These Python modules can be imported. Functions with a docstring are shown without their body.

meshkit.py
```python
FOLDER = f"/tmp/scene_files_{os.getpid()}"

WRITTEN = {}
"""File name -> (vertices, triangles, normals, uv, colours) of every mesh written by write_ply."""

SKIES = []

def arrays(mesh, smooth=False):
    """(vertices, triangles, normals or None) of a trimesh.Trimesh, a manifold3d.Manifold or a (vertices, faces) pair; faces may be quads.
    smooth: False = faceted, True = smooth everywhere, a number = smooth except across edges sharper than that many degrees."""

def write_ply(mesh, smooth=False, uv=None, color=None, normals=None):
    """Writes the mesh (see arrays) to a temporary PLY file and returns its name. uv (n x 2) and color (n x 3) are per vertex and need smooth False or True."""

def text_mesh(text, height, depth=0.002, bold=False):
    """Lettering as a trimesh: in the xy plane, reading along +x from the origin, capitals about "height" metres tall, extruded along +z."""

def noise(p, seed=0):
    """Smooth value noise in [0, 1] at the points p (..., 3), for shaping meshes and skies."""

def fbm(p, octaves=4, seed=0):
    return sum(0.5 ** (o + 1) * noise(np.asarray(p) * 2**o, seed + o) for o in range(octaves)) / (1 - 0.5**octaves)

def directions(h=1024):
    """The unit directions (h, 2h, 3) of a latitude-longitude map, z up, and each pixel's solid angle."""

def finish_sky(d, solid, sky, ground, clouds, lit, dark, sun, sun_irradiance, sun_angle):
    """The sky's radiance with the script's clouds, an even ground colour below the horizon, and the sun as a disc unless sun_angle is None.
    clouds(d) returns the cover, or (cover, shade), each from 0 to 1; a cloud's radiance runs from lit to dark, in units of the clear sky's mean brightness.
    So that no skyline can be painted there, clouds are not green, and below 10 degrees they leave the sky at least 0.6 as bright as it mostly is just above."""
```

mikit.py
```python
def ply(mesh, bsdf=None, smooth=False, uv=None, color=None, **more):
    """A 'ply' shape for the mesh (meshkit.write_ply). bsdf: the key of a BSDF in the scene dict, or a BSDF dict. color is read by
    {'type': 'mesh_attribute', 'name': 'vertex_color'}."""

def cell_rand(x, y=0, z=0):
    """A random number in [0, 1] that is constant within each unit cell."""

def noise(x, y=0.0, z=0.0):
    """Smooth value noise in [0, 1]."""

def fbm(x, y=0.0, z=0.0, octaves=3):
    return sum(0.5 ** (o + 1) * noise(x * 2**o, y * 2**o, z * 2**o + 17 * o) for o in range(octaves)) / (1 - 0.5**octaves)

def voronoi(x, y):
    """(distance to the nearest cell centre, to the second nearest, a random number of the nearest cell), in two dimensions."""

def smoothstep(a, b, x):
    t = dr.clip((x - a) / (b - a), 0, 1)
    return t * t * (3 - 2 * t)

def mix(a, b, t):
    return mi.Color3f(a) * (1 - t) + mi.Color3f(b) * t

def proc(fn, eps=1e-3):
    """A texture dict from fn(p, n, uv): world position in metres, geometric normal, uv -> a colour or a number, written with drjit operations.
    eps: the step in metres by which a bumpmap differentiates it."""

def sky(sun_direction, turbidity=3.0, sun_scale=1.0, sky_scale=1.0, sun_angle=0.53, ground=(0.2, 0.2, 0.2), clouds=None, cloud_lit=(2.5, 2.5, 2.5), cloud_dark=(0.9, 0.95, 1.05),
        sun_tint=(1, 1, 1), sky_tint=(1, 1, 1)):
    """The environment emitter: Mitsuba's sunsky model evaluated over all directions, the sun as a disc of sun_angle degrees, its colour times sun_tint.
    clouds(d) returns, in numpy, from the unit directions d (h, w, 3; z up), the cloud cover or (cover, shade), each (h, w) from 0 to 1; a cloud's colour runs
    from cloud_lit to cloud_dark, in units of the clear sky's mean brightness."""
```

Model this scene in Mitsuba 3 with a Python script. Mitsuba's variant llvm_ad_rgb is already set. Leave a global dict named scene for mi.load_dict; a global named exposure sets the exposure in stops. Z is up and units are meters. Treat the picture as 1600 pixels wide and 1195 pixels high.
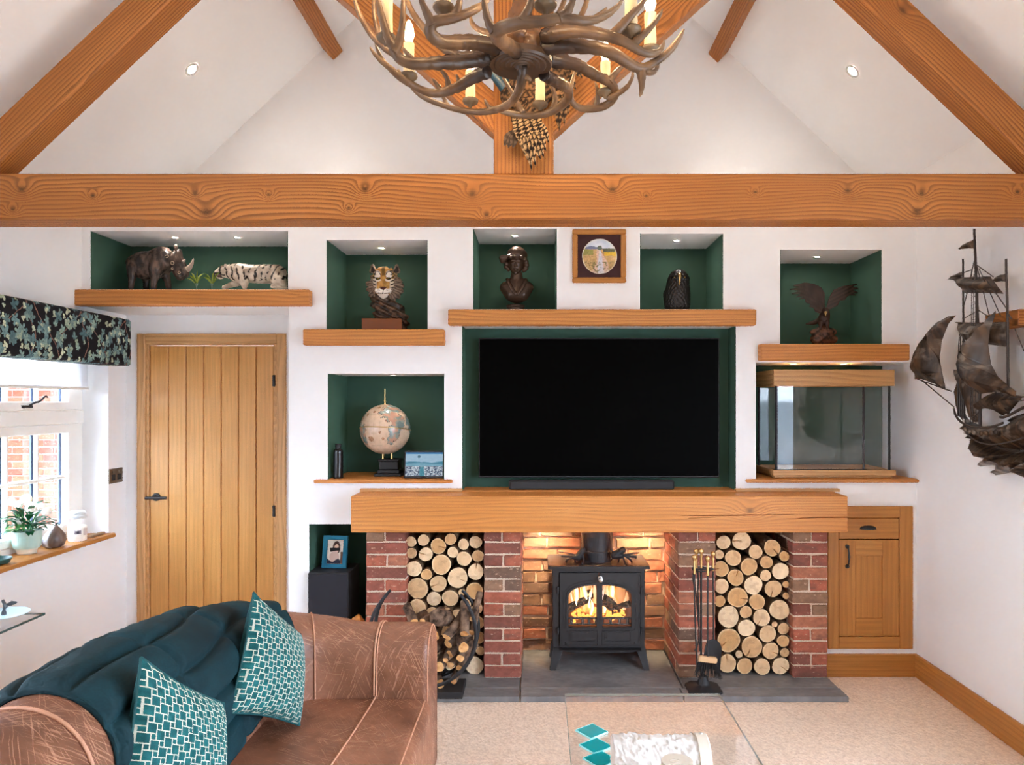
import math, random
import numpy as np, trimesh, manifold3d as m3
import drjit as dr, mitsuba as mi, mikit, meshkit
from shapely.geometry import Polygon, box as sbox
from shapely.ops import unary_union

T = mi.ScalarTransform4f
F = 1117.0                     # focal length in pixels of the 1600 wide frame
CX, CY, EYE = 843.0, 627.0, 1.613   # vanishing point of the room's depth lines, eye height
exposure = 4.0
scene, labels = {}, {}
scene['camera'] = {'type': 'perspective', 'fov': math.degrees(2 * math.atan(800 / F)), 'fov_axis': 'x', 'near_clip': 0.05, 'far_clip': 200.0,
                   'principal_point_offset_x': (800 - CX) / 1600, 'principal_point_offset_y': (597.5 - CY) / 1195,
                   'to_world': T().look_at(origin=[0, 0, EYE], target=[0, 1, EYE], up=[0, 0, 1])}


def overcast(d):
    q = d * np.array([3.0, 3.0, 5.0])
    return 0.88 + 0.12 * meshkit.fbm(q, 3, 5), 0.35 * meshkit.fbm(q * 1.7, 3, 9)


SKY = 10.0          # brightness of the daylight
scene['sky'] = mikit.sky([-0.5, -0.6, 0.62], turbidity=3.5, sun_scale=0.0, sky_scale=SKY, ground=(0.30, 0.31, 0.32), clouds=overcast,
                         cloud_lit=(1.04, 1.24, 1.54), cloud_dark=(0.75, 0.9, 1.12))
scene['sky']['sampling_weight'] = 26.0
LAMP = 0.8         # common scale of the lamps
SPOT_W = np.array([1.0, 0.93, 0.84])      # warm white LED
NICHE_W = np.array([1.0, 0.93, 0.82])
BULB_W = np.array([1.0, 0.68, 0.36])


# ---------------------------------------------------------------- helpers
def lin(*c):
    c = np.array(c if len(c) > 1 else c[0], float) / 255.0
    return tuple(np.where(c < 0.04045, c / 12.92, ((c + 0.055) / 1.055) ** 2.4).tolist())


def X(px, y): return (px - CX) * y / F
def Z(py, y): return EYE - (py - CY) * y / F
def at(px, py, y): return np.array([X(px, y), y, Z(py, y)])


def rgb(c): return {'type': 'rgb', 'value': list(map(float, c))}


def numbered(key):
    if key not in scene and key not in things: return key
    k = 1
    while f'{key}_{k:03d}' in scene or f'{key}_{k:03d}' in things: k += 1
    return f'{key}_{k:03d}'


things = set()


def thing(name, label, cat, group=None, kind=None):
    key = numbered(name); things.add(key)
    labels[key] = {'label': label}
    if cat: labels[key]['category'] = cat
    if group: labels[key]['group'] = group
    if kind: labels[key]['kind'] = kind
    return key


def add(name, mesh, bsdf, smooth=False, parent=None, uv=None, color=None, label=None, cat=None, group=None, kind=None, emit=None, weight=1.0):
    key = numbered(f'{parent}__{name}' if parent else name)
    if isinstance(mesh, dict): d = dict(mesh)
    else:
        if hasattr(mesh, 'uvs') and uv is None: uv = mesh.uvs
        if uv is not None and smooth not in (True, False): smooth = False
        d = mikit.ply(mesh, bsdf, smooth, uv=uv, color=color)
    if emit is not None: d['emitter'] = {'type': 'area', 'radiance': emit if isinstance(emit, dict) else rgb(emit), 'sampling_weight': float(weight)}
    scene[key] = d; things.add(key)
    p = {k: v for k, v in (('label', label), ('category', cat), ('group', group), ('kind', kind)) if v}
    if p: labels[key] = p
    return key


def cat(*ms):
    ms = [m for q in ms for m in (q if isinstance(q, (list, tuple)) else [q])]
    return trimesh.util.concatenate(ms)


def tm(man):
    m = man.to_mesh()
    return trimesh.Trimesh(np.array(m.vert_properties[:, :3], float), np.array(m.tri_verts, int), process=False)


def cbox(size, c=0.003, centre=(0, 0, 0)):
    """A box with chamfered edges."""
    h = np.array(size, float) / 2
    c = min(c, h.min() * 0.8)
    s = np.array([[a, b, d] for a in (-1, 1) for b in (-1, 1) for d in (-1, 1)], float)
    pts = np.vstack([s * (h - np.array(o) * c) for o in ((0, 1, 1), (1, 0, 1), (1, 1, 0))])
    m = trimesh.convex.convex_hull(pts)
    m.apply_translation(centre)
    return m


def bb(x0, x1, y0, y1, z0, z1, c=0.003):
    return cbox((abs(x1 - x0), abs(y1 - y0), abs(z1 - z0)), c, ((x0 + x1) / 2, (y0 + y1) / 2, (z0 + z1) / 2))


def grain(mesh, axis=0, off=(0.0, 0.0), mat=None):
    """Unmerged faces with uv = (along the grain, across it) in metres; mat moves the piece afterwards."""
    v = mesh.vertices[mesh.faces].reshape(-1, 3)
    f = np.arange(len(v)).reshape(-1, 3)
    n = np.abs(mesh.face_normals)
    others = [k for k in range(3) if k != axis]
    uv = np.zeros((len(v), 2))
    for i, nn in enumerate(n):
        k = int(np.argmax(nn))
        q = v[3 * i:3 * i + 3]
        if k == axis: a, b = others[0], others[1]
        elif k == others[0]: a, b = axis, others[1]
        else: a, b = axis, others[0]
        uv[3 * i:3 * i + 3, 0] = q[:, a] + off[0] + 3.7 * k
        uv[3 * i:3 * i + 3, 1] = q[:, b] + off[1] + (0.19 if k == others[1] else 0)
    m = trimesh.Trimesh(v, f, process=False)
    if mat is not None: m.apply_transform(mat)
    m.uvs = uv
    return m


def wood(x0, x1, y0, y1, z0, z1, axis=0, c=0.004, off=(0, 0), mat=None):
    return grain(bb(x0, x1, y0, y1, z0, z1, c), axis, off, mat)


def const_uv(mesh, u, v):
    mesh.uvs = np.tile([[u, v]], (len(mesh.vertices), 1)); return mesh


def extr(poly, y0, y1):
    """A shapely polygon in (x, z), extruded from y0 to y1."""
    ms = []
    for g in getattr(poly, 'geoms', [poly]):
        m = trimesh.creation.extrude_polygon(g, y1 - y0, engine='earcut')
        v = m.vertices.copy()
        m = trimesh.Trimesh(np.stack([v[:, 0], y0 + v[:, 2], v[:, 1]], 1), m.faces[:, ::-1], process=False)
        ms.append(m)
    return cat(ms)


def lathe(prof, n=32, centre=(0, 0, 0), axis='z'):
    """prof: (radius, height) pairs, bottom to top."""
    prof = np.array(prof, float)
    a = np.arange(n) * 2 * np.pi / n
    v = np.stack([prof[:, None, 0] * np.cos(a), prof[:, None, 0] * np.sin(a), np.repeat(prof[:, 1:2], n, 1)], -1).reshape(-1, 3)
    i, j = np.meshgrid(np.arange(len(prof) - 1), np.arange(n), indexing='ij')
    i, j = i.ravel(), j.ravel(); j2 = (j + 1) % n
    f = np.vstack([np.stack([i * n + j, i * n + j2, (i + 1) * n + j2], 1), np.stack([i * n + j, (i + 1) * n + j2, (i + 1) * n + j], 1)])
    k = len(prof) - 1
    v = np.vstack([v, [[0, 0, prof[0, 1]], [0, 0, prof[-1, 1]]]])
    jj = np.arange(n)
    f = np.vstack([f, np.stack([0 * jj + len(v) - 2, (jj + 1) % n, jj], 1), np.stack([0 * jj + len(v) - 1, k * n + jj, k * n + (jj + 1) % n], 1)])
    if axis == 'y': v = np.stack([v[:, 0], v[:, 2], -v[:, 1]], 1)
    if axis == 'x': v = np.stack([v[:, 2], v[:, 1], -v[:, 0]], 1)
    m = trimesh.Trimesh(v + np.array(centre), f, process=False)
    return m


def spline(pts, n=40):
    p = np.array(pts, float)
    if len(p) < 3: return p[0] + (p[-1] - p[0]) * np.linspace(0, 1, n)[:, None]
    from scipy.interpolate import CubicSpline
    t = np.r_[0, np.cumsum(np.linalg.norm(np.diff(p[:, :3], axis=0), axis=1) ** 0.6 + 1e-6)]
    return CubicSpline(t, p)(np.linspace(0, t[-1], n))


def tube(path, radii, sides=8, cap=True, flat=None):
    """A tube along the path; radii one number or one per point; flat: (rx scale) squashes the section along the first frame axis."""
    p = np.asarray(path, float)
    r = np.broadcast_to(radii, (len(p),)).astype(float)
    t = np.gradient(p, axis=0); t /= np.linalg.norm(t, axis=1, keepdims=True) + 1e-12
    a = np.cross(t[0], [0, 0, 1.0] if abs(t[0][2]) < 0.9 else [1.0, 0, 0]); a /= np.linalg.norm(a)
    A = [a]
    for k in range(1, len(p)):
        a = A[-1] - t[k] * np.dot(A[-1], t[k]); A.append(a / (np.linalg.norm(a) + 1e-12))
    A = np.array(A); B = np.cross(t, A)
    ang = np.arange(sides) * 2 * np.pi / sides
    fl = 1.0 if flat is None else flat
    v = p[:, None] + r[:, None, None] * (np.cos(ang)[None, :, None] * A[:, None] * fl + np.sin(ang)[None, :, None] * B[:, None])
    n = len(p)
    i, j = np.meshgrid(np.arange(n - 1), np.arange(sides), indexing='ij'); i, j = i.ravel(), j.ravel(); j2 = (j + 1) % sides
    f = np.vstack([np.stack([i * sides + j, i * sides + j2, (i + 1) * sides + j2], 1), np.stack([i * sides + j, (i + 1) * sides + j2, (i + 1) * sides + j], 1)])
    v = v.reshape(-1, 3)
    if cap:
        v = np.vstack([v, p[:1], p[-1:]]); jj = np.arange(sides)
        f = np.vstack([f, np.stack([0 * jj + len(v) - 2, (jj + 1) % sides, jj], 1), np.stack([0 * jj + len(v) - 1, (n - 1) * sides + jj, (n - 1) * sides + (jj + 1) % sides], 1)])
    m = trimesh.Trimesh(v, f, process=False)
    return m


def rod(a, b, r, sides=8): return tube([a, b], r, sides)


def blob(spheres, edge=0.012, rounds=6, links=None):
    """One smooth body: hulls of linked spheres (x, y, z, r), joined, refined and smoothed."""
    S = [np.array(s, float) for s in spheres]
    links = links or [(k, k + 1) for k in range(len(S) - 1)]
    def ball(s): return m3.Manifold.sphere(float(s[3]), 20).translate([float(q) for q in s[:3]])
    parts = [m3.Manifold.batch_hull([ball(S[q]) for q in l]) for l in links]
    body = m3.Manifold.batch_boolean(parts, m3.OpType.Add).refine_to_length(edge)
    m = tm(body); m.merge_vertices()
    if rounds: trimesh.smoothing.filter_taubin(m, 0.5, 0.5, rounds)
    return m


def ell(c, r, sub=3, rot=None):
    m = trimesh.creation.icosphere(sub, 1.0)
    m.vertices = m.vertices * np.array(r)
    if rot is not None: m.apply_transform(trimesh.transformations.euler_matrix(*rot))
    m.apply_translation(c); return m


def quad(a, b, c, d):
    return trimesh.Trimesh(np.array([a, b, c, d], float), np.array([[0, 1, 2], [0, 2, 3]]), process=False)


def qx(x, y0, y1, z0, z1): return quad((x, y0, z0), (x, y1, z0), (x, y1, z1), (x, y0, z1))
def qy(y, x0, x1, z0, z1): return quad((x0, y, z0), (x1, y, z0), (x1, y, z1), (x0, y, z1))
def qz(z, x0, x1, y0, y1): return quad((x0, y0, z), (x1, y0, z), (x1, y1, z), (x0, y1, z))


def move(m, t=(0, 0, 0), rz=0.0, s=1.0, rx=0.0, ry=0.0):
    m = m.copy()
    M = trimesh.transformations.euler_matrix(rx, ry, rz); M[:3, :3] *= s; M[:3, 3] = t
    m.apply_transform(M); return m


# ---------------------------------------------------------------- materials
def two(d): return {'type': 'twosided', 'b': d}


def prin(color, rough=0.5, **k):
    c = color if isinstance(color, dict) else rgb(color)
    return two({'type': 'principled', 'base_color': c, 'roughness': rough, **k})


def c3(c): return mi.Color3f(*[float(q) for q in c])


VC = {'type': 'mesh_attribute', 'name': 'vertex_color'}
M = scene
WHITE = lin(235, 235, 235)
M['m_plaster'] = two({'type': 'diffuse', 'reflectance': rgb(WHITE)})
M['m_green'] = prin(lin(58, 88, 74), 0.75, specular=0.3)
M['m_satin_white'] = prin(lin(236, 233, 226), 0.35)
M['m_black_metal'] = prin(lin(34, 34, 36), 0.45, specular=0.5)
M['m_cast_iron'] = prin(lin(27, 26, 28), 0.5, specular=0.5)
M['m_matt_black'] = prin(lin(24, 24, 26), 0.6)
M['m_vc_matt'] = prin(VC, 0.85, specular=0.2)
M['m_vc_satin'] = prin(VC, 0.35)
M['m_vc_gloss'] = prin(VC, 0.15)
M['m_brass'] = two({'type': 'principled', 'base_color': rgb((0.72, 0.50, 0.22)), 'metallic': 1.0, 'roughness': 0.3})
M['m_steel'] = two({'type': 'principled', 'base_color': rgb((0.62, 0.60, 0.57)), 'metallic': 1.0, 'roughness': 0.3})
M['m_lamp'] = {'type': 'diffuse', 'reflectance': rgb((0.8, 0.8, 0.8))}
M['m_pane'] = {'type': 'thindielectric', 'int_ior': 1.5}
M['m_glass'] = {'type': 'dielectric', 'int_ior': 1.5}


def wood_fn(base, dark, light, freq=26.0, warp=0.9, knots=0.8, line=0.65, cell=(0.95, 0.21), seed=0.0, spots=None):
    B, D, L = c3(base), c3(dark), c3(light)

    def fn(p, n, uv):
        u, v = uv.x + seed, uv.y + seed * 0.37
        a = mikit.fbm(u * 0.9, v * 5.0, seed, 3)
        if spots:                                   # knots at given places (along, across, radius)
            near, core, d = mi.Float(0), mi.Float(0), mi.Float(0)
            for ku, kv, kr in spots:
                q = dr.square((uv.x - ku) / 1.25) + dr.square(uv.y - kv)
                core = dr.maximum(core, dr.exp(-q / (kr * kr)) * (0.75 + 0.5 * mikit.noise(uv.x * 300.0, uv.y * 300.0, 1.0)))
                near = dr.maximum(near, dr.exp(-q / (kr * kr * 9.0)))
        elif knots > 0:
            d, _, w = mikit.voronoi(u / cell[0], v / cell[1])
            on = dr.select(w < knots, 1.0, 0.0)
            near = dr.exp(-dr.square(d / 0.22)) * on
            core = dr.exp(-dr.square(d / 0.055)) * on
        else:
            near, core = mi.Float(0), mi.Float(0)
        g = v * freq + (a - 0.5) * warp * 4.0 + near * 3.2
        fr = g - dr.floor(g)
        late = mikit.smoothstep(0.25, 0.86, fr) * (1 - mikit.smoothstep(0.88, 1.0, fr))
        fine = mikit.noise(u * 9.0, v * 700.0, 3.0)
        pat = mikit.fbm(u * 2.2, v * 14.0, 8.0 + seed, 2)
        col = mikit.mix(B, L, dr.clip((pat - 0.35) * 1.6, 0, 1))
        col = mikit.mix(col, D, late * line * (0.55 + 0.6 * pat))
        col = col * (0.88 + 0.24 * fine)
        return mikit.mix(col, D * 0.45, core * 0.85)
    return mikit.proc(fn)


M['m_beam'] = prin(wood_fn(lin(158, 98, 46), lin(104, 58, 25), lin(176, 114, 58), 62, 1.5, 0.36, 0.75, (0.40, 0.25)), 0.5, specular=0.35)
TIE_KNOTS = [(34, 296, .014), (20, 327, .008), (145, 306, .008), (323, 331, .022), (305, 302, .010), (420, 304, .007), (570, 296, .012), (545, 325, .007), (738, 303, .013), (760, 336, .009), (957, 296, .014), (1010, 306, .006), (1180, 300, .006), (1325, 298, .012), (1440, 302, .012), (1433, 331, .018), (1590, 300, .009)]
Y_TIE = 3.05
M['m_tie_beam'] = prin(wood_fn(lin(158, 98, 46), lin(104, 58, 25), lin(176, 114, 58), 62, 1.5, 0, 0.75, spots=[(X(a, Y_TIE) + 4.32, Z(b, Y_TIE) + 0.02, r) for a, b, r in TIE_KNOTS]), 0.5, specular=0.35)
M['m_shelf'] = prin(wood_fn(lin(190, 124, 62), lin(146, 84, 36), lin(204, 142, 80), 46, 1.7, 0.3, 0.5, (0.40, 0.25), seed=4.3), 0.45, specular=0.35)
M['m_oak'] = prin(wood_fn(lin(196, 142, 78), lin(172, 118, 58), lin(208, 156, 92), 34, 0.5, 0.0, 0.28, seed=9.1), 0.36, specular=0.45)
M['m_oak_frame'] = prin(wood_fn(lin(190, 144, 92), lin(150, 104, 58), lin(206, 162, 112), 32, 1.2, 0.0, 0.5, seed=2.7), 0.45, specular=0.4)
M['m_cabinet'] = prin(wood_fn(lin(172, 114, 54), lin(140, 86, 34), lin(184, 128, 66), 32, 0.7, 0.0, 0.35, seed=6.6), 0.4, specular=0.4)


def brick_fn(p, n, uv):
    t, s = uv.x, uv.y
    cols = [lin(142, 84, 70), lin(158, 92, 72), lin(126, 78, 66), lin(138, 106, 84), lin(164, 106, 82), lin(110, 86, 72)]
    c = c3(cols[0])
    for k in range(1, 6): c = dr.select(t > k - 0.5, c3(cols[k]), c)
    q = p * 38.0
    a = mikit.fbm(q.x + s * 31.0, q.y, q.z, 4)
    b = mikit.fbm(p.x * 9.0 + s * 17.0, p.y * 9.0, p.z * 22.0, 3)
    col = mikit.mix(c * 0.75, c * 1.2, dr.clip(a * 1.6 - 0.3, 0, 1))
    col = mikit.mix(col, c3(lin(104, 76, 66)), mikit.smoothstep(0.56, 0.76, b) * 0.55)
    return mikit.mix(col, c3(lin(206, 172, 150)), mikit.smoothstep(0.66, 0.8, mikit.fbm(q.x * 1.9, q.y * 1.9, q.z * 1.9 + s * 9.0, 3)) * 0.5)


M['m_brick'] = prin(mikit.proc(brick_fn), 0.9, specular=0.15)


def mortar_fn(p, n, uv):
    a = mikit.fbm(p.x * 120.0, p.y * 120.0, p.z * 120.0, 3)
    return mikit.mix(c3(lin(176, 152, 132)), c3(lin(212, 192, 172)), a)


M['m_mortar'] = prin(mikit.proc(mortar_fn), 0.95, specular=0.1)


def slate_fn(p, n, uv):
    a = mikit.fbm(p.x * 5.0 + uv.x * 7.0, p.y * 9.0, p.z * 5.0, 4)
    b = mikit.fbm(p.x * 34.0 + uv.x * 3.0, p.y * 60.0, 1.0, 3)
    col = mikit.mix(c3(lin(98, 97, 97)), c3(lin(130, 128, 126)), dr.clip(a * 1.7 - 0.35, 0, 1))
    return col * (0.82 + 0.36 * b)


M['m_slate'] = prin(mikit.proc(slate_fn), 0.5, specular=0.35)


def carpet_fn(p, n, uv):
    q = p * 1.0
    r = mikit.noise((q.x + q.y) * 95.0, (q.x - q.y) * 60.0, 0.0)
    s = mikit.noise(q.x * 210.0, q.y * 210.0, 4.0)
    m = mikit.fbm(q.x * 2.2, q.y * 2.2, 2.0, 2)
    c = mikit.mix(c3(lin(180, 153, 129)), c3(lin(230, 208, 186)), dr.clip(0.22 + 0.5 * r + 0.34 * s, 0, 1))
    return c * (0.94 + 0.12 * m)


def carpet_h(p, n, uv):
    return mikit.noise((p.x + p.y) * 95.0, (p.x - p.y) * 60.0, 0.0) * 0.6 + mikit.noise(p.x * 210.0, p.y * 210.0, 4.0) * 0.4


M['m_carpet'] = {'type': 'bumpmap', 'arbitrary': mikit.proc(carpet_h, 2e-3), 'scale': 0.004, 'b': prin(mikit.proc(carpet_fn), 0.95, specular=0.1, sheen=0.3)}


# ---------------------------------------------------------------- the room
YM, YD, YN = 4.20, 4.654, 4.62       # false wall with the niches, wall behind it, back of the niches
XL, XR, YB = -2.69, 2.215, -3.2
RX, RZ, RM = -0.10, 5.15, 0.95       # ridge and pitch
def roof(x): return RZ - RM * abs(x - RX)
def sec(poly_pts): return Polygon(poly_pts)

add('floor', bb(XL - 0.3, XR + 0.3, YB - 0.2, YD + 0.2, -0.12, 0.0, 0), 'm_carpet', kind='structure', label='beige woven loop-pile carpet')

# niches: name, px rectangle on the false wall (x0, y0, x1, y1), its back
NICHES = [('rhino', 141, 361, 450, 452, YN), ('tiger', 510, 375, 668, 516, YN), ('boy', 739, 357, 870, 483, YN), ('head', 1000, 365, 1130, 483, YN),
          ('flyer', 1219, 390, 1378, 540, YN), ('globe', 512, 584, 694, 753, YN), ('tv', 722, 509, 1150, 766, 4.36)]
R = {k: (X(a, YM), X(c, YM), Z(d, YM), Z(b, YM), yb) for k, a, b, c, d, yb in NICHES}
R['tank'] = (X(1181, YM), XR, Z(752, YM), Z(566, YM), YN)
ZS = 2.173                                                      # soffit above the door recess
XD = X(451, YM)                                                 # left edge of the false wall below it
LEDGE = 2.80
FX0, FX1, FZ = X(483, YM), 1.66, 0.892                          # fireplace opening
outer = Polygon([(XD, 0), (XR, 0), (XR, LEDGE), (XL, LEDGE), (XL, ZS), (XD, ZS)])
holes = [sbox(a, z0, b, z1) for k, (a, b, z0, z1, _) in R.items()] + [sbox(FX0, -0.01, FX1, FZ)]
CAB = (X(1309, YM), X(1418, YM), Z(1006, YM), Z(800, YM))
holes.append(sbox(-0.13, 0, 0.82, 1.062))                         # throat of the chimney behind the mantel
holes.append(sbox(CAB[0], CAB[2], CAB[1], CAB[3]))
front = outer.difference(unary_union(holes))
wb = add('wall_back', extr(front, YM, YD), 'm_plaster', kind='structure', label='white plastered false wall with green lined niches around the fireplace')
for k, (a, b, z0, z1, yb) in R.items():
    t = 0.003
    ms = [bb(a, b, yb, YD - 0.002, z0, z1, 0), bb(a, a + t, YM + 0.004, yb, z0, z1, 0)]
    if k != 'tank': ms.append(bb(b - t, b, YM + 0.004, yb, z0, z1, 0))
    add('niche_lining', cat(ms), 'm_green', parent=wb, label='dark green painted niche lining')
add('niche_lining', cat(bb(FX0, X(590, YM), YN, YD - 0.002, 0, FZ, 0), bb(FX0, FX0 + 0.003, YM + 0.004, YN, 0, FZ, 0)), 'm_green', parent=wb)
# gable wall behind and above
gable = Polygon([(XL, 0), (XR, 0), (XR, roof(XR)), (RX, RZ), (XL, roof(XL))])
DX0, DX1, DZ = X(222, YD), X(436, YD), Z(531, YD)
gable = gable.difference(sbox(DX0, -0.01, DX1, DZ))
add('wall_gable', extr(gable, YD, YD + 0.12), 'm_plaster', kind='structure', label='white gable wall above the ledge and around the oak door')
add('wall_hall', bb(DX0 - 0.3, DX1 + 0.3, YD + 0.5, YD + 0.52, 0, 2.3, 0), 'm_plaster', kind='structure')
# sloping ceilings
for s, xe in ((-1, XL), (1, XR)):
    L = math.hypot(xe - RX, roof(xe) - RZ)
    p = Polygon([(RX, RZ), (xe + s * 0.3, roof(xe) - 0.3 * RM), (xe + s * 0.3, roof(xe) - 0.3 * RM + 0.14), (RX, RZ + 0.14)])
    add('ceiling', extr(p, YB - 0.2, YD + 0.2), 'm_plaster', kind='structure', label='white sloping ceiling, ' + ('left' if s < 0 else 'right') + ' of the ridge')
# left wall with its window
WY0, WY1, WZ0, WZ1 = 2.75, 4.46, 0.775, 2.06
SIDE = 0.32
side = Polygon([(YB, 0), (YD, 0), (YD, roof(XL)), (YB, roof(XL))])
W2 = (0.2, WZ0, 2.0, WZ1)                                    # unseen second window, added so daylight reaches the right wall
def side_wall(poly, x0, x1):
    m = trimesh.creation.extrude_polygon(poly, x1 - x0, engine='earcut')
    v = m.vertices
    return trimesh.Trimesh(np.stack([x0 + v[:, 2], v[:, 0], v[:, 1]], 1), m.faces, process=False)
add('wall_left', side_wall(side.difference(sbox(WY0, WZ0, WY1, WZ1)).difference(sbox(*W2)), XL - SIDE, XL), 'm_plaster', kind='structure', label='white left wall around the window')
RD = (-0.5, 2.25, 0.02, 2.2)                                    # unseen glazed doors, added and sized for daylight on the left wall
w2 = add('added_window_2', cat(*[bb(XL - 0.22, XL - 0.15, y - 0.035, y + 0.035, WZ0, WZ1, 0.004) for y in (0.235, 1.1, 1.965)], *[bb(XL - 0.22, XL - 0.15, W2[0], W2[2], z - 0.035, z + 0.035, 0.004) for z in (WZ0 + 0.035, 1.5, WZ1 - 0.035)]), 'm_satin_white', kind='structure', label='unseen casement window added in the left wall to light the right wall')
add('pane', qx(XL - 0.185, W2[0], W2[2], WZ0, WZ1), 'm_pane', parent=w2)
add('wall_right', side_wall(Polygon([(YB, 0), (YD, 0), (YD, roof(XR)), (YB, roof(XR))]).difference(sbox(RD[0], RD[2], RD[1], RD[3])), XR, XR + 0.2), 'm_plaster', kind='structure', label='white right wall behind the metal ship')
dw = add('door_2', cat(*[bb(XR + 0.06, XR + 0.12, y - 0.04, y + 0.04, RD[2], RD[3], 0.004) for y in (-0.46, 0.42, 1.32, 2.21)], *[bb(XR + 0.06, XR + 0.12, RD[0], RD[1], z, z + 0.08, 0.004) for z in (RD[2], RD[3] - 0.08)]), 'm_satin_white', kind='structure', label='unseen glazed doors added in the right wall to light the left wall')
add('pane', qx(XR + 0.09, RD[0], RD[1], RD[2], RD[3]), 'm_pane', parent=dw)
# rear wall, outside the frame: a glazed gable end with wide doors
rear = Polygon([(XL, 0), (XR, 0), (XR, roof(XR)), (RX, RZ), (XL, roof(XL))])
add('wall_rear', extr(rear, YB - 0.15, YB), 'm_plaster', kind='structure', label='white rear wall')
# trims
SK = 0.134
def trim(name, m, lab): add(name, m, 'm_cabinet', kind='structure', label=lab)
trim('baseboard_back', wood(X(1291, 4.18), XR, YM - 0.02, YM, 0, SK, 0, off=(1.3, 0.07)), 'honey oak skirting board below the cabinet')
trim('baseboard_right', wood(XR - 0.02, XR, YB, YM - 0.018, 0, SK, 1, off=(0.3, 0.4)), 'honey oak skirting board along the right wall')
trim('baseboard_left', wood(XL, XL + 0.02, YB, YD, 0, SK, 1, off=(0.9, 0.2)), 'honey oak skirting board along the left wall')


# ---------------------------------------------------------------- roof truss, purlins
YT, TD = 3.05, 0.138
t = thing('roof_truss', 'exposed pine roof truss of tie beam, king post, rafters and braces across the room', 'roof truss', kind='structure')
ZB0, ZB1 = Z(343, YT), Z(271, YT)
add('tie_beam', wood(XL - 0.2, XR + 0.2, YT, YT + TD, ZB0, ZB1, 0, 0.006, off=(0.62, 0.02)), 'm_tie_beam', parent=t)
KX0, KX1 = X(771, YT), X(865, YT)
add('king_post', wood(KX0, KX1, YT + 0.012, YT + TD - 0.01, ZB1 - 0.002, RZ - 0.15, 2, 0.006, off=(0.3, 0.5)), 'm_beam', parent=t)


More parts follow.
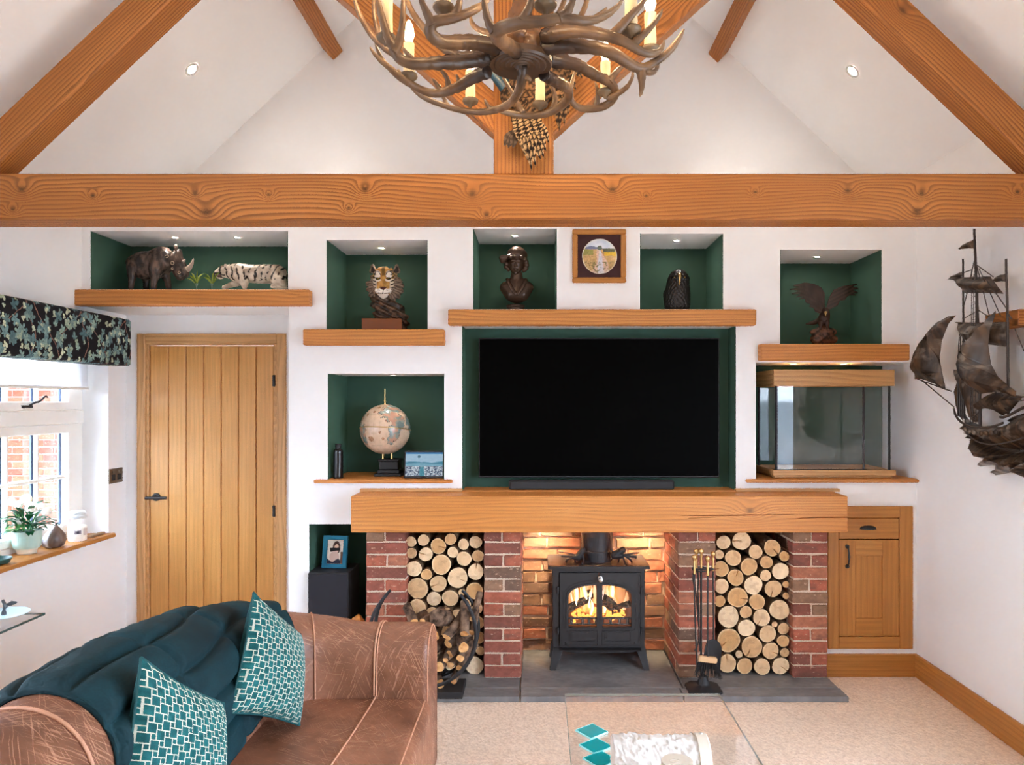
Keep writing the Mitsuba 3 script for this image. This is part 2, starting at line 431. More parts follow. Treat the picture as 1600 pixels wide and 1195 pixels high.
def sloped(p0, p1, th, y0, y1, side, off):
    """A timber whose upper edge runs from p0 to p1 in (x, z); th is measured square to it on the given side."""
    p0, p1 = np.array(p0), np.array(p1)
    L = np.linalg.norm(p1 - p0); d = (p1 - p0) / L
    m = bb(0, L, y0, y1, -th if side < 0 else 0, 0 if side < 0 else th, 0.006)
    ang = math.atan2(d[1], d[0])
    mat = trimesh.transformations.rotation_matrix(-ang, [0, 1, 0]); mat[:3, 3] = [p0[0], 0, p0[1]]
    return grain(m, 0, off, mat)


GAP = roof(X(190, YT)) - Z(0, YT)            # the rafters hang below the ceiling by about the depth of the purlins
for s, off in ((-1, (0.2, 0.33)), (1, (2.4, 0.71))):
    xe = XL - 0.3 if s < 0 else XR + 0.5
    z = lambda x: roof(x) - GAP
    p0, p1 = ((xe, z(xe)), (RX, z(RX))) if s < 0 else ((RX, z(RX)), (xe, z(xe)))
    add('rafter', sloped(p0, p1, 0.140, YT + 0.004, YT + TD - 0.004, -1, off), 'm_beam', parent=t)
for s, a, b, off in ((-1, (522, 0), (771, 221), (1.4, 0.15)), (1, (1113, 0), (865, 224), (3.2, 0.9))):
    A = np.array([X(a[0], YT + TD), Z(a[1], YT + TD)]); B = np.array([X(b[0], YT + TD), Z(b[1], YT + TD)])
    d = (A - B) / np.linalg.norm(A - B)
    A2 = B + d * 1.36; B2 = B - d * 0.02
    if s < 0: m = sloped(A2, B2, 0.135, YT + 0.02, YT + TD - 0.02, 1, off)
    else: m = sloped(B2, A2, 0.135, YT + 0.02, YT + TD - 0.02, 1, off)
    add('brace', m, 'm_beam', parent=t)
for s in (-1, 1):
    xa = -1.41 if s < 0 else 1.2275
    sl = np.array([-s * 1.0, RM]); sl /= np.linalg.norm(sl)      # up the slope
    nn = np.array([-s * RM, -1.0]); nn /= np.linalg.norm(nn)     # square to it, into the room
    q = np.array([xa, roof(xa)]) - nn * 0.004
    m = bb(0, 0.086, YB, YD - 0.001, 0, 0.106, 0.004)
    mat = np.eye(4); mat[:3, 0] = [sl[0], 0, sl[1]]; mat[:3, 2] = [nn[0], 0, nn[1]]; mat[:3, 3] = [q[0], 0, q[1]]
    g = grain(m, 1, (0.5 + s, 0.3), mat)
    if np.linalg.det(mat[:3, :3]) < 0: g2 = trimesh.Trimesh(g.vertices, g.faces[:, ::-1], process=False); g2.uvs = g.uvs; g = g2
    add('purlin', g, 'm_beam', kind='structure', label='pine roof purlin running to the gable, ' + ('left' if s < 0 else 'right') + ' of the ridge')


# ---------------------------------------------------------------- fixed lamps
def frame_to(n):
    n = np.array(n, float); n /= np.linalg.norm(n)
    a = np.cross(n, [0, 1.0, 0]) if abs(n[1]) < 0.9 else np.cross(n, [1.0, 0, 0]); a /= np.linalg.norm(a)
    m = np.eye(4); m[:3, 0], m[:3, 1], m[:3, 2] = a, np.cross(n, a), n
    return m


def downlight(c, n, r, power, tint, label, group, ring=None, rout=1.55, weight=2.0):
    """A recessed spotlight facing along n."""
    k = thing('downlight', label, 'downlight', group)
    m = frame_to(n); m[:3, 3] = c
    rim = lathe([(r * 1.02, -0.004), (r * 1.05, 0.0035), (r * rout * 0.97, 0.005), (r * rout, 0.0)], 28); rim.apply_transform(m)
    rim = trimesh.Trimesh(rim.vertices[:-2], rim.faces[(rim.faces < len(rim.vertices) - 2).all(1)], process=False)
    add('bezel', rim, ring or 'm_steel', True, k)
    d = trimesh.creation.cylinder(r, 0.002, sections=24); d.apply_transform(m)
    add('lamp', d, 'm_lamp', False, k, emit=np.array(tint) * power, weight=weight)
    return k


RX_L, RX_R = -1.907, 1.717
for i, y in enumerate((3.92, 1.9, 0.0, -1.9)):
    for s, x in ((-1, RX_L), (1, RX_R)):
        n = np.array([-s * RM, 0, -1.0]); n /= np.linalg.norm(n)
        side = 'left' if s < 0 else 'right'
        lab = f'round recessed downlight in the sloping ceiling {side} of the chandelier' if i == 0 else f'{("", "second", "third", "fourth")[i]} recessed downlight from the gable in the {side} ceiling slope'
        downlight(np.array([x, y, roof(x)]) + n * 0.001, n, 0.027, 45 * LAMP, SPOT_W, lab, 'downlights in the sloping ceiling')
for px, k, y, lab in ((274, 'rhino', 4.36, 'left of two downlights above the rhino and the white tiger'), (371, 'rhino', 4.36, 'right of two downlights above the rhino and the white tiger'),
                      (596, 'tiger', 4.41, 'downlight above the tiger head bust'), (805, 'boy', 4.38, 'downlight above the bronze boy bust'), (1057, 'head', 4.38, 'downlight above the dark eagle head'),
                      (1277, 'flyer', 4.40, 'downlight above the spread winged eagle'), (614, 'globe', 4.33, 'downlight above the globe'),
                      (1241, 'tank', 4.34, 'left of two downlights above the glass tank'), (1319, 'tank', 4.34, 'right of two downlights above the glass tank')):
    downlight((X(px, y), y, R[k][3] - 0.0005), (0, 0, -1), 0.016, 26 * LAMP, NICHE_W, lab, 'downlights in the niches', rout=1.5, weight=0.6)
# uplights standing on the ledge behind the tie beam
for px in (540, 1130):
    k = thing('uplight', 'small uplight on the ledge washing the gable wall, ' + ('left' if px < 800 else 'right') + ' of the king post', 'uplight', 'uplights on the ledge')
    x, y = X(px, YD), 4.50
    add('housing', lathe([(0.04, 0), (0.045, 0.02), (0.042, 0.06), (0.034, 0.062), (0.034, 0.05)], 24, (x, y, LEDGE)), 'm_satin_white', 30, k)
    add('lamp', lathe([(0.032, 0.0), (0.032, 0.004)], 20, (x, y, LEDGE + 0.052)), 'm_lamp', False, k, emit=SPOT_W * 4 * LAMP, weight=0.4)


# ---------------------------------------------------------------- fireplace
YP, YF = 4.09, 4.54                    # pillar fronts, back of the firebox
HZ = 0.03                              # hearth top
fire_rng = random.Random(5)
h = thing('hearth', 'grey slate hearth of large slabs in front of the brick fireplace', 'hearth')
HY = 3.83
slabs = [(X(560, HY), X(812, HY), HY, 3.95), (X(812, HY), X(1068, HY), HY, 3.95), (X(1068, HY), X(1327, HY), HY, 3.95),
         (X(560, HY), X(813, YP), 3.953, 4.62), (X(814, YP), X(1059, YP), 3.953, 4.62), (X(1060, YP), 1.655, 3.953, 4.62)]
for i, (a, b, c, d) in enumerate(slabs):
    if i < 3 and i > 0: a += 0.003
    m = bb(a + 0.0015, b - 0.0015, c, d, 0.0, HZ + fire_rng.uniform(-0.0006, 0.0006), 0.003)
    add('slab', const_uv(m, i * 1.37, 0), 'm_slate', False, h)

COURSE = 0.0708
PIL = [(-0.993, -0.764), (-0.319, -0.106), (0.795, 1.007), (1.450, 1.648)]
names = ['outermost left brick pillar of the fireplace', 'brick pillar left of the stove', 'brick pillar right of the stove, behind the fire irons', 'outermost right brick pillar beside the oak cabinet']


def brick(a, b, c, d, z0, z1, tone=None, rough=0.0022, parent=None):
    m = bb(a, b, c, d, z0, z1, 0.004)
    m.vertices = m.vertices + np.array([[fire_rng.uniform(-rough, rough) for _ in range(3)] for _ in range(len(m.vertices))])
    tone = fire_rng.choice([0, 0, 1, 1, 2, 3, 3, 4, 5, 2]) if tone is None else tone
    return add('brick', const_uv(m, tone + 0.001, fire_rng.random()), 'm_brick', False, parent)


for pi, (a, b) in enumerate(PIL):
    k = thing('brick_pillar', 'red ' + names[pi], 'brick pillar')
    add('mortar', bb(a + 0.004, b - 0.004, YP + 0.006, YF + 0.06, HZ, FZ - 0.004, 0), 'm_mortar', False, k)
    for r in range(12):
        z0, z1 = HZ + r * COURSE + 0.004, HZ + (r + 1) * COURSE - 0.006
        j = lambda: fire_rng.uniform(-0.003, 0.003)
        if r % 2 == 0:
            brick(a + j() * 0.5, b + j() * 0.5, YP + j() * 0.6, YP + 0.102, z0, z1, parent=k)
        else:
            mid = (a + b) / 2 + fire_rng.uniform(-0.008, 0.008)
            brick(a + j() * 0.5, mid - 0.005, YP + j() * 0.6, YP + (0.215 if fire_rng.random() < 2 else 0.1), z0, z1, parent=k)
            brick(mid + 0.005, b + j() * 0.5, YP + j() * 0.6, YP + 0.215, z0, z1, parent=k)
        for side, face in ((0, a), (1, b)):
            if (pi, side) in ((0, 0),): continue
            y = YP + (0.112 if r % 2 == 0 else 0.225)
            while y < YF + 0.02:
                y2 = min(y + 0.205, YF + 0.055)
                if y2 - y > 0.03:
                    lo, hi = (face, face + 0.09) if side == 0 else (face - 0.09, face)
                    brick(lo + j() * 0.3, hi + j() * 0.3, y, y2, z0, z1, parent=k)
                y = y2 + 0.010
k = thing('firebox_wall', 'rough old brick back wall of the firebox behind the stove', 'brick wall')
add('mortar', bb(PIL[1][1] - 0.02, PIL[2][0] + 0.02, YF + 0.012, YF + 0.08, HZ, 1.055, 0), 'm_mortar', False, k)
for r in range(14):
    z0, z1 = HZ + r * 0.0722 + 0.005, HZ + (r + 1) * 0.0722 - 0.006
    x = PIL[1][1] + 0.002 - fire_rng.choice([0, 0.1, 0.06, 0.13])
    while x < PIL[2][0] - 0.01:
        w = fire_rng.choice([0.205, 0.212, 0.215, 0.1, 0.21])
        a, b = max(x, PIL[1][1] + 0.002), min(x + w, PIL[2][0] - 0.002)
        if b - a > 0.02: brick(a, b, YF + fire_rng.uniform(-0.004, 0.005), YF + 0.06, z0, z1, fire_rng.choice([3, 4, 4, 3, 3, 5]), 0.004, k)
        x += w + 0.011
# throat of the chimney, above the opening: outside the view, carries the two spots of the firebox
add('wall_throat', cat(bb(PIL[1][0], PIL[1][1], YM + 0.02, YF + 0.06, FZ, 1.06, 0), bb(PIL[2][0], PIL[2][1], YM + 0.02, YF + 0.06, FZ, 1.06, 0),
                       bb(PIL[1][0], PIL[2][1], YM + 0.002, YF + 0.08, 1.06, 1.075, 0)), 'm_mortar', kind='structure')
for x in (0.045, 0.64):
    k = downlight((x, 4.37, 1.04), (0, 0.42, -1), 0.026, 300 * LAMP, np.array([1.0, 0.78, 0.50]), 'recessed warm spotlight above the stove, ' + ('left' if x < 0.3 else 'right') + ' of the flue pipe', 'spotlights in the chimney throat', weight=3.0)
    can = lathe([(0.031, 0.0), (0.031, 0.075)], 28); can = trimesh.Trimesh(can.vertices[:-2], can.faces[(can.faces < len(can.vertices) - 2).all(1)], process=False)
    mt_ = frame_to((0, 0.42, -1)); mt_[:3, 3] = (x, 4.37, 1.04); can.apply_transform(mt_)
    add('snoot', can, 'm_matt_black', True, k)  # unseen tube added to narrow the beam and spare the carpet
# dark backs of the log stores
add('wall_log_store', cat(bb(PIL[0][1] - 0.01, PIL[1][0] + 0.01, YN, YN + 0.02, HZ, FZ, 0), bb(PIL[2][1] - 0.01, PIL[3][0] + 0.01, YN, YN + 0.02, HZ, FZ, 0)), 'm_mortar', kind='structure')


def log_fn(p, n, uv):
    r, t = uv.x, uv.y - dr.floor(uv.y)
    s = dr.floor(uv.y)
    a = mikit.fbm(p.x * 30.0 + s, p.z * 30.0, p.y * 4.0, 3)
    rings = dr.sin((r + (a - 0.5) * 0.10) * 46.0) * 0.5 + 0.5
    c = mikit.mix(c3(lin(196, 146, 88)), c3(lin(236, 212, 176)), t)
    c = mikit.mix(c, c3(lin(158, 108, 60)), rings * 0.20 + mikit.smoothstep(0.30, 0.0, r) * 0.16)
    c = mikit.mix(c, c3(lin(238, 214, 176)), mikit.smoothstep(0.78, 0.92, r) * 0.45)
    c = c * (0.86 + 0.28 * a)
    c = mikit.mix(c, c3(lin(140, 88, 48)), mikit.smoothstep(0.62, 0.75, mikit.noise(p.x * 55.0, p.z * 55.0, s)) * 0.22)
    b = mikit.fbm(p.x * 26.0, p.y * 9.0, p.z * 26.0, 3)
    bark = mikit.mix(c3(lin(66, 48, 36)), c3(lin(150, 122, 92)), dr.clip(b * 1.8 - 0.45, 0, 1))
    return dr.select(r > 0.965, bark, c)


M['m_log'] = prin(mikit.proc(log_fn), 0.8, specular=0.2)


def log_mesh(R, L, rng, tone, seed, crack=None, wob=0.05, n=30):
    """Sawn log along +y from y=0 (front end) to y=L."""
    a = np.arange(n) * 2 * np.pi / n
    ph = [rng.uniform(0, 6.28) for _ in range(4)]
    out = 1 + wob * (np.sin(2 * a + ph[0]) * 0.6 + np.sin(3 * a + ph[1]) * 0.35 + np.sin(5 * a + ph[2]) * 0.2)
    fr = np.array([0.02, 0.25, 0.5, 0.75, 0.90, 0.962, 1.0])
    rad = fr[:, None] * out * R
    if crack is not None:
        ang, depth = crack
        j = int(round(ang / (2 * np.pi) * n)) % n
    vx, vz = rad * np.cos(a), rad * np.sin(a)
    y = np.zeros_like(vx); y[-1] = 0.004
    V = [np.stack([vx, y, vz], -1).reshape(-1, 3)]; UV = [np.stack([np.repeat(fr, n) * 0.97, np.full(len(fr) * n, tone * 0.98 + seed)], 1)]
    ys = np.linspace(0.004, L, 4)
    for q in ys:
        w = 1.0 if q < 0.01 else 1 + 0.03 * math.sin(q * 30 + ph[3])
        V.append(np.stack([out * R * w * np.cos(a), np.full(n, q), out * R * w * np.sin(a)], 1)); UV.append(np.stack([np.full(n, 2.0), np.full(n, tone * 0.98 + seed)], 1))
    F_ = []
    def ringpair(i0, i1):
        for j_ in range(n):
            k_ = (j_ + 1) % n
            F_.append([i0 + j_, i0 + k_, i1 + k_]); F_.append([i0 + j_, i1 + k_, i1 + j_])
    for i in range(len(fr) - 1): ringpair(i * n, (i + 1) * n)
    base = len(fr) * n
    for i in range(len(ys) - 1): ringpair(base + i * n, base + (i + 1) * n)
    v, uv = np.vstack(V), np.vstack(UV)
    f = np.array(F_)
    cidx = len(v); v = np.vstack([v, [[0, 0, 0]]]); uv = np.vstack([uv, [[0, tone * 0.98 + seed]]])
    f = np.vstack([f, [[cidx, (k_ + 1) % n, k_] for k_ in range(n)]])
    last = base + (len(ys) - 1) * n
    b_ = len(v); v = np.vstack([v, [[0, L, 0]]]); uv = np.vstack([uv, [[0.5, tone * 0.98 + seed]]])
    f = np.vstack([f, [[b_, last + k_, last + (k_ + 1) % n] for k_ in range(n)]])
    m = trimesh.Trimesh(v, f, process=False)
    m.uvs = uv
    if crack is not None:                                      # a radial split: pull the rings apart and down into a groove
        for i, q in enumerate(fr):
            if q > 1 - depth:
                w = 0.06 * R * (q - (1 - depth)) / depth + 0.002
                t_ = np.array([-math.sin(a[j]), 0, math.cos(a[j])])
                idx = i * n + j
                m.vertices[idx] = m.vertices[idx] + np.array([0, min(0.02, R * 0.5), 0])
                for s_, jj in ((1, (j + 1) % n), (-1, (j - 1) % n)):
                    ii = i * n + jj
                    rad_ = np.array([vx[i, j], 0, vz[i, j]])
                    m.vertices[ii] = rad_ + t_ * s_ * w + np.array([0, m.vertices[ii][1], 0])
                m.uvs[idx, 0] = 0.99
    return m


LEFT = [(605, 303, 30), (673, 295, 33), (755, 328, 45), (822, 290, 33), (893, 318, 31), (960, 306, 36), (607, 366, 31), (685, 373, 40), (771, 429, 57), (834, 362, 31), (896, 397, 42), (972, 382, 34),
        (620, 452, 45), (690, 484, 32), (755, 534, 48), (861, 502, 58), (960, 469, 46), (641, 560, 60), (731, 617, 41), (820, 613, 46), (884, 582, 20), (955, 574, 49), (638, 672, 54), (968, 668, 32), (905, 645, 30),
        (720, 704, 42), (800, 700, 36), (860, 710, 38), (975, 748, 35), (978, 830, 34), (985, 903, 25), (953, 983, 52), (625, 770, 40), (700, 790, 44), (790, 780, 42), (880, 790, 40), (635, 860, 46), (735, 880, 46), (830, 866, 44),
        (915, 865, 34), (628, 965, 48), (730, 978, 50), (835, 968, 52), (895, 925, 14)]
RIGHT = [(354, 308, 40), (453, 299, 53), (530, 360, 40), (622, 338, 48), (688, 384, 29), (330, 374, 27), (407, 393, 46), (494, 440, 49), (590, 417, 36), (340, 453, 45), (420, 501, 47), (585, 490, 32), (667, 466, 48),
         (343, 548, 42), (518, 543, 53), (627, 562, 49), (696, 538, 19), (432, 610, 58), (334, 630, 32), (538, 634, 46), (661, 678, 57), (696, 601, 18), (381, 716, 62), (477, 690, 35), (563, 721, 49), (634, 758, 17), (480, 778, 49),
         (683, 781, 33), (382, 846, 67), (596, 810, 49), (509, 882, 61), (682, 850, 34), (439, 921, 21), (613, 904, 47), (690, 913, 26), (375, 973, 52), (470, 987, 45), (566, 991, 47), (668, 987, 49)]
PALE = {('L', 17): .35, ('L', 22): .5, ('L', 18): .95, ('L', 31): 1.0, ('R', 14): .95, ('R', 12): 1.0, ('R', 22): .9, ('R', 26): .92, ('R', 1): .7}
SPLIT = {('L', 2), ('L', 7), ('L', 14), ('L', 15), ('L', 16), ('L', 22), ('R', 9), ('R', 10), ('R', 15), ('R', 17), ('R', 24), ('R', 28), ('R', 30), ('R', 33), ('R', 35), ('R', 38), ('R', 1), ('R', 3)}
lrng = random.Random(11)
for side, logs, ox, oy, sc in (('L', LEFT, 470, 760, 3.514), ('R', RIGHT, 1030, 760, 3.516)):
    for i, (u, v, r) in enumerate(logs):
        yf = 4.13 + lrng.uniform(-0.012, 0.022)
        c = at(ox + u / sc, oy + v / sc, yf)
        rr = 0.96 * r / sc * yf / F
        tone = PALE.get((side, i), lrng.uniform(0.1, 0.75))
        crack = (lrng.uniform(0, 6.28), lrng.uniform(0.5, 0.8)) if (side, i) in SPLIT else None
        m = log_mesh(rr, lrng.uniform(0.30, 0.40), lrng, tone, 3 + i + (60 if side == 'R' else 0), crack)
        m2 = move(m, c); m2.uvs = m.uvs
        wall = 'log store left of stove' if side == 'L' else 'log store right of stove'
        rows_ = sorted(range(len(logs)), key=lambda q: (int((logs[q][1] - 285) / 72), logs[q][0]))
        row = int((v - 285) / 72); mates = [q for q in rows_ if int((logs[q][1] - 285) / 72) == row]
        ORD = ('first', 'second', 'third', 'fourth', 'fifth', 'sixth', 'seventh', 'eighth', 'ninth', 'tenth', 'eleventh')
        size = 'small' if rr < 0.030 else 'large' if rr > 0.048 else 'medium'
        look_ = 'pale' if tone > 0.62 else 'brown' if tone < 0.3 else 'tan'
        pos = f'{ORD[mates.index(i)]} along {ORD[row]} row'
        add('firewood_log', m2, 'm_log', False, label=f'{size} {look_} sawn log, {pos}, {wall}', cat='log', group=f'sawn logs in the {wall}')


# ---------------------------------------------------------------- mantel and shelves
def prism(pts, y0, y1): return extr(Polygon(pts), y0, y1)


YMF = 3.975
MX0, MX1, MZ0, MZ1 = X(548, YMF), X(1325, YMF), 0.883, 1.086
body = bb(MX0, MX1, YMF, YM - 0.001, MZ0, MZ1, 0.005)
man = m3.Manifold(m3.Mesh(np.array(body.vertices, np.float32), np.array(body.faces, np.uint32)))
for pts in ([(1060, 806), (1130, 803.6), (1250, 803.2), (1130, 806.2)], [(1232, 810.8), (1270, 807.2), (1326, 806.2), (1326, 808.6), (1275, 809.2)], [(1075, 809), (1140, 807.4), (1075, 810)]):
    g = extr(Polygon([(X(a, YMF), Z(b, YMF)) for a, b in pts]), YMF - 0.01, YMF + 0.02)
    man = man - m3.Manifold(m3.Mesh(np.array(g.vertices, np.float32), np.array(g.faces, np.uint32)))
t = thing('mantel_beam', 'thick orange pine mantel beam over the brick fireplace, split at its right end', 'mantel')
add('beam', grain(tm(man), 0, (0.45, 0.06)), 'm_shelf', parent=t)
for a, b in ((562, 722), (1150, 1313)):
    add('ledge_board', wood(X(a, 4.16), X(b, 4.16), 4.16, YM - 0.001, MZ1, MZ1 + 0.018, 0, 0.004, (2.2, 0.4)), 'm_oak_frame', parent=t)
add('niche_floor', wood(R['tv'][0] + 0.003, R['tv'][1] - 0.003, YM - 0.03, R['tv'][4], MZ1, R['tv'][2] + 0.002, 0, 0.001, (0.7, 0.3)), 'm_shelf', parent=wb)
YS = 4.135
for a, b, c, d, lab, off in ((115, 483, 452, 477, 'thick pine shelf under the rhino and the white tiger', (0.1, 0.05)), (473, 694, 514, 539, 'short thick pine shelf under the tiger head bust', (1.9, 0.0)),
                             (700, 1182, 483, 508, 'long thick pine shelf above the television', (3.1, 0.09)), (1189, 1422, 537, 563, 'short thick pine shelf under the spread winged eagle', (5.2, 0.02))):
    add('shelf', wood(X(a, YS), X(b, YS), YS, YM - 0.0005, Z(d, YS), Z(c, YS), 0, 0.006, off), 'm_shelf', label=lab, cat='shelf')
    k0 = [k for k, v in R.items()]
    # floor board of the niche behind the shelf front
for nk in ('rhino', 'tiger', 'boy', 'head', 'flyer'):
    a, b, z0, z1, yb = R[nk]
    zt = {'rhino': Z(452, YS), 'tiger': Z(514, YS), 'boy': Z(483, YS), 'head': Z(483, YS), 'flyer': Z(537, YS)}[nk]
    add('niche_floor', wood(a + 0.003, b - 0.003, YM, yb, z0 - 0.001, zt, 0, 0.001, (0.7, 0.3)), 'm_shelf', parent=wb)
for a, b, c, d, nk, lab, off in ((490, 706, 749.5, 755, 'globe', 'thin orange wooden sill board under the globe', (0.2, 0.31)), (1167, 1437, 749, 754, 'tank', 'thin orange wooden sill board under the glass tank', (0.9, 0.11))):
    y = 4.165
    zt, zb = Z(c, y), Z(d, y)
    x1 = min(X(b, y), XR - 0.001)
    r = R[nk]
    m = cat(bb(X(a, y), x1, y, YM - 0.0005, zb, zt, 0.005), bb(r[0] + 0.004, r[1] - 0.004, YM - 0.004, r[4], max(zb, r[2]) + 0.0005, zt, 0.0))
    add('sill_board', grain(m, 0, off), 'm_shelf', label=lab, cat='shelf')


# ---------------------------------------------------------------- door
d = add('door_1', cat(bb(DX0 - 0.002, DX0 + 0.045, YD - 0.004, YD + 0.1, 0, DZ, 0.002), bb(DX1 - 0.035, DX1 + 0.002, YD - 0.004, YD + 0.1, 0, DZ, 0.002), bb(DX0, DX1, YD - 0.004, YD + 0.1, DZ - 0.034, DZ, 0.002)),
        'm_oak_frame', kind='structure', label='light oak boarded door in an oak frame with a black lever handle')
EDG = [233.5, 262.4, 290, 317.5, 344.8, 372, 399.5, 427.5]
ZL = Z(540.5, YD)
for i in range(7):
    a, b = X(EDG[i], YD), X(EDG[i + 1], YD)
    add('board', wood(a + 0.003, b - 0.003, YD + 0.006, YD + 0.04, 0.006, ZL, 2, 0.003, (i * 1.31, i * 0.33)), 'm_oak', parent=d)
add('backing_panel', wood(X(233, YD), X(428, YD), YD + 0.014, YD + 0.042, 0.004, ZL, 2, 0.001), 'm_cabinet', parent=d)
yo = YD - 0.022
add('architrave', wood(X(213, yo), X(226, yo), yo, YD, 0, Z(521, yo), 2, 0.005, (0.4, 0.11)), 'm_oak_frame', parent=d)
add('architrave', wood(X(432, yo), X(446, yo), yo, YD, 0, Z(521, yo), 2, 0.005, (2.4, 0.6)), 'm_oak_frame', parent=d)
add('architrave', wood(X(226, yo), X(432, yo), yo, YD, Z(537, yo), Z(521, yo), 0, 0.005, (1.4, 0.2)), 'm_oak_frame', parent=d)
hx, hz = X(244, YD), Z(776.5, YD)
hd = add('handle', cat(lathe([(0.026, 0), (0.026, -0.008), (0.024, -0.010)][::-1], 28, (hx, YD + 0.006, hz), 'y'), rod((hx, YD + 0.004, hz), (hx, YD - 0.045, hz), 0.0095, 14),
              tube(spline([(hx - 0.045, YD - 0.045, hz), (hx, YD - 0.045, hz), (hx + 0.088, YD - 0.045, hz)], 8), 0.0095, 14)), 'm_black_metal', 35, d, label='black lever handle on a round rose')
for z_ in (Z(595, YD), 0.9, 0.22):
    add('hinge', bb(X(426.5, YD), X(430.5, YD), YD - 0.012, YD + 0.01, z_ - 0.037, z_ + 0.037, 0.003), 'm_black_metal', False, d)

# ---------------------------------------------------------------- cupboard right of the fireplace
yc = YM - 0.016
t = thing('cupboard', 'honey oak built-in cupboard with one drawer above a panelled door', 'cupboard')
add('body', cat(bb(CAB[0] + 0.002, CAB[1] - 0.002, YM + 0.3, YM + 0.32, CAB[2] + 0.002, CAB[3] - 0.002, 0), bb(CAB[0] + 0.001, CAB[0] + 0.012, YM, YM + 0.3, CAB[2] + 0.002, CAB[3] - 0.002, 0),
                bb(CAB[1] - 0.012, CAB[1] - 0.001, YM, YM + 0.3, CAB[2] + 0.002, CAB[3] - 0.002, 0)), 'm_matt_black', False, t)
x0, x1, x2, x3 = X(1294, yc), X(1311, yc), X(1406, yc), X(1427, yc)
z0, z1, z2, z3 = Z(1014, yc), Z(995, yc), Z(809, yc), Z(791, yc)
fr = [wood(x0, x1, yc, YM, z0, z3, 2, 0.003, (0.3, 0.2)), wood(x2, x3, yc, YM, z0, z3, 2, 0.003, (1.3, 0.5)), wood(x1, x2, yc, YM, z0, z1, 0, 0.003, (2.3, 0.1)), wood(x1, x2, yc, YM, z2, z3, 0, 0.003, (3.3, 0.25))]
for f_ in fr: add('frame_rail', f_, 'm_cabinet', parent=t)
g = 0.003
zdr = Z(843, yc)
dw_ = add('drawer', wood(x1 + g, x2 - g, YM - 0.010, YM + 0.012, zdr + g, z2 - g, 0, 0.002, (0.8, 0.9)), 'm_cabinet', parent=t)
cx, cz = X(1357, yc), Z(826, yc)
cup = trimesh.creation.icosphere(3, 1.0); cup.vertices *= np.array([0.048, 0.026, 0.019])
cup = trimesh.intersections.slice_mesh_plane(cup, [0, -1, 0], [0, 0, 0], cap=False)
cup = trimesh.intersections.slice_mesh_plane(cup, [0, 0, 1], [0, 0, -0.004], cap=False); cup.apply_translation((cx, YM - 0.010, cz))
add('cup_pull', cup, 'm_black_metal', 30, dw_, label='black cup pull')
zt, zb = zdr - g, z1 + g
sx0, sx1 = X(1337.5, yc), X(1380, yc)
pz0, pz1 = Z(966.5, yc), Z(869, yc)
do = add('door', cat(bb(x1 + g, sx0, YM - 0.010, YM + 0.012, zb, zt, 0.002)), 'm_cabinet', parent=t)
scene[do] = mikit.ply(wood(x1 + g, sx0, YM - 0.010, YM + 0.012, zb, zt, 2, 0.002, (0.2, 0.6)), 'm_cabinet', uv=wood(x1 + g, sx0, YM - 0.010, YM + 0.012, zb, zt, 2, 0.002, (0.2, 0.6)).uvs)
add('stile', wood(sx1, x2 - g, YM - 0.010, YM + 0.012, zb, zt, 2, 0.002, (1.2, 0.77)), 'm_cabinet', parent=do)
add('rail', wood(sx0, sx1, YM - 0.010, YM + 0.012, pz1, zt, 0, 0.002, (1.9, 0.3)), 'm_cabinet', parent=do)
add('rail', wood(sx0, sx1, YM - 0.010, YM + 0.012, zb, pz0, 0, 0.002, (2.9, 0.5)), 'm_cabinet', parent=do)
add('panel', wood(sx0, sx1, YM - 0.001, YM + 0.010, pz0, pz1, 2, 0.001, (4.2, 0.1)), 'm_cabinet', parent=do)
hx, h0, h1 = X(1324.5, yc), Z(885, yc), Z(854, yc)
yh = YM - 0.010
add('pull_handle', cat(tube(spline([(hx, yh - 0.004, h0), (hx, yh - 0.020, h0 + 0.02), (hx, yh - 0.026, (h0 + h1) / 2), (hx, yh - 0.020, h1 - 0.02), (hx, yh - 0.004, h1)], 18), np.interp(np.linspace(0, 1, 18), [0, .2, .5, .8, 1], [.006, .004, .006, .004, .006]), 10),
                       lathe([(0.011, -0.006), (0.012, 0)], 16, (hx, yh, h0), 'y'), lathe([(0.011, -0.006), (0.012, 0)], 16, (hx, yh, h1), 'y')), 'm_black_metal', 35, do, label='black iron pull handle')

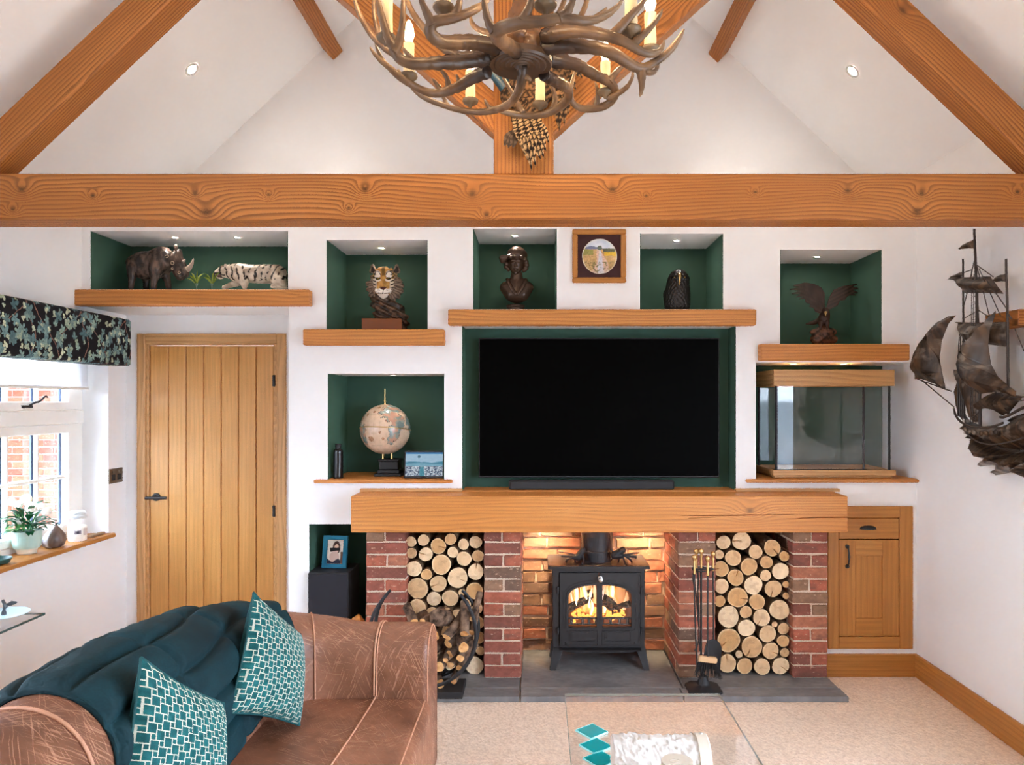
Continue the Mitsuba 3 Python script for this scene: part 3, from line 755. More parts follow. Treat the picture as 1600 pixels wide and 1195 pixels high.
# ---------------------------------------------------------------- window in the left wall
XW = -2.885
w = add('window_1', cat(bb(XW - 0.04, XW + 0.035, WY0, WY0 + 0.07, WZ0, WZ1, 0.004), bb(XW - 0.04, XW + 0.035, WY1 - 0.075, WY1, WZ0, WZ1, 0.004), bb(XW - 0.04, XW + 0.035, WY0, WY1, WZ0, WZ0 + 0.05, 0.004),
                        bb(XW - 0.04, XW + 0.035, WY0, WY1, WZ1 - 0.06, WZ1, 0.004), bb(XW - 0.04, XW + 0.045, WY0, WY1, 1.475, 1.560, 0.006), bb(XW - 0.04, XW + 0.035, 3.48, 3.54, WZ0, WZ1, 0.004)),
        'm_satin_white', kind='structure', label='cream casement window with small panes in the left wall')
for ya, yb_ in ((2.82, 3.48), (3.54, 4.385)):
    for za, zb_, rows in ((0.825, 1.475, 2), (1.560, 2.0, 1)):
        s_ = 0.052
        c_ = add('casement', cat(bb(XW - 0.01, XW + 0.05, ya, ya + s_, za, zb_, 0.005), bb(XW - 0.01, XW + 0.05, yb_ - s_ - 0.03, yb_, za, zb_, 0.005),
                                 bb(XW - 0.01, XW + 0.05, ya, yb_, za, za + s_, 0.005), bb(XW - 0.01, XW + 0.05, ya, yb_, zb_ - s_, zb_, 0.005)), 'm_satin_white', False, w)
        y0, y1, q0, q1 = ya + s_, yb_ - s_ - 0.03, za + s_, zb_ - s_
        nc = 3 if yb_ > 4 else 2
        bars, sp = [], [bb(XW - 0.004, XW + 0.004, y0, y0 + 0.016, q0, q1, 0), bb(XW - 0.004, XW + 0.004, y1 - 0.016, y1, q0, q1, 0)]
        for i in range(1, nc):
            y = y0 + (y1 - y0) * i / nc
            add('glazing_bar', bb(XW + 0.006, XW + 0.034, y - 0.010, y + 0.010, q0, q1, 0.005), 'm_satin_white', False, c_)
            sp.append(bb(XW - 0.004, XW + 0.004, y - 0.018, y + 0.018, q0, q1, 0))
        for i in range(1, rows):
            z = q0 + (q1 - q0) * i / rows + 0.01
            add('glazing_bar', bb(XW + 0.006, XW + 0.034, y0, y1, z - 0.010, z + 0.010, 0.005), 'm_satin_white', False, c_)
            sp.append(bb(XW - 0.004, XW + 0.004, y0, y1, z - 0.011, z + 0.011, 0))
        add('spacer_bar', cat(sp), prin(lin(96, 112, 140), 0.5), False, c_)
        add('pane', qx(XW - 0.007, y0, y1, q0, q1), 'm_pane', False, c_)
yq, zq, xq = 3.97, 1.585, XW + 0.055
add('stay_handle', cat(bb(xq - 0.006, xq + 0.006, yq - 0.06, yq + 0.02, zq - 0.008, zq + 0.006, 0.002), tube(spline([(xq, yq, zq), (xq + 0.02, yq + 0.005, zq + 0.02), (xq + 0.028, yq + 0.04, zq + 0.03), (xq + 0.03, yq + 0.075, zq + 0.055), (xq + 0.03, yq + 0.1, zq + 0.05)], 24), np.linspace(0.007, 0.0045, 24), 10)),
    'm_black_metal', 40, w, label='black monkey-tail window handle')
XS = -2.648
add('window_sill', wood(XW + 0.035, XS, WY0 - 0.06, WY1 + 0.012, WZ0 - 0.009, WZ0 + 0.016, 1, 0.005, (0.5, 0.8)), 'm_cabinet', kind='structure', label='oak window sill board under the left window')
SILL = WZ0 + 0.016


def leaf_layer(x, y, R0, dens, seed, lobes):
    """Scattered lobed leaves: (inside, tone, distance over radius)."""
    inside, tone, rel = mi.Float(0), mi.Float(0), mi.Float(1)
    i, j = dr.floor(x), dr.floor(y)
    for a in (-1, 0, 1):
        for b in (-1, 0, 1):
            ci, cj = i + a, j + b
            dx = x - (ci + mikit.cell_rand(ci, cj, seed)); dy = y - (cj + mikit.cell_rand(ci, cj, seed + 1))
            w = mikit.cell_rand(ci, cj, seed + 2)
            th = dr.atan2(dy, dx) + 6.28 * mikit.cell_rand(ci, cj, seed + 3)
            r = dr.sqrt(dx * dx + dy * dy)
            rad = R0 * (0.34 + 0.66 * dr.power(dr.abs(dr.cos(th * lobes * 0.5)), 1.1)) * (0.75 + 0.25 * dr.cos(th)) * (0.7 + 0.5 * mikit.cell_rand(ci, cj, seed + 4))
            hit = (r < rad) & (w < dens)
            inside = dr.select(hit, 1.0, inside)
            tone = dr.select(hit, mikit.cell_rand(ci, cj, seed + 5), tone)
            rel = dr.select(hit, r / rad, rel)
    return inside, tone, rel


def vine_fn(p, n, uv):
    u, v = uv.x, uv.y
    wx = (mikit.noise(u * 60.0, v * 60.0, 1.0) - 0.5) * 0.006; wz = (mikit.noise(u * 60.0, v * 60.0, 7.0) - 0.5) * 0.006
    x, y = u + wx, v + wz
    col = c3(lin(21, 21, 26))
    for k, (fr, am, c0) in enumerate(((7.0, 0.050, 0.05), (9.0, 0.035, 0.19), (6.0, 0.045, 0.31))):
        q = x - 0.42 * dr.floor(x / 0.42)
        d = dr.abs(q - c0 - am * dr.sin(y * fr * 2.2 + k) - (y - 1.97) * (0.5 - 0.45 * k))
        col = mikit.mix(col, c3(lin(132, 98, 84)), mikit.smoothstep(0.0040, 0.0026, d))
    for k, (sc, R0, dn, A, B, lb) in enumerate(((15.0, 0.62, 0.62, lin(54, 82, 88), lin(112, 142, 142), 5.0), (19.0, 0.60, 0.52, lin(72, 100, 104), lin(140, 164, 154), 5.0), (25.0, 0.56, 0.42, lin(110, 132, 118), lin(204, 208, 180), 3.0))):
        on, t, rel = leaf_layer(x * sc + 3.7 * k, y * sc * 0.9 + 5.1 * k, R0, dn, 11 * k, lb)
        lf = mikit.mix(c3(A), c3(B), dr.clip(mikit.noise(u * 300.0, v * 120.0, k + 2.0) * 0.55 + t * 0.75 - 0.15, 0, 1))
        lf = mikit.mix(lf, c3(A) * 0.7, mikit.smoothstep(0.35, 0.0, rel) * 0.6)
        col = mikit.mix(col, lf, on)
    return col


M['m_vine'] = prin(mikit.proc(vine_fn), 0.85, specular=0.2, sheen=0.3)
pel = bb(XL + 0.0015, -2.53, 2.45, 4.437, 1.832, 2.118, 0.012)
pel.uvs = None
pm = grain(pel, 1)
pm.uvs = np.stack([pm.vertices[:, 1] + pm.vertices[:, 0] * 0.5, pm.vertices[:, 2]], 1)
add('pelmet', pm, 'm_vine', label='dark pelmet printed with teal leafy branches above the window', cat='pelmet')
M['m_blind'] = {'type': 'principledthin', 'base_color': rgb(lin(238, 238, 240)), 'roughness': 0.9, 'diff_trans': 1.1, 'spec_trans': 0.0}
b_ = thing('roller_blind', 'white translucent roller blind half way down behind the pelmet', 'blind')
add('sheet', bb(-2.7915, -2.79, 2.80, 4.415, 1.70, 2.02, 0), 'm_blind', False, b_)
add('bottom_bar', bb(-2.798, -2.783, 2.79, 4.422, 1.684, 1.702, 0.004), 'm_satin_white', False, b_)
add('roller', rod((-2.80, 2.79, 2.02), (-2.80, 4.42, 2.02), 0.022, 16), 'm_satin_white', 30, b_)
# socket plate
t = thing('double_socket', 'dark bronze double socket plate on the left wall beside the door', 'socket')
M['m_bronze_plate'] = two({'type': 'principled', 'base_color': rgb(lin(112, 98, 82)), 'metallic': 0.8, 'roughness': 0.4})
yp, zp = 4.53, Z(743, 4.53)
add('plate', bb(XL, XL + 0.008, yp - 0.073, yp + 0.073, zp - 0.046, zp + 0.046, 0.003), 'm_bronze_plate', False, t)
for q in (-0.03, 0.03):
    add('outlet', cat(bb(XL + 0.006, XL + 0.011, yp + q - 0.017, yp + q + 0.017, zp - 0.026, zp + 0.010, 0.002)), 'm_matt_black', False, t)
    add('switch', bb(XL + 0.006, XL + 0.013, yp + q - 0.008, yp + q + 0.008, zp + 0.016, zp + 0.034, 0.002), 'm_bronze_plate', False, t)
# neighbour's brick wall outside
ext_rng = random.Random(3)
YX = 7.7
hw = thing('neighbour_wall', 'red brick house wall outside the window', 'brick wall')
add('mortar', bb(-8.5, -3.6, YX + 0.01, YX + 0.2, -0.5, 5, 0), prin(lin(178, 168, 162), 0.95), False, hw)
nr_ = thing('added_eaves', 'unseen overhang added above the outside brick wall to shade it', 'roof')  # unseen overhang added to keep sky light off the outside bricks
add('eaves', bb(-9, -3.2, YX - 1.6, YX + 0.2, 2.55, 2.7, 0.01), prin(lin(92, 70, 62), 0.9), False, nr_)
add('added_shade_wall', bb(-7.4, -7.2, 1.0, YX, -0.5, 2.6, 0), 'm_brick' if False else prin(lin(120, 84, 74), 0.9), label='unseen wall added outside the window to shade the brick house wall', cat='garden wall')  # out of view, added to cut more daylight from the bricks
outs = [bb(0, 0.215, YX, YX + 0.08, 0, 0.065, 0.003)]
for r in range(30):
    for c in range(9):
        x = -6.7 + c * 0.227 + (0.1135 if r % 2 else 0); z = 0.05 + r * 0.077
        m = move(outs[0], (x, 0, z))
        add('brick', const_uv(m, ext_rng.choice([0, 1, 4, 4, 1]) + 0.001, ext_rng.random()), 'm_brick', False, hw)
add('ground_outside', bb(-14, 14, -14, 14, -0.7, -0.4, 0), prin(lin(150, 146, 138), 0.95), kind='structure', label='paved ground outside')

# ---------------------------------------------------------------- television and soundbar
t = thing('television', 'large flat black television mounted in the dark green recess above the mantel', 'television')
yt = 4.27
M['m_screen'] = prin((0.001, 0.001, 0.001), 0.4, specular=0.02)
a, b, c, d_ = X(748, yt), X(1124, yt), Z(746, yt), Z(528, yt)
add('casing', cat(bb(a, b, yt, yt + 0.03, c, d_, 0.003), bb(a + 0.25, b - 0.25, yt + 0.03, yt + 0.065, c + 0.15, d_ - 0.2, 0.01)), 'm_matt_black', False, t)
add('screen', bb(a + 0.006, b - 0.006, yt - 0.002, yt + 0.001, c + 0.010, d_ - 0.006, 0.0005), 'm_screen', False, t)
add('wall_bracket', bb(-0.1, 0.9, yt + 0.062, 4.358, 1.35, 1.75, 0.004), 'm_black_metal', False, t)
t = thing('soundbar', 'long low black soundbar under the television', 'soundbar')
ys = 4.205
zs0 = R['tv'][2] + 0.002
add('body', bb(X(795, ys), X(1054, ys), ys, ys + 0.06, zs0, Z(750.5, ys), 0.008), 'm_matt_black', False, t)
M['m_mesh_grey'] = prin(lin(40, 41, 43), 0.75)
add('grille', bb(X(798, ys), X(1051, ys), ys - 0.003, ys + 0.002, zs0 + 0.006, Z(753, ys), 0.002), 'm_mesh_grey', False, t)


# ---------------------------------------------------------------- stove with its fire
SY = 4.195                              # plane of the doors
def SX(u): return X(840 + u / 5.43, SY)
def SZ(v): return Z(840 + v / 5.43, SY)
SYB = SY + 0.30
st = thing('wood_stove', 'black cast iron wood burning stove with two arched glass doors and a lit fire', 'stove')
bx0, bx1, bz0, bz1 = SX(128), SX(912), SZ(940), SZ(262)
w_ = 0.022
add('body', cat(bb(bx0, bx0 + w_, SY + 0.012, SYB, bz0, bz1, 0.004), bb(bx1 - w_, bx1, SY + 0.012, SYB, bz0, bz1, 0.004), bb(bx0, bx1, SYB - w_, SYB, bz0, bz1, 0.004), bb(bx0, bx1, SY + 0.012, SYB, bz1 - w_, bz1, 0.003), bb(bx0, bx1, SY + 0.012, SYB, bz0, bz0 + w_, 0.003),
               bb(bx0, SX(188), SY + 0.006, SY + 0.03, bz0, bz1, 0.004), bb(SX(868), bx1, SY + 0.006, SY + 0.03, bz0, bz1, 0.004), bb(bx0, bx1, SY + 0.006, SY + 0.03, SZ(300), bz1, 0.004), bb(bx0, bx1, SY + 0.006, SY + 0.03, bz0, SZ(905), 0.004)), 'm_cast_iron', False, st)
# top plate with rounded front corners
px = lambda a, b: (a, b)
tp = sbox(bx0 - 0.028, SY - 0.022, bx1 + 0.028, SYB + 0.01).buffer(-0.02).buffer(0.02)
tpm = trimesh.creation.extrude_polygon(tp, 0.014, engine='earcut'); tpm.apply_translation((0, 0, bz1))
tp2 = trimesh.creation.extrude_polygon(tp.buffer(-0.006), 0.004, engine='earcut'); tp2.apply_translation((0, 0, bz1 + 0.014))
TOP = bz1 + 0.018
add('top_plate', cat(tpm, tp2), 'm_cast_iron', False, st, label='smooth lighter top plate')
fx, fy = X(932.5, 4.35), 4.35
add('flue_pipe', cat(lathe([(0.093, TOP), (0.093, TOP + 0.05), (0.098, TOP + 0.052), (0.098, TOP + 0.062), (0.095, TOP + 0.066), (0.095, 1.058)], 40, (fx, fy, 0))), 'm_cast_iron', 30, st)
for s in (0, 1):
    for yy, ln in ((SY + 0.03, 1), (SYB - 0.05, 0)):
        a0, a1 = (SX(133), SX(228)) if s == 0 else (SX(838), SX(918))
        b0, b1 = (SX(105), SX(152)) if s == 0 else (SX(905), SX(952))
        top = np.array([[a0, yy, bz0 + 0.004], [a1, yy, bz0 + 0.004], [a1, yy + 0.05, bz0 + 0.004], [a0, yy + 0.05, bz0 + 0.004]])
        bot = np.array([[b0, yy - 0.02, HZ], [b1, yy - 0.02, HZ], [b1, yy + 0.03, HZ], [b0, yy + 0.03, HZ]])
        add('leg', trimesh.convex.convex_hull(np.vstack([top, bot])), 'm_cast_iron', False, st)
ap = np.array([(SX(180), SZ(938)), (SX(880), SZ(938)), (SX(850), SZ(962)), (SX(760), SZ(975)), (SX(300), SZ(975)), (SX(225), SZ(962))])
add('ash_lip', cat(extr(Polygon(ap), SY - 0.004, SY + 0.014), bb(SX(185), SX(875), SY - 0.04, SY + 0.01, SZ(945), SZ(936), 0.003)), 'm_cast_iron', False, st)


def arch(x0, x1, z0, zs, zt, left):
    """Half-arched opening: springs at zs on the outer side and reaches zt at the inner one."""
    n = 14
    w = x1 - x0
    pts = []
    for k in range(n + 1):
        a = math.pi / 2 * k / n
        pts.append((x0 + w * (1 - math.cos(a)) if left else x1 - w * (1 - math.cos(a)), zs + (zt - zs) * math.sin(a) ** 0.9))
    pts = pts + [((x1 if left else x0), z0), ((x0 if left else x1), z0)]
    return Polygon(pts).buffer(0)


for s in (0, 1):
    left = s == 0
    a, b = (SX(188), SX(516)) if left else (SX(520), SX(868))
    gx0, gx1 = (SX(262), SX(500)) if left else (SX(550), SX(795))
    gz0, gzs, gzt = SZ(755), SZ(500), SZ(400)
    hole = arch(gx0, gx1, gz0, gzs, gzt, left)
    slab = sbox(a, SZ(915), b, SZ(295))
    dk = add('door', extr(slab.difference(hole), SY - 0.006, SY + 0.016), 'm_cast_iron', False, st)
    rim = hole.buffer(0.013).difference(hole.buffer(0.002)).intersection(slab)
    add('arch_moulding', extr(rim, SY - 0.014, SY - 0.004), 'm_cast_iron', False, dk)
    o = hole.buffer(0.030).difference(hole.buffer(0.024)).intersection(sbox(a + 0.004, SZ(790), b - 0.004, SZ(320)))
    add('outline_moulding', extr(o, SY - 0.010, SY - 0.004), 'm_cast_iron', False, dk)
    p0, p1 = (SX(270), SX(490)) if left else (SX(568), SX(788))
    fr_ = sbox(p0, SZ(880), p1, SZ(785)).difference(sbox(p0 + 0.004, SZ(872), p1 - 0.004, SZ(793)))
    inn = sbox(p0 + 0.010, SZ(862), p1 - 0.010, SZ(800))
    add('lower_panel', cat(extr(fr_, SY - 0.011, SY - 0.004), extr(inn.buffer(-0.004).buffer(0.004, join_style=2), SY - 0.009, SY - 0.004)), 'm_cast_iron', False, dk)
    add('edge_moulding', extr(slab.buffer(-0.001).difference(slab.buffer(-0.007)), SY - 0.011, SY - 0.004), 'm_cast_iron', False, dk)
    mid = (p0 + p1) / 2
    add('vent_slider', lathe([(0.004, -0.014), (0.006, -0.010), (0.004, 0)], 12, (mid, SY - 0.004, SZ(878)), 'y'), 'm_cast_iron', 30, dk)
    add('stud', lathe([(0.001, -0.010), (0.006, -0.007), (0.007, 0)], 12, (SX(243) if left else SX(825), SY - 0.006, SZ(890)), 'y'), 'm_cast_iron', 30, dk)
    g_ = hole.buffer(0.006)
    pv = extr(g_, 0, 1); kf = (np.abs(pv.face_normals[:, 1] + 1) < 1e-3); pv = trimesh.Trimesh(pv.vertices * [1, 0, 1] + [0, SY + 0.011, 0], pv.faces[kf], process=False)
    add('pane', pv, 'm_pane', False, dk)
    for v in (440, 785):
        hx = SX(172) if left else SX(880)
        add('hinge', cat(rod((hx, SY - 0.004, SZ(v + 30)), (hx, SY - 0.004, SZ(v - 25)), 0.008, 10), bb(hx - 0.012, hx + 0.012, SY - 0.006, SY + 0.008, SZ(v + 14), SZ(v - 10), 0.002)), 'm_cast_iron', 40, dk)
add('door_knob', lathe([(0.002, -0.050), (0.012, -0.047), (0.0155, -0.038), (0.012, -0.028), (0.007, -0.022), (0.007, -0.010), (0.014, -0.008), (0.015, 0)], 20, (SX(530), SY - 0.005, SZ(342)), 'y'), 'm_steel', 40, st, label='round metal door knob')
add('centre_strip', bb(SX(505), SX(545), SY - 0.012, SY - 0.004, SZ(912), SZ(365), 0.003), 'm_cast_iron', False, st)
add('fire_brick', bb(bx0 + 0.03, bx1 - 0.03, SYB - 0.045, SYB - 0.024, bz0 + 0.03, bz1 - 0.03, 0.003), prin(lin(176, 128, 80), 0.9), False, st)
add('grate_bar', cat(bb(SX(262), SX(800), SY + 0.03, SY + 0.045, SZ(705), SZ(690), 0.002), bb(SX(262), SX(800), SY + 0.03, SY + 0.045, SZ(752), SZ(742), 0.002), *[bb(SX(u) - 0.008, SX(u) + 0.008, SY + 0.03, SY + 0.045, SZ(750), SZ(690), 0.002) for u in (290, 385, 440, 500, 555, 625, 700, 770)]), 'm_cast_iron', False, st)


# burning logs, embers and flames
def char_fn(p, n, uv):
    a = mikit.fbm(p.x * 60.0, p.y * 60.0, p.z * 60.0, 3)
    return mikit.mix(c3(lin(24, 18, 14)), c3(lin(110, 74, 46)), mikit.smoothstep(0.45, 0.75, a))


M['m_char'] = prin(mikit.proc(char_fn), 0.95, specular=0.1)
for i, (u0, v0, u1, v1, y0, y1, r) in enumerate(((255, 650, 470, 570, SY + 0.09, SY + 0.14, 0.024), (560, 560, 700, 690, SY + 0.10, SY + 0.16, 0.034), (420, 560, 590, 540, SY + 0.17, SY + 0.18, 0.030), (640, 700, 800, 600, SY + 0.15, SY + 0.10, 0.02))):
    p = spline([(SX(u0), y0, SZ(v0)), ((SX(u0) + SX(u1)) / 2, (y0 + y1) / 2 + 0.006, (SZ(v0) + SZ(v1)) / 2 + 0.006), (SX(u1), y1, SZ(v1))], 8)
    add('burning_log', tube(p, r * np.array([1, 1.05, .97, 1.03, 1, .96, 1.02, .98]), 12), 'm_char', 40, st)
erng = np.random.default_rng(4)
em = []
for k in range(90):
    u, v, y = erng.uniform(300, 760), erng.uniform(660, 745), SY + erng.uniform(0.06, 0.17)
    if abs(u - 525) > 220 and erng.random() < 0.5: continue
    e = trimesh.creation.icosphere(0, erng.uniform(0.006, 0.014)); e.vertices += erng.normal(0, 0.002, e.vertices.shape); e.apply_translation((SX(u), y, SZ(v))); em.append(e)
add('embers', cat(em), 'm_char', False, st, kind='stuff', emit=np.array([1.0, 0.30, 0.05]) * 0.22 * LAMP, weight=0.3)
FL = [(330, 640, 40, 300, -8), (300, 650, 26, 480, -4), (430, 610, 44, 398, -30), (455, 660, 40, 470, 12), (410, 690, 34, 570, 10), (470, 700, 30, 560, -6), (580, 690, 34, 540, -10), (640, 560, 50, 400, 40), (690, 640, 34, 500, -40), (620, 620, 40, 440, -20), (560, 600, 30, 420, 14), (760, 660, 44, 500, 20), (370, 620, 30, 460, 12), (500, 620, 40, 430, 10),
      (320, 720, 130, 430, -6), (440, 720, 130, 360, 6), (600, 720, 130, 350, -6), (720, 720, 130, 420, 8)]  # the broad rear flames are added as orange glow behind the glass
frng = np.random.default_rng(8)
for i, (u, vb, wd, vt, lean) in enumerate(FL):
    y = SY + 0.11 + 0.012 * (i % 5) if i < 14 else SY + 0.215
    n = 16
    t_ = np.linspace(0, 1, n)
    path = np.stack([SX(u) + (lean * t_ ** 1.4 + 10 * np.sin(t_ * 5 + i)) / 5.43 * SY / F, np.full(n, y) + 0.01 * np.sin(4 * t_ + i), SZ(vb) + (SZ(vt) - SZ(vb)) * t_], 1)
    r = (wd / 5.43 * SY / F) * 0.62 * np.sin(np.pi * np.clip(t_ * 0.82 + 0.12, 0, 1)) ** 0.8 * (1 - t_) ** 0.45 + 0.0008
    m = tube(path, r, 12, flat=0.9)
    hot = (i in (0, 2, 7, 3, 5, 6))
    c_ = np.array([1.0, 0.40, 0.05]) * 0.12 if hot else np.array([1.0, 0.30, 0.025]) * (0.075 if i < 14 else 0.045)
    add('flame', m, 'm_lamp', True, st, emit=c_ * LAMP, weight=0.12)
    if hot:
        core = tube(path[1:-3], r[1:-3] * 0.45, 10); core.apply_translation((0, -0.010 - r.max() * 0.6, 0))
        add('flame', core, 'm_lamp', True, st, emit=np.array([1.0, 0.70, 0.26]) * 0.30 * LAMP, weight=0.12)


# two black metal figurines on the stove top
for s_, lab, balls, limbs in ((0, 'black metal winged figurine on the stove top, left of the flue pipe', [(385, 105, 24), (345, 165, 30), (300, 165, 18)],
                               [((175, 120), (260, 132), (335, 150), 6), ((200, 158), (250, 160), (300, 165), 9), ((248, 235), (246, 190), (300, 168), 9), ((375, 235), (386, 165), (360, 118), 13), ((330, 232), (318, 200), (335, 170), 8), ((440, 110), (410, 120), (385, 115), 6)]),
                              (1, 'black metal winged figurine on the stove top, right of the flue pipe', [(722, 105, 27), (655, 148, 34), (700, 150, 28)],
                               [((862, 125), (800, 135), (720, 145), 8), ((840, 166), (790, 158), (730, 150), 11), ((685, 222), (690, 190), (690, 155), 9), ((740, 222), (735, 190), (720, 150), 9), ((800, 236), (795, 195), (740, 152), 9), ((620, 95), (640, 115), (655, 140), 8), ((620, 180), (640, 170), (655, 155), 8)])):
    fg = thing('stove_figurine', lab, 'figurine', 'figurines on the stove')
    yq = SY + 0.05
    def sq(u, v): p_ = at(840 + u / 5.43, 840 + v / 5.43, yq); return p_
    add('body', blob([(*sq(u, v), r / 5.43 * yq / F) for u, v, r in balls], .004, 3), 'm_matt_black', True, fg)
    for k, (a, b, c_, r) in enumerate(limbs):
        P3 = np.array([sq(*a), sq(*b), sq(*c_)])
        if a[1] > 210: P3[0, 2] = TOP + 0.0045; P3[0, 1] = yq + (-.035 if k % 2 else .02)
        add('limb', tube(spline(P3, 12), r / 5.43 * yq / F * np.linspace(.8, 1, 12), 8), 'm_matt_black', True, fg)


# ---------------------------------------------------------------- sofa with throw and cushions
def leather_fn(p, n, uv):
    a = mikit.fbm(p.x * 3.2, p.y * 3.2, p.z * 3.2, 4)
    b = mikit.fbm(p.x * 14.0, p.y * 14.0, p.z * 14.0, 3)
    c = mikit.mix(c3(lin(94, 59, 43)), c3(lin(152, 102, 76)), dr.clip(a * 1.9 - 0.45 + (b - 0.5) * 0.5, 0, 1))
    for k, (dx, dy, dz, ex, ey, ez) in enumerate(((.6, .5, .6, -.7, .7, .2), (.2, -.6, .75, .8, .5, .3), (-.7, .3, .6, .4, .8, .2), (.9, .1, -.35, .1, .7, .7))):
        a1 = p.x * dx + p.y * dy + p.z * dz; b1 = p.x * ex + p.y * ey + p.z * ez + 0.012 * b
        s = mikit.noise(a1 * 22.0 + k * 9.0, b1 * 420.0, k * 3.0)
        g = mikit.noise(p.x * 6.0 + k * 5.0, p.y * 6.0, p.z * 6.0)
        c = mikit.mix(c, c3(lin(206, 156, 126)), mikit.smoothstep(0.72, 0.92, s) * mikit.smoothstep(0.35, 0.7, g) * 0.32)
    return c * (0.94 + 0.12 * mikit.noise(p.x * 150.0, p.y * 150.0, p.z * 150.0))


def leather_h(p, n, uv):
    return mikit.fbm(p.x * 90.0, p.y * 90.0, p.z * 90.0, 2) + 2.0 * mikit.noise(p.x * 17.0, p.y * 17.0, p.z * 17.0)


M['m_leather'] = {'type': 'bumpmap', 'arbitrary': mikit.proc(leather_h, 2e-3), 'scale': 0.0016, 'b': prin(mikit.proc(leather_fn), 0.42, specular=0.45)}
M['m_piping'] = prin(lin(182, 132, 104), 0.6)
SEAT = 0.42
XB_, YA, XF, YN0 = -1.02, 2.87, -0.445, 1.05         # face of the back, face of the far arm, front edge, near end
RC = 0.20                                             # inner corner radius


def path_pt(s):
    """Point, outward normal and tangent of the inner line: along the back (+y), round the corner, along the arm (+x)."""
    L1 = YA - RC - YN0; L2 = RC * math.pi / 2
    if s < L1: return np.array([XB_, YN0 + s]), np.array([-1.0, 0.0])
    if s < L1 + L2:
        a = (s - L1) / RC
        return np.array([XB_ + RC - RC * math.cos(a), YA - RC + RC * math.sin(a)]), np.array([-math.cos(a), math.sin(a)])
    return np.array([XB_ + RC + (s - L1 - L2), YA]), np.array([0.0, 1.0])


L1_, L2_ = YA - RC - YN0, RC * math.pi / 2
LTOT = L1_ + L2_ + (XF - XB_ - RC)


def sm(a, b, x): t = np.clip((x - a) / (b - a), 0, 1); return t * t * (3 - 2 * t)


def sofa_dim(s):
    w = sm(L1_ - 0.15, L1_ + L2_ + 0.10, s)
    h = 0.895 * (1 - w) + 0.682 * w - 0.05 * sm(L1_ - 0.6, L1_, s) * (1 - w)
    return h, 0.36 * (1 - w) + 0.25 * w


def profile(s, nq=40, d=0.0, z_lo=0.06, z_out=0.06):
    """Section of the back or arm at s: from low on the inner face over the roll to low on the outer face, offset by d."""
    h, t = sofa_dim(s)
    r = t / 2
    zc = h - r
    q = []
    for z in np.linspace(z_lo, zc, nq // 3, endpoint=False): q.append((-d + 0.20 * max(z - SEAT, 0) * 0.35, z))
    o0 = 0.20 * (zc - SEAT) * 0.35
    for a in np.linspace(0, math.pi, nq // 3 + 2): q.append((o0 + r - (r + d) * math.cos(a), zc + (r + d) * math.sin(a)))
    for z in np.linspace(zc, z_out, nq // 3)[1:]: q.append((o0 + t + d, z))
    return np.array(q)


def skin(S, prof, bulge=None):
    rows = []
    for i, s in enumerate(S):
        c, nrm = path_pt(s); q = prof(s)
        rows.append(np.stack([c[0] + nrm[0] * q[:, 0], c[1] + nrm[1] * q[:, 0], q[:, 1]], 1))
    return np.array(rows)


def sheet(rows, close=True):
    a, b = rows.shape[:2]
    i, j = np.meshgrid(np.arange(a - 1), np.arange(b - 1), indexing='ij'); i, j = i.ravel(), j.ravel()
    f = np.vstack([np.stack([i * b + j, i * b + j + 1, (i + 1) * b + j + 1], 1), np.stack([i * b + j, (i + 1) * b + j + 1, (i + 1) * b + j], 1)])
    v = rows.reshape(-1, 3)
    if close:
        for e in (0, a - 1):
            c = len(v); v = np.vstack([v, rows[e].mean(0, keepdims=True)])
            k = np.arange(b); k2 = (k + 1) % b
            tri = np.stack([np.full(b, c), e * b + k, e * b + k2], 1)
            f = np.vstack([f, tri if e == 0 else tri[:, ::-1]])
        i = np.arange(a - 1)
        f = np.vstack([f, np.stack([i * b + b - 1, i * b, (i + 1) * b], 1), np.stack([i * b + b - 1, (i + 1) * b, (i + 1) * b + b - 1], 1)])
    return trimesh.Trimesh(v, f, process=False)


so = thing('sofa', 'brown distressed leather sofa with a high rolled back and contrast piping', 'sofa')
S = np.r_[np.linspace(0, L1_, 30), np.linspace(L1_, L1_ + L2_, 12)[1:], np.linspace(L1_ + L2_, LTOT - 0.03, 12)[1:]]
rows = skin(S, lambda s: profile(s))
# round the end of the arm
ends = []
for k in range(1, 7):
    a = k / 6 * math.pi / 2
    q = rows[-1].copy(); cz = np.array([0, YA + 0.125, 0.40])
    q[:, 0] = XF - 0.03 + 0.03 * math.sin(a)
    sc = 1 - 0.10 * (1 - math.cos(a))
    q[:, 1] = cz[1] + (q[:, 1] - cz[1]) * (1 - 0.16 * (1 - math.cos(a))); q[:, 2] = np.where(q[:, 2] > 0.3, 0.3 + (q[:, 2] - 0.3) * sc, q[:, 2])
    ends.append(q)
rows = np.concatenate([rows, np.array(ends)])
add('back', sheet(rows), 'm_leather', 40, so)


def rbox(x0, x1, y0, y1, z0, z1, r, edge=0.04, puff=0.0):
    """A box with well rounded edges and a slightly domed top."""
    b = [m3.Manifold.sphere(r, 24).translate((x, y, z)) for x in (x0 + r, x1 - r) for y in (y0 + r, y1 - r) for z in (z0 + r, z1 - r)]
    m = tm(m3.Manifold.batch_hull(b).refine_to_length(edge)); m.merge_vertices()
    if puff:
        u = (m.vertices[:, 0] - x0) / (x1 - x0); v = (m.vertices[:, 1] - y0) / (y1 - y0)
        m.vertices[:, 2] += puff * np.clip(4 * u * (1 - u), 0, 1) ** 0.5 * np.clip(4 * v * (1 - v), 0, 1) ** 0.5 * (m.vertices[:, 2] > (z0 + z1) / 2)
    return m


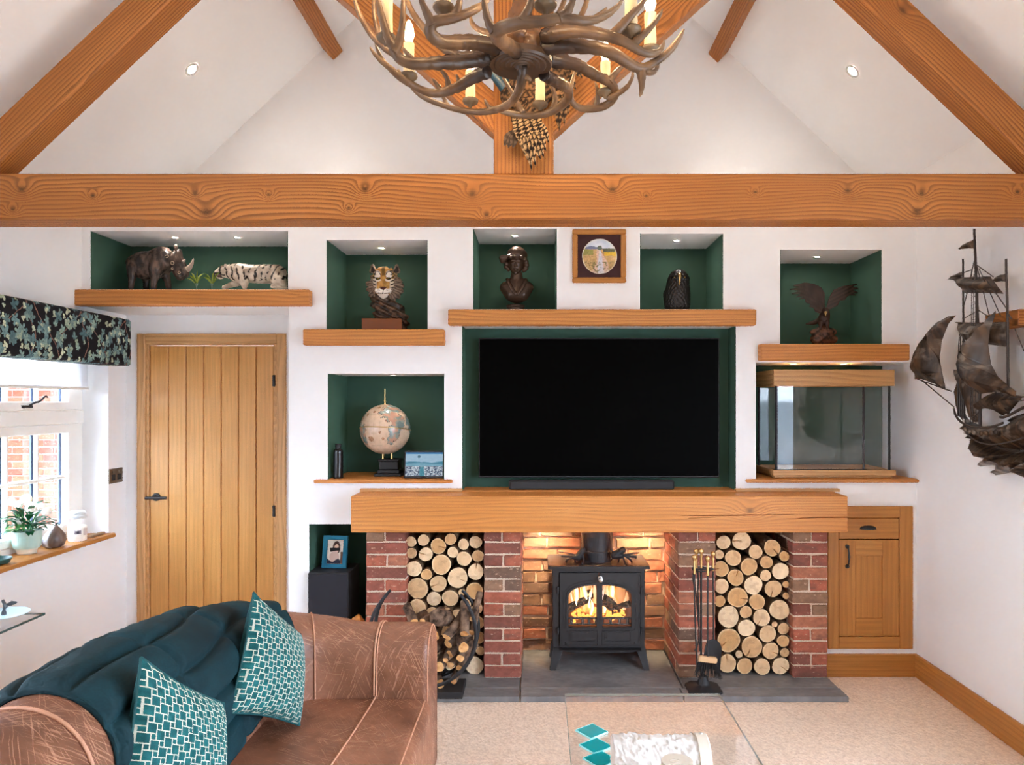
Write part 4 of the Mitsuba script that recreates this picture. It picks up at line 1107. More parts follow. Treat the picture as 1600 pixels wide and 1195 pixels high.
add('seat', rbox(XB_ - 0.05, XF + 0.012, YN0 + 0.2, YA + 0.03, 0.14, SEAT, 0.05, 0.03, 0.012), 'm_leather', 40, so)
add('base', rbox(XB_ - 0.2, XF - 0.01, YN0 + 0.02, YA + 0.2, 0.05, 0.2, 0.02, 0.08), 'm_leather', 40, so)
add('near_arm', rbox(XB_ - 0.1, XF, YN0 - 0.02, YN0 + 0.24, 0.06, 0.68, 0.11, 0.05), 'm_leather', 40, so)
for x, y in ((-1.3, 1.15), (-0.5, 1.15), (-1.3, 2.95), (-0.5, 2.95)):
    add('foot', lathe([(0.022, 0), (0.03, 0.06)], 14, (x, y, 0)), 'm_matt_black', 30, so)
# seams and piping
def prof_line(s, d=0.003, a=0, b=None):
    c, nrm = path_pt(s); q = profile(s, 60, d)[a:b]
    return np.stack([c[0] + nrm[0] * q[:, 0], c[1] + nrm[1] * q[:, 0], q[:, 1]], 1)
s_arm = L1_ + L2_ + 0.155
for s, w_ in ((s_arm, 0.0045), (s_arm + 0.010, 0.003), (L1_ + L2_ * 0.75, 0.0035)):
    pl = prof_line(s); pl = pl[(pl[:, 2] > SEAT - 0.005)]
    add('piping', tube(pl, w_, 6), 'm_piping', True, so)
# arm front seam
q = rows[-4][rows[-4][:, 2] > 0.2] + np.array([0.002, 0, 0.001])
add('piping', tube(q[:34], 0.003, 6), 'm_piping', True, so)
# seat piping: across the seat from the arm seam, and along the front edge
xs = XB_ + RC + 0.155
yy = np.linspace(YA - 0.01, YN0 + 0.3, 40)
u = (xs + 0.0 - XB_) / (XF - XB_)
pl = np.stack([xs + 0.01 - 0.05 * sm(0, 1, (YA - yy) / 1.2), yy, np.full(40, SEAT + 0.013)], 1)
add('piping', tube(pl, 0.004, 6), 'm_piping', True, so)
pl = np.stack([np.full(40, XF - 0.014), yy, np.full(40, SEAT - 0.004)], 1)
add('piping', tube(pl, 0.0035, 6), 'm_piping', True, so)
pl = prof_line(YN0 + 0.62 - YN0, 0.003)
pl = pl[pl[:, 2] > 0.42]
add('piping', tube(pl, 0.005, 6), 'm_piping', True, so)


# quilted throw over the back
def throw_fn(p, n, uv):
    a = mikit.fbm(p.x * 7.0, p.y * 7.0, p.z * 7.0, 3)
    f_ = mikit.fbm(p.x * 230.0, p.y * 230.0, p.z * 230.0, 2)
    s = mikit.noise(p.x * 26.0 + 4.0 * a, p.y * 9.0, p.z * 26.0)
    c = mikit.mix(c3(lin(2, 23, 28)), c3(lin(12, 50, 56)), dr.clip(a * 1.1 - 0.2 + 0.35 * s, 0, 1))
    return c * (0.8 + 0.4 * f_)


def throw_h(p, n, uv):
    return mikit.fbm(p.x * 160.0, p.y * 160.0, p.z * 160.0, 2) + 1.6 * mikit.noise(p.x * 34.0, p.y * 18.0, p.z * 34.0)


M['m_throw'] = {'type': 'bumpmap', 'arbitrary': mikit.proc(throw_h, 2e-3), 'scale': 0.004, 'b': prin(mikit.proc(throw_fn), 0.75, specular=0.25, sheen=0.3)}
s0, s1 = 1.75 - YN0, L1_ + 0.16
NS, NQ = 230, 240
Sb = np.linspace(s0, s1, NS)


def throw_prof(d_fn):
    def f(s):
        h, t = sofa_dim(s)
        q = profile(s, 150, 0.0, 0.47 + 0.02 * math.sin(s * 9), 0.40 + 0.03 * math.sin(s * 7))
        dist = np.r_[0, np.cumsum(np.linalg.norm(np.diff(q, axis=0), axis=1))]
        u = np.linspace(0, dist[-1], NQ)
        q = np.stack([np.interp(u, dist, q[:, 0]), np.interp(u, dist, q[:, 1])], 1)
        tan = np.gradient(q, axis=0); tan /= np.linalg.norm(tan, axis=1, keepdims=True)
        nrm = np.stack([-tan[:, 1], tan[:, 0]], 1)
        return q + nrm * d_fn(s, u)[:, None]
    return f


def puff(s, u):
    s = s - s0
    ds = (s + 0.012 * np.sin(u * 13)) / 0.34; du = (u + 0.03 + 0.014 * np.sin(s * 8)) / 0.125
    a = np.abs(ds - np.round(ds)) * 0.34; b = np.abs(du - np.round(du)) * 0.125
    q = (1 - np.exp(-(a / 0.013) ** 1.4)) * (1 - np.exp(-(b / 0.013) ** 1.4))
    w = 0.007 * meshkit.noise(np.stack([np.full_like(u, s * 9), u * 9, u * 0], 1), 3) + 0.004 * meshkit.noise(np.stack([np.full_like(u, s * 24), u * 24, u * 0], 1), 5)
    edge = 1 - 0.4 * np.exp(-s / 0.02)
    return (0.006 + 0.029 * q + w) * edge
outer_ = skin(Sb, throw_prof(puff))
inner_ = skin(Sb, throw_prof(lambda s, u: np.full(NQ, 0.002)))
full = np.concatenate([outer_, inner_[:, ::-1]], axis=1)
m = sheet(full, False)
nb = full.shape[1]; fx_ = []
for e in (0, NS - 1):
    for k in range(NQ - 1):
        a, b, c_, d = e * nb + k, e * nb + k + 1, e * nb + nb - 2 - k, e * nb + nb - 1 - k
        fx_ += [[a, c_, b], [a, d, c_]] if e == 0 else [[a, b, c_], [a, c_, d]]
i = np.arange(NS - 1)
m = trimesh.Trimesh(m.vertices, np.vstack([m.faces, np.array(fx_), np.stack([i * nb + nb - 1, i * nb, (i + 1) * nb], 1), np.stack([i * nb + nb - 1, (i + 1) * nb, (i + 1) * nb + nb - 1], 1)]), process=False)
add('throw_blanket', m, 'm_throw', True, label='dark teal quilted plush throw draped over the sofa back', cat='blanket')


def weave_fn(p, n, uv):
    L, S_ = 0.027, 0.0155
    D = L * L + S_ * S_
    x, y = uv.x, uv.y
    i = dr.floor((x * L + y * S_) / D); j = dr.floor((-x * S_ + y * L) / D)
    near = mi.Float(1.0)
    for a in (-1, 0, 1):
        for b in (-1, 0, 1):
            ox = (i + a) * L - (j + b) * S_; oy = (i + a) * S_ + (j + b) * L
            qx, qy = x - ox - L / 2, y - oy - L / 2
            d = dr.maximum(dr.abs(qx), dr.abs(qy)) - L / 2
            near = dr.minimum(near, dr.abs(d))
    t = mikit.noise(x * 60.0, y * 60.0, 1.0)
    g = mikit.noise(x * 900.0, y * 900.0, 2.0)
    teal = mikit.mix(c3(lin(10, 64, 66)), c3(lin(30, 96, 96)), t)
    wht = c3(lin(178, 182, 166))
    on = mikit.smoothstep(0.0021, 0.0013, near + (g - 0.5) * 0.0006)
    front = dr.select(uv.x > -5.0, 1.0, 0.0)
    return mikit.mix(mikit.mix(c3(lin(14, 62, 64)), teal, front), wht, on * front) * (0.85 + 0.3 * g)


M['m_weave'] = prin(mikit.proc(weave_fn), 0.8, specular=0.25, sheen=0.4)


def pillow(TL, TR, BR, BL, thick, name_label, flip):
    n = 36
    TL, TR, BR, BL = map(np.array, (TL, TR, BR, BL))
    u, v = np.meshgrid(np.linspace(0, 1, n), np.linspace(0, 1, n), indexing='ij')
    # edges pulled in a little between the corners
    pu = u + 0.035 * np.sin(np.pi * v) ** 1 * (0.5 - u) * 2 * np.abs(2 * u - 1) ** 2
    pv = v + 0.035 * np.sin(np.pi * u) ** 1 * (0.5 - v) * 2 * np.abs(2 * v - 1) ** 2
    P = ((1 - pu) * (1 - pv))[..., None] * TL + (pu * (1 - pv))[..., None] * TR + (pu * pv)[..., None] * BR + ((1 - pu) * pv)[..., None] * BL
    N = np.cross(TR - TL, BL - TL); N /= np.linalg.norm(N); N = N * flip
    e = np.clip(16 * u * (1 - u) * v * (1 - v), 0, 1) ** 0.42
    crease = 0.006 * (meshkit.noise(np.stack([u * 5, v * 5, u * 0 + thick * 100], -1), 2) - 0.5)
    A = P + N * (thick * e + crease * e)[..., None] ; B = P - N * (thick * e * 0.85)[..., None]
    W, H = np.linalg.norm(TR - TL), np.linalg.norm(BL - TL)
    uvA = np.stack([u * 0.43, v * 0.43], -1).reshape(-1, 2); uvB = uvA - 10
    i, j = np.meshgrid(np.arange(n - 1), np.arange(n - 1), indexing='ij'); i, j = i.ravel(), j.ravel()
    f = np.vstack([np.stack([i * n + j, (i + 1) * n + j, (i + 1) * n + j + 1], 1), np.stack([i * n + j, (i + 1) * n + j + 1, i * n + j + 1], 1)])
    V = np.vstack([A.reshape(-1, 3), B.reshape(-1, 3)])
    g = np.vstack([f, f[:, ::-1] + n * n])
    m = trimesh.Trimesh(V, g, process=False); m.uvs = np.vstack([uvA, uvB])
    k = add('cushion', m, 'm_weave', True, label=name_label, cat='cushion', group='patterned cushions on the sofa')
    ring = np.concatenate([P[:, 0], P[-1, 1:], P[::-1, -1][1:], P[0, ::-1][1:]])
    things.add(k)
    add('piping_edge', tube(ring, 0.004, 6), prin(lin(14, 66, 68), 0.85), True, k)
    return k


pillow((-1.00, 2.50, .945), (-.945, 2.83, .69), (-.873, 2.60, .435), (-1.00, 2.30, .61), 0.066, 'teal and cream square-patterned cushion in the far corner of the sofa', -1)
pillow((-1.02, 1.83, .958), (-.955, 2.16, .700), (-.90, 2.03, .435), (-1.03, 1.71, .57), 0.066, 'teal and cream square-patterned cushion nearer the camera, in front of the other', -1)


# ---------------------------------------------------------------- coffee table and what stands on it
M['m_glass_edge'] = prin(lin(120, 128, 122), 0.2, specular=0.6)
M['m_glass_edge_dark'] = prin(lin(22, 66, 62), 0.15, specular=0.6)


def glass_top(key, x0, x1, y0, y1, z0, z1, edge):
    add('glass_top', qz(z1 - 0.0005, x0 + 0.002, x1 - 0.002, y0 + 0.002, y1 - 0.002), 'm_pane', False, key)
    add('glass_rim', cat(bb(x0, x1, y0, y0 + 0.002, z0, z1, 0.0005), bb(x0, x1, y1 - 0.002, y1, z0, z1, 0.0005), bb(x0, x0 + 0.002, y0, y1, z0, z1, 0.0005), bb(x1 - 0.002, x1, y0, y1, z0, z1, 0.0005)), edge, False, key)


ct = thing('coffee_table', 'clear glass coffee table on the carpet before the hearth', 'coffee table')
TX0, TX1, TY0, TY1, TZ = 0.103, 0.735, 1.70, 2.92, 0.420
glass_top(ct, TX0, TX1, TY0, TY1, TZ - 0.010, TZ, 'm_glass_edge')
for y in (TY0 + 0.006, TY1 - 0.010):
    add('end_panel', qy(y, TX0 + 0.004, TX1 - 0.004, 0.0, TZ - 0.008), 'm_pane', False, ct)
teal = {'type': 'principled', 'base_color': rgb(lin(16, 148, 150)), 'roughness': 0.12, 'specular': 0.6, 'clearcoat': 0.6}
M['m_teal_glass'] = two(teal)
M['m_teal_rim'] = prin(lin(150, 226, 222), 0.2)
for i, (px, py, lab) in enumerate(((924.5, 1144, 'farthest of the three'), (931, 1167, 'middle one of the three'), (938, 1188, 'nearest of the three'))):
    z = TZ + 0.0006 + 0.0075 * 0
    y = (EYE - z) * F / (py - CY); x = X(px, y)
    k = thing('coaster', f'square teal glass coaster on the coffee table, {lab}', 'coaster', 'teal glass coasters')
    q = move(bb(-.040, .040, -.040, .040, 0, 0.006, 0.001), (x, y, z), math.radians(38))
    add('tile', q, 'm_teal_glass', False, k)
    r_ = [move(bb(a, b, c, d, 0.0002, 0.0066, 0.0005), (x, y, z), math.radians(38)) for a, b, c, d in ((-.042, -.040, -.042, .042), (.040, .042, -.042, .042), (-.042, .042, -.042, -.040), (-.042, .042, .040, .042))]
    add('rim', cat(r_), 'm_teal_rim', False, k)
# white carved roll with a cream band
cr, cy, cz = 0.071, 2.24, TZ + 0.001 + 0.074
n, L_ = 64, 90
xa, xb = 0.228, 0.500
ax, an = np.meshgrid(np.linspace(xa, xb, L_), np.arange(n) * 2 * np.pi / n, indexing='ij')
pp = np.stack([ax * 60, np.cos(an) * 4.5, np.sin(an) * 4.5], -1)
rr = cr - 0.007 + 0.011 * np.abs(meshkit.fbm(pp * np.array([1.0, 1.6, 1.6]), 3, 4) - 0.42) * 2.6
sh = trimesh.Trimesh(*(lambda v, f: (v, f))(np.stack([ax, cy + rr * np.cos(an), cz + rr * np.sin(an)], -1).reshape(-1, 3), np.zeros((0, 3), int)), process=False)
i, j = np.meshgrid(np.arange(L_ - 1), np.arange(n), indexing='ij'); i, j = i.ravel(), j.ravel(); j2 = (j + 1) % n
f = np.vstack([np.stack([i * n + j, (i + 1) * n + j2, i * n + j2], 1), np.stack([i * n + j, (i + 1) * n + j, (i + 1) * n + j2], 1)])
c0 = len(sh.vertices)
v = np.vstack([sh.vertices, [[xa, cy, cz]], [[xb, cy, cz]]]); k_ = np.arange(n); k2 = (k_ + 1) % n
f = np.vstack([f, np.stack([k_ * 0 + c0, k_, k2], 1), np.stack([k_ * 0 + c0 + 1, (L_ - 1) * n + k2, (L_ - 1) * n + k_], 1)])
rl = thing('carved_cylinder', 'white rough-carved cylinder with a cream end band lying on the glass coffee table', 'ornament')
col = np.vstack([np.tile(lin(196, 189, 180), (rr.size, 1)), [lin(190, 184, 174)] * 2])
add('carved_body', trimesh.Trimesh(v, f, process=False), 'm_vc_matt', True, rl, color=col)
M['m_cream'] = prin(lin(190, 178, 160), 0.5)
add('end_band', lathe([(0.06, xb - 0.012), (0.0735, xb - 0.010), (0.0735, xb + 0.022), (0.071, xb + 0.026), (0.05, xb + 0.026)], 48, (0, cy, cz), 'x'), 'm_cream', 30, rl)
add('stud', ell((xb + 0.008, cy + 0.01, cz + 0.0735), (0.006, 0.006, 0.004), 2), 'm_steel', True, rl)
# candle jar with a cream lid
jx, jy = 0.392, 2.03
cj = thing('candle_jar', 'cream candle jar with a flat round lid on the coffee table', 'candle')
add('jar', lathe([(0.036, TZ + 0.0006), (0.041, TZ + 0.01), (0.042, TZ + 0.14), (0.040, TZ + 0.155)], 40, (jx, jy, 0)), prin(lin(70, 62, 56), 0.3), 30, cj)
add('lid', cat(lathe([(0.044, TZ + 0.153), (0.046, TZ + 0.156), (0.046, TZ + 0.170), (0.044, TZ + 0.172)], 44, (jx, jy, 0)), move(extr(Polygon([(.016 * math.cos(a) * 1.0, .010 * math.sin(a)) for a in np.linspace(0, 6.28, 24)]).difference(Polygon([(.0145 * math.cos(a), .0085 * math.sin(a)) for a in np.linspace(0, 6.28, 24)])), 0, 0.001), (jx - 0.008, jy, TZ + 0.172), 0.3, 1.0, math.pi / 2)), 'm_cream', 30, cj)

# ---------------------------------------------------------------- glass side table under the window
gt = thing('side_table', 'glass side table by the left wall under the window', 'side table')
GX, GY, GZ = -2.323, 3.361, 0.62
glass_top(gt, XL + 0.02, GX, 2.55, GY, GZ - 0.010, GZ, 'm_glass_edge_dark')
for y in (2.62, 3.0):
    add('leg', rod((-2.6, y, 0), (-2.6, y, GZ - 0.01), 0.02, 16), 'm_steel', 30, gt)
y = (EYE - GZ) * F / (962 - CY); xx = X(2, y)
pl_ = thing('saucer', 'pale blue round dish on the glass side table', 'dish')
add('dish', lathe([(0.04, 0.0008), (0.085, 0.004), (0.112, 0.010), (0.110, 0.012), (0.08, 0.007), (0.02, 0.005)], 44, (xx, y, GZ)), prin(lin(190, 220, 232), 0.15), 40, pl_)
M['m_pewter'] = prin(lin(64, 72, 80), 0.3, specular=0.6)
fg = thing('winged_figurine', 'small dark metal winged mascot figurine standing on the blue dish', 'figurine')
fx, fz = X(6, y), GZ + 0.0055
bd = blob([(fx, y, fz, .011), (fx, y, fz + .012, .009), (fx, y, fz + .022, .005), (fx + .006, y, fz + .036, .008), (fx + .003, y, fz + .05, .007), (fx - .004, y, fz + .064, .006)], 0.003, 4)
add('body', bd, 'm_pewter', True, fg)
for s in (-1, 1):
    w_ = np.array([[fx + .004, y + s * .004, fz + .046], [fx + .02, y + s * .02, fz + .058], [fx + .042, y + s * .03, fz + .05], [fx + .036, y + s * .022, fz + .042], [fx + .016, y + s * .01, fz + .036]])
    add('wing', trimesh.convex.convex_hull(np.vstack([w_, w_ + [0, 0.003 * s, 0]])), 'm_pewter', False, fg)


# ---------------------------------------------------------------- antler chandelier
M['m_antler'] = prin(VC, 0.38, specular=0.5)
ch = thing('antler_chandelier', 'large antler chandelier with candle lamps hanging before the roof truss', 'chandelier')


def antler(main, r0, r1, tines=(), dark=0.22):
    ms, cs = [], []
    def one(pts, ra, rb, d0):
        n = 10 * len(pts)
        p = spline([at(*q) for q in pts], n)
        t = np.linspace(0, 1, n)
        r = (ra + (rb - ra) * t) * 1.12
        r = r * np.where(t > 0.86, np.sqrt(np.clip((1.02 - t) / 0.16, 0, 1)), 1) if rb < 0.012 else r
        m = tube(p, np.maximum(r, 0.0012), 10)
        tt = np.r_[np.repeat(t, 10), 0, 1]
        rough = np.where(tt < d0, 0.0035, 0.0008)[:, None]
        nz = meshkit.noise(m.vertices * 90, 3)[:, None] - 0.5
        nrm = m.vertex_normals
        m.vertices = m.vertices + nrm * nz * rough * 2
        g = meshkit.fbm(m.vertices * np.array([25, 25, 25.0]), 3, 7)[:, None]
        c = np.array(lin(60, 42, 30)) * (1 - g) + np.array(lin(120, 92, 64)) * g
        dk = np.array(lin(40, 27, 20))
        w = np.clip(1 - tt / max(d0, 1e-3), 0, 1)[:, None] ** 0.5 if d0 > 0 else 0
        tip = np.clip((tt - 0.75) / 0.25, 0, 1)[:, None]
        c = c * (1 - w) + dk * w
        c = c * (1 - 0.35 * tip) + np.array(lin(170, 140, 104)) * 0.35 * tip
        ms.append(m); cs.append(c)
    one(main, r0, r1, dark)
    for tpts, ra in tines: one(tpts, ra, 0.004, 0.0)
    add('antler', cat(ms), 'm_antler', True, ch, color=np.vstack(cs))


antler([(762, 112, 2.2), (732, 126, 2.28), (706, 140, 2.36), (673, 145, 2.40), (645, 133, 2.38), (610, 107, 2.28), (585, 84, 2.2), (578, 73, 2.18)], .018, .006,
       [([(640, 131, 2.37), (606, 104, 2.33), (586, 68, 2.28)], .010), ([(700, 138, 2.37), (699, 124, 2.36), (684, 105, 2.35)], .010), ([(712, 136, 2.36), (716, 126, 2.36), (712, 116, 2.36)], .007), ([(690, 141, 2.38), (680, 128, 2.38), (676, 122, 2.38)], .007)], 0.4)
antler([(816, 103, 2.2), (815, 122, 2.22), (806, 150, 2.33), (785, 168, 2.48), (750, 175, 2.58), (715, 171, 2.6), (689, 163, 2.56), (661, 151, 2.5), (640, 132, 2.46), (622, 108, 2.43)], .014, .007,
       [([(768, 173, 2.54), (762, 164, 2.55), (757, 156, 2.56)], .008), ([(700, 166, 2.58), (694, 155, 2.58), (690, 142, 2.57)], .008), ([(818, 118, 2.21), (826, 122, 2.21), (829, 126, 2.22)], .008)], 0.12)
antler([(850, 116, 2.25), (867, 126, 2.32), (882, 134, 2.42), (889, 145, 2.50), (884, 158, 2.56), (869, 171, 2.62), (845, 179, 2.66), (815, 180, 2.66), (785, 174, 2.62), (760, 165, 2.6)], .018, .009,
       [([(862, 172, 2.63), (867, 152, 2.63), (860, 132, 2.6), (849, 122, 2.58)], .011), ([(818, 177, 2.65), (808, 160, 2.65), (796, 138, 2.62), (783, 116, 2.58)], .011)], 0.25)
antler([(856, 93, 2.25), (880, 97, 2.3), (905, 103, 2.38), (933, 119, 2.46), (954, 130, 2.52), (961, 145, 2.56), (952, 161, 2.6), (926, 170, 2.62), (905, 168, 2.62), (893, 157, 2.6), (893, 132, 2.58), (898, 112, 2.56)], .020, .008,
       [([(952, 128, 2.5), (962, 114, 2.5), (975, 101, 2.5), (984, 92, 2.5)], .012), ([(950, 153, 2.57), (972, 142, 2.52), (985, 128, 2.48), (989, 108, 2.44)], .011), ([(930, 168, 2.62), (934, 150, 2.6), (930, 128, 2.58)], .010)], 0.4)
antler([(853, 74, 2.15), (905, 72, 2.1), (949, 80, 2.1), (975, 94, 2.12), (994, 105, 2.14), (1005, 106, 2.15), (1019, 100, 2.16), (1045, 80, 2.16), (1062, 58, 2.15), (1069, 45, 2.14)], .021, .007,
       [([(1000, 104, 2.15), (1003, 128, 2.15), (1000, 151, 2.14)], .015), ([(1006, 110, 2.15), (1022, 112, 2.2), (1029, 97, 2.24)], .010)], 0.3)
antler([(852, 56, 2.12), (880, 50, 2.05), (905, 48, 2.0), (949, 56, 1.95), (975, 65, 1.95), (992, 75, 1.96), (1013, 84, 1.98), (1031, 79, 2.0), (1038, 62, 2.0)], .020, .007,
       [([(955, 58, 1.95), (972, 40, 1.95), (988, 22, 1.94), (1001, 8, 1.94), (1015, -12, 1.93)], .015), ([(985, 72, 1.96), (1012, 48, 1.97), (1028, 28, 1.97), (1035, 14, 1.97)], .011)], 0.15)
antler([(806, 80, 2.14), (786, 66, 1.98), (776, 50, 1.84), (794, 40, 1.77), (819, 35, 1.74), (850, 33, 1.73), (875, 29, 1.73), (905, 32, 1.74), (924, 32, 1.76), (954, 19, 1.80), (973, -3, 1.84)], .020, .007,
       [([(815, 33, 1.74), (827, 12, 1.73), (831, -22, 1.72)], .013), ([(872, 29, 1.73), (888, 16, 1.73), (898, -14, 1.72)], .014), ([(772, 48, 1.82), (762, 30, 1.81), (757, 5, 1.8), (755, -15, 1.8)], .012)], 0.12)
antler([(774, 75, 2.13), (732, 66, 2.02), (697, 66, 1.94), (680, 60, 1.90), (672, 47, 1.88), (678, 35, 1.87), (694, 31, 1.87), (724, 23, 1.88), (750, 10, 1.9), (768, -6, 1.92)], .021, .008,
       [([(676, 40, 1.87), (664, 14, 1.86), (653, -12, 1.86)], .013), ([(708, 28, 1.88), (717, 8, 1.87), (719, -16, 1.87)], .012)], 0.3)
antler([(759, 91, 2.16), (715, 97, 2.1), (671, 99, 2.06), (638, 98, 2.04), (622, 89, 2.03), (613, 72, 2.02), (606, 58, 2.02), (599, 35, 2.02), (592, 8, 2.0), (590, -16, 2.0)], .020, .007,
       [([(614, 84, 2.02), (625, 60, 2.02), (629, 35, 2.01), (630, 5, 2.0), (629, -14, 2.0)], .013), ([(655, 99, 2.06), (640, 88, 2.1), (628, 72, 2.14)], .009)], 0.35)
antler([(700, 92, 2.25), (640, 96, 2.3), (606, 78, 2.25), (584, 58, 2.25), (566, 31, 2.22), (557, 10, 2.2), (553, -12, 2.18)], .014, .006, [([(600, 72, 2.25), (588, 40, 2.24), (584, 8, 2.22), (586, -14, 2.2)], .009)], 0.1)
antler([(760, 80, 2.26), (700, 80, 2.3), (672, 55, 2.3), (650, 28, 2.28), (638, 5, 2.25), (632, -16, 2.22)], .014, .007, [], 0.3)
antler([(850, 66, 2.28), (885, 50, 2.32), (906, 28, 2.35), (916, 4, 2.35), (921, -16, 2.34)], .013, .006, [([(905, 36, 2.34), (930, 26, 2.38), (948, 12, 2.4)], .009)], 0.3)
antler([(840, 60, 2.3), (868, 30, 2.4), (880, 5, 2.42), (886, -16, 2.42)], .012, .006, [], 0.3)
antler([(780, 70, 2.3), (764, 52, 2.38), (740, 40, 2.42), (736, 22, 2.42)], .013, .006, [], 0.3)
hub = np.array([X(813, 2.2), 2.2, Z(74, 2.2)])
hm = blob([(hub[0] + .055 * math.cos(a), hub[1] + .055 * math.sin(a), hub[2] + 0.012 * math.sin(3 * a), .036) for a in np.arange(7) * 2 * math.pi / 7] + [(hub[0], hub[1], hub[2] + .06, .045), (hub[0], hub[1], hub[2] + .15, .02)], 0.012, 2,
          [(0, 3, 7), (1, 4, 7), (2, 5, 7), (3, 6, 7), (4, 0, 7), (5, 1, 7), (6, 2, 7), (7, 8)])
hm.vertices += hm.vertex_normals * (0.016 * (meshkit.fbm(hm.vertices * 45, 3, 2)[:, None] - 0.5))
g = meshkit.fbm(hm.vertices * 60, 3, 5)[:, None]
add('hub', hm, 'm_vc_satin', True, ch, color=np.array(lin(46, 30, 20)) * (1 - g) + np.array(lin(112, 76, 46)) * g)
prof = [(0.002, -0.052), (0.012, -0.050), (0.016, -0.040)]
for k in range(9): r_ = 0.022 + k * 0.0085; prof += [(r_, -0.036 + 0.003 * (k % 2)), (r_ + 0.004, -0.037 + 0.003 * (k % 2))]
prof += [(0.098, -0.030), (0.096, -0.012), (0.06, -0.005)]
add('base_disc', lathe(prof, 48, hub - [0, 0, .022]), prin(lin(66, 48, 34), 0.4), 20, ch)
add('stem', cat(rod(hub + [0, 0, .1], (hub[0], hub[1], roof(hub[0]) - 0.02), 0.008, 12), lathe([(0.02, 0.14), (0.03, 0.16), (0.028, 0.26), (0.016, 0.30)], 24, hub)), 'm_antler' if False else 'm_black_metal', 30, ch)
M['m_candle'] = prin(lin(226, 206, 164), 0.6, specular=0.3)
for px, pcup, y in ((639, 121, 2.37), (735, 160, 2.59), (844, 165, 2.65), (946, 146, 2.56), (986, 50, 1.97), (1016, 80, 2.14), (693, 15, 1.90), (852, 11, 1.75), (604, 62, 2.06)):
    b = at(px, pcup, y)
    cu = add('candle_cup', lathe([(0.006, -0.018), (0.010, -0.010), (0.024, -0.004), (0.029, 0.004), (0.028, 0.010), (0.018, 0.012)], 24, b), 'm_antler', True, ch, color=np.tile(lin(104, 86, 64), (24 * 6 + 2, 1)))
    sl = add('candle_sleeve', lathe([(0.0175, 0.008), (0.0185, 0.03), (0.017, 0.06), (0.018, 0.112), (0.014, 0.114)], 20, b), 'm_candle', 30, ch)
    bu = lathe([(0.006, 0.113), (0.012, 0.122), (0.0175, 0.140), (0.016, 0.158), (0.009, 0.178), (0.002, 0.190)], 20, b)
    add('bulb', bu, 'm_lamp', True, sl, emit=BULB_W * 12.0 * LAMP, weight=0.9)

# ---------------------------------------------------------------- stuffed pheasant on the king post
ph = thing('stuffed_pheasant', 'stuffed pheasant with barred brown feathers hanging on the king post', 'stuffed bird')
YPH = YT - 0.045


def paint(m, fn): return fn(m.vertices)


bd = blob([(*at(800, 150, YPH - .01), .05), (*at(835, 130, YPH - .03), .085), (*at(862, 105, YPH - .03), .085), (*at(815, 185, YPH), .045)], 0.012, 6)
q = bd.vertices
g = meshkit.voronoi if False else None
w = (np.sin(q[:, 2] * 320 + 4 * meshkit.noise(q * 40, 1)) * np.sin(q[:, 0] * 240 + 3 * meshkit.noise(q * 30, 2)))[:, None]
add('body', bd, 'm_vc_matt', True, ph, color=np.where(w > 0.1, [lin(104, 76, 50)], [lin(34, 24, 18)]))
nk = blob([(*at(800, 148, YPH - .01), .035), (*at(784, 128, YPH - .02), .028), (*at(770, 112, YPH - .03), .024), (*at(764, 100, YPH - .045), .022)], 0.008, 5)
add('neck', nk, prin(lin(16, 52, 66), 0.35, specular=0.6), True, ph, label='blue-green neck')


def feather(p0, p1, wid, bend, bars, ca, cb, parent, lift=0.0):
    p0, p1 = np.array(p0), np.array(p1)
    n = 26
    t = np.linspace(0, 1, n)
    d = p1 - p0; L = np.linalg.norm(d); d /= L
    s_ = np.cross(d, [0, -1.0, 0]); s_ /= np.linalg.norm(s_)
    cen = p0 + np.outer(t, p1 - p0) + np.outer(np.sin(t * np.pi) * bend, s_) + np.outer(np.sin(t * np.pi) * lift, [0, -1.0, 0])
    w_ = wid * np.clip(np.sin(np.pi * (0.12 + 0.80 * t)), 0, 1) ** 0.6 * (1 - t ** 6)
    w_ = np.maximum(w_, 0.0008)
    V, C = [], []
    for k in range(n):
        for j, x in enumerate((-1, -.5, 0, .5, 1)):
            V.append(cen[k] + s_ * w_[k] * x + np.array([0, -0.004 * (1 - x * x), 0]))
            bar = math.sin(t[k] * bars * 2 * math.pi + abs(x) * 1.6) > 0.0
            c = cb if bar else ca
            if abs(x) < .1: c = np.array(ca) * 0.6
            C.append(c)
    f = []
    for k in range(n - 1):
        for j in range(4):
            a = k * 5 + j; f += [[a, a + 1, a + 6], [a, a + 6, a + 5]]
    V, C, f = np.array(V), np.array(C), np.array(f)
    m = trimesh.Trimesh(np.vstack([V, V + [0, 0.0015, 0]]), np.vstack([f, f[:, ::-1] + len(V)]), process=False)
    return add('feather', m, 'm_vc_matt', True, parent, color=np.vstack([C, C]))


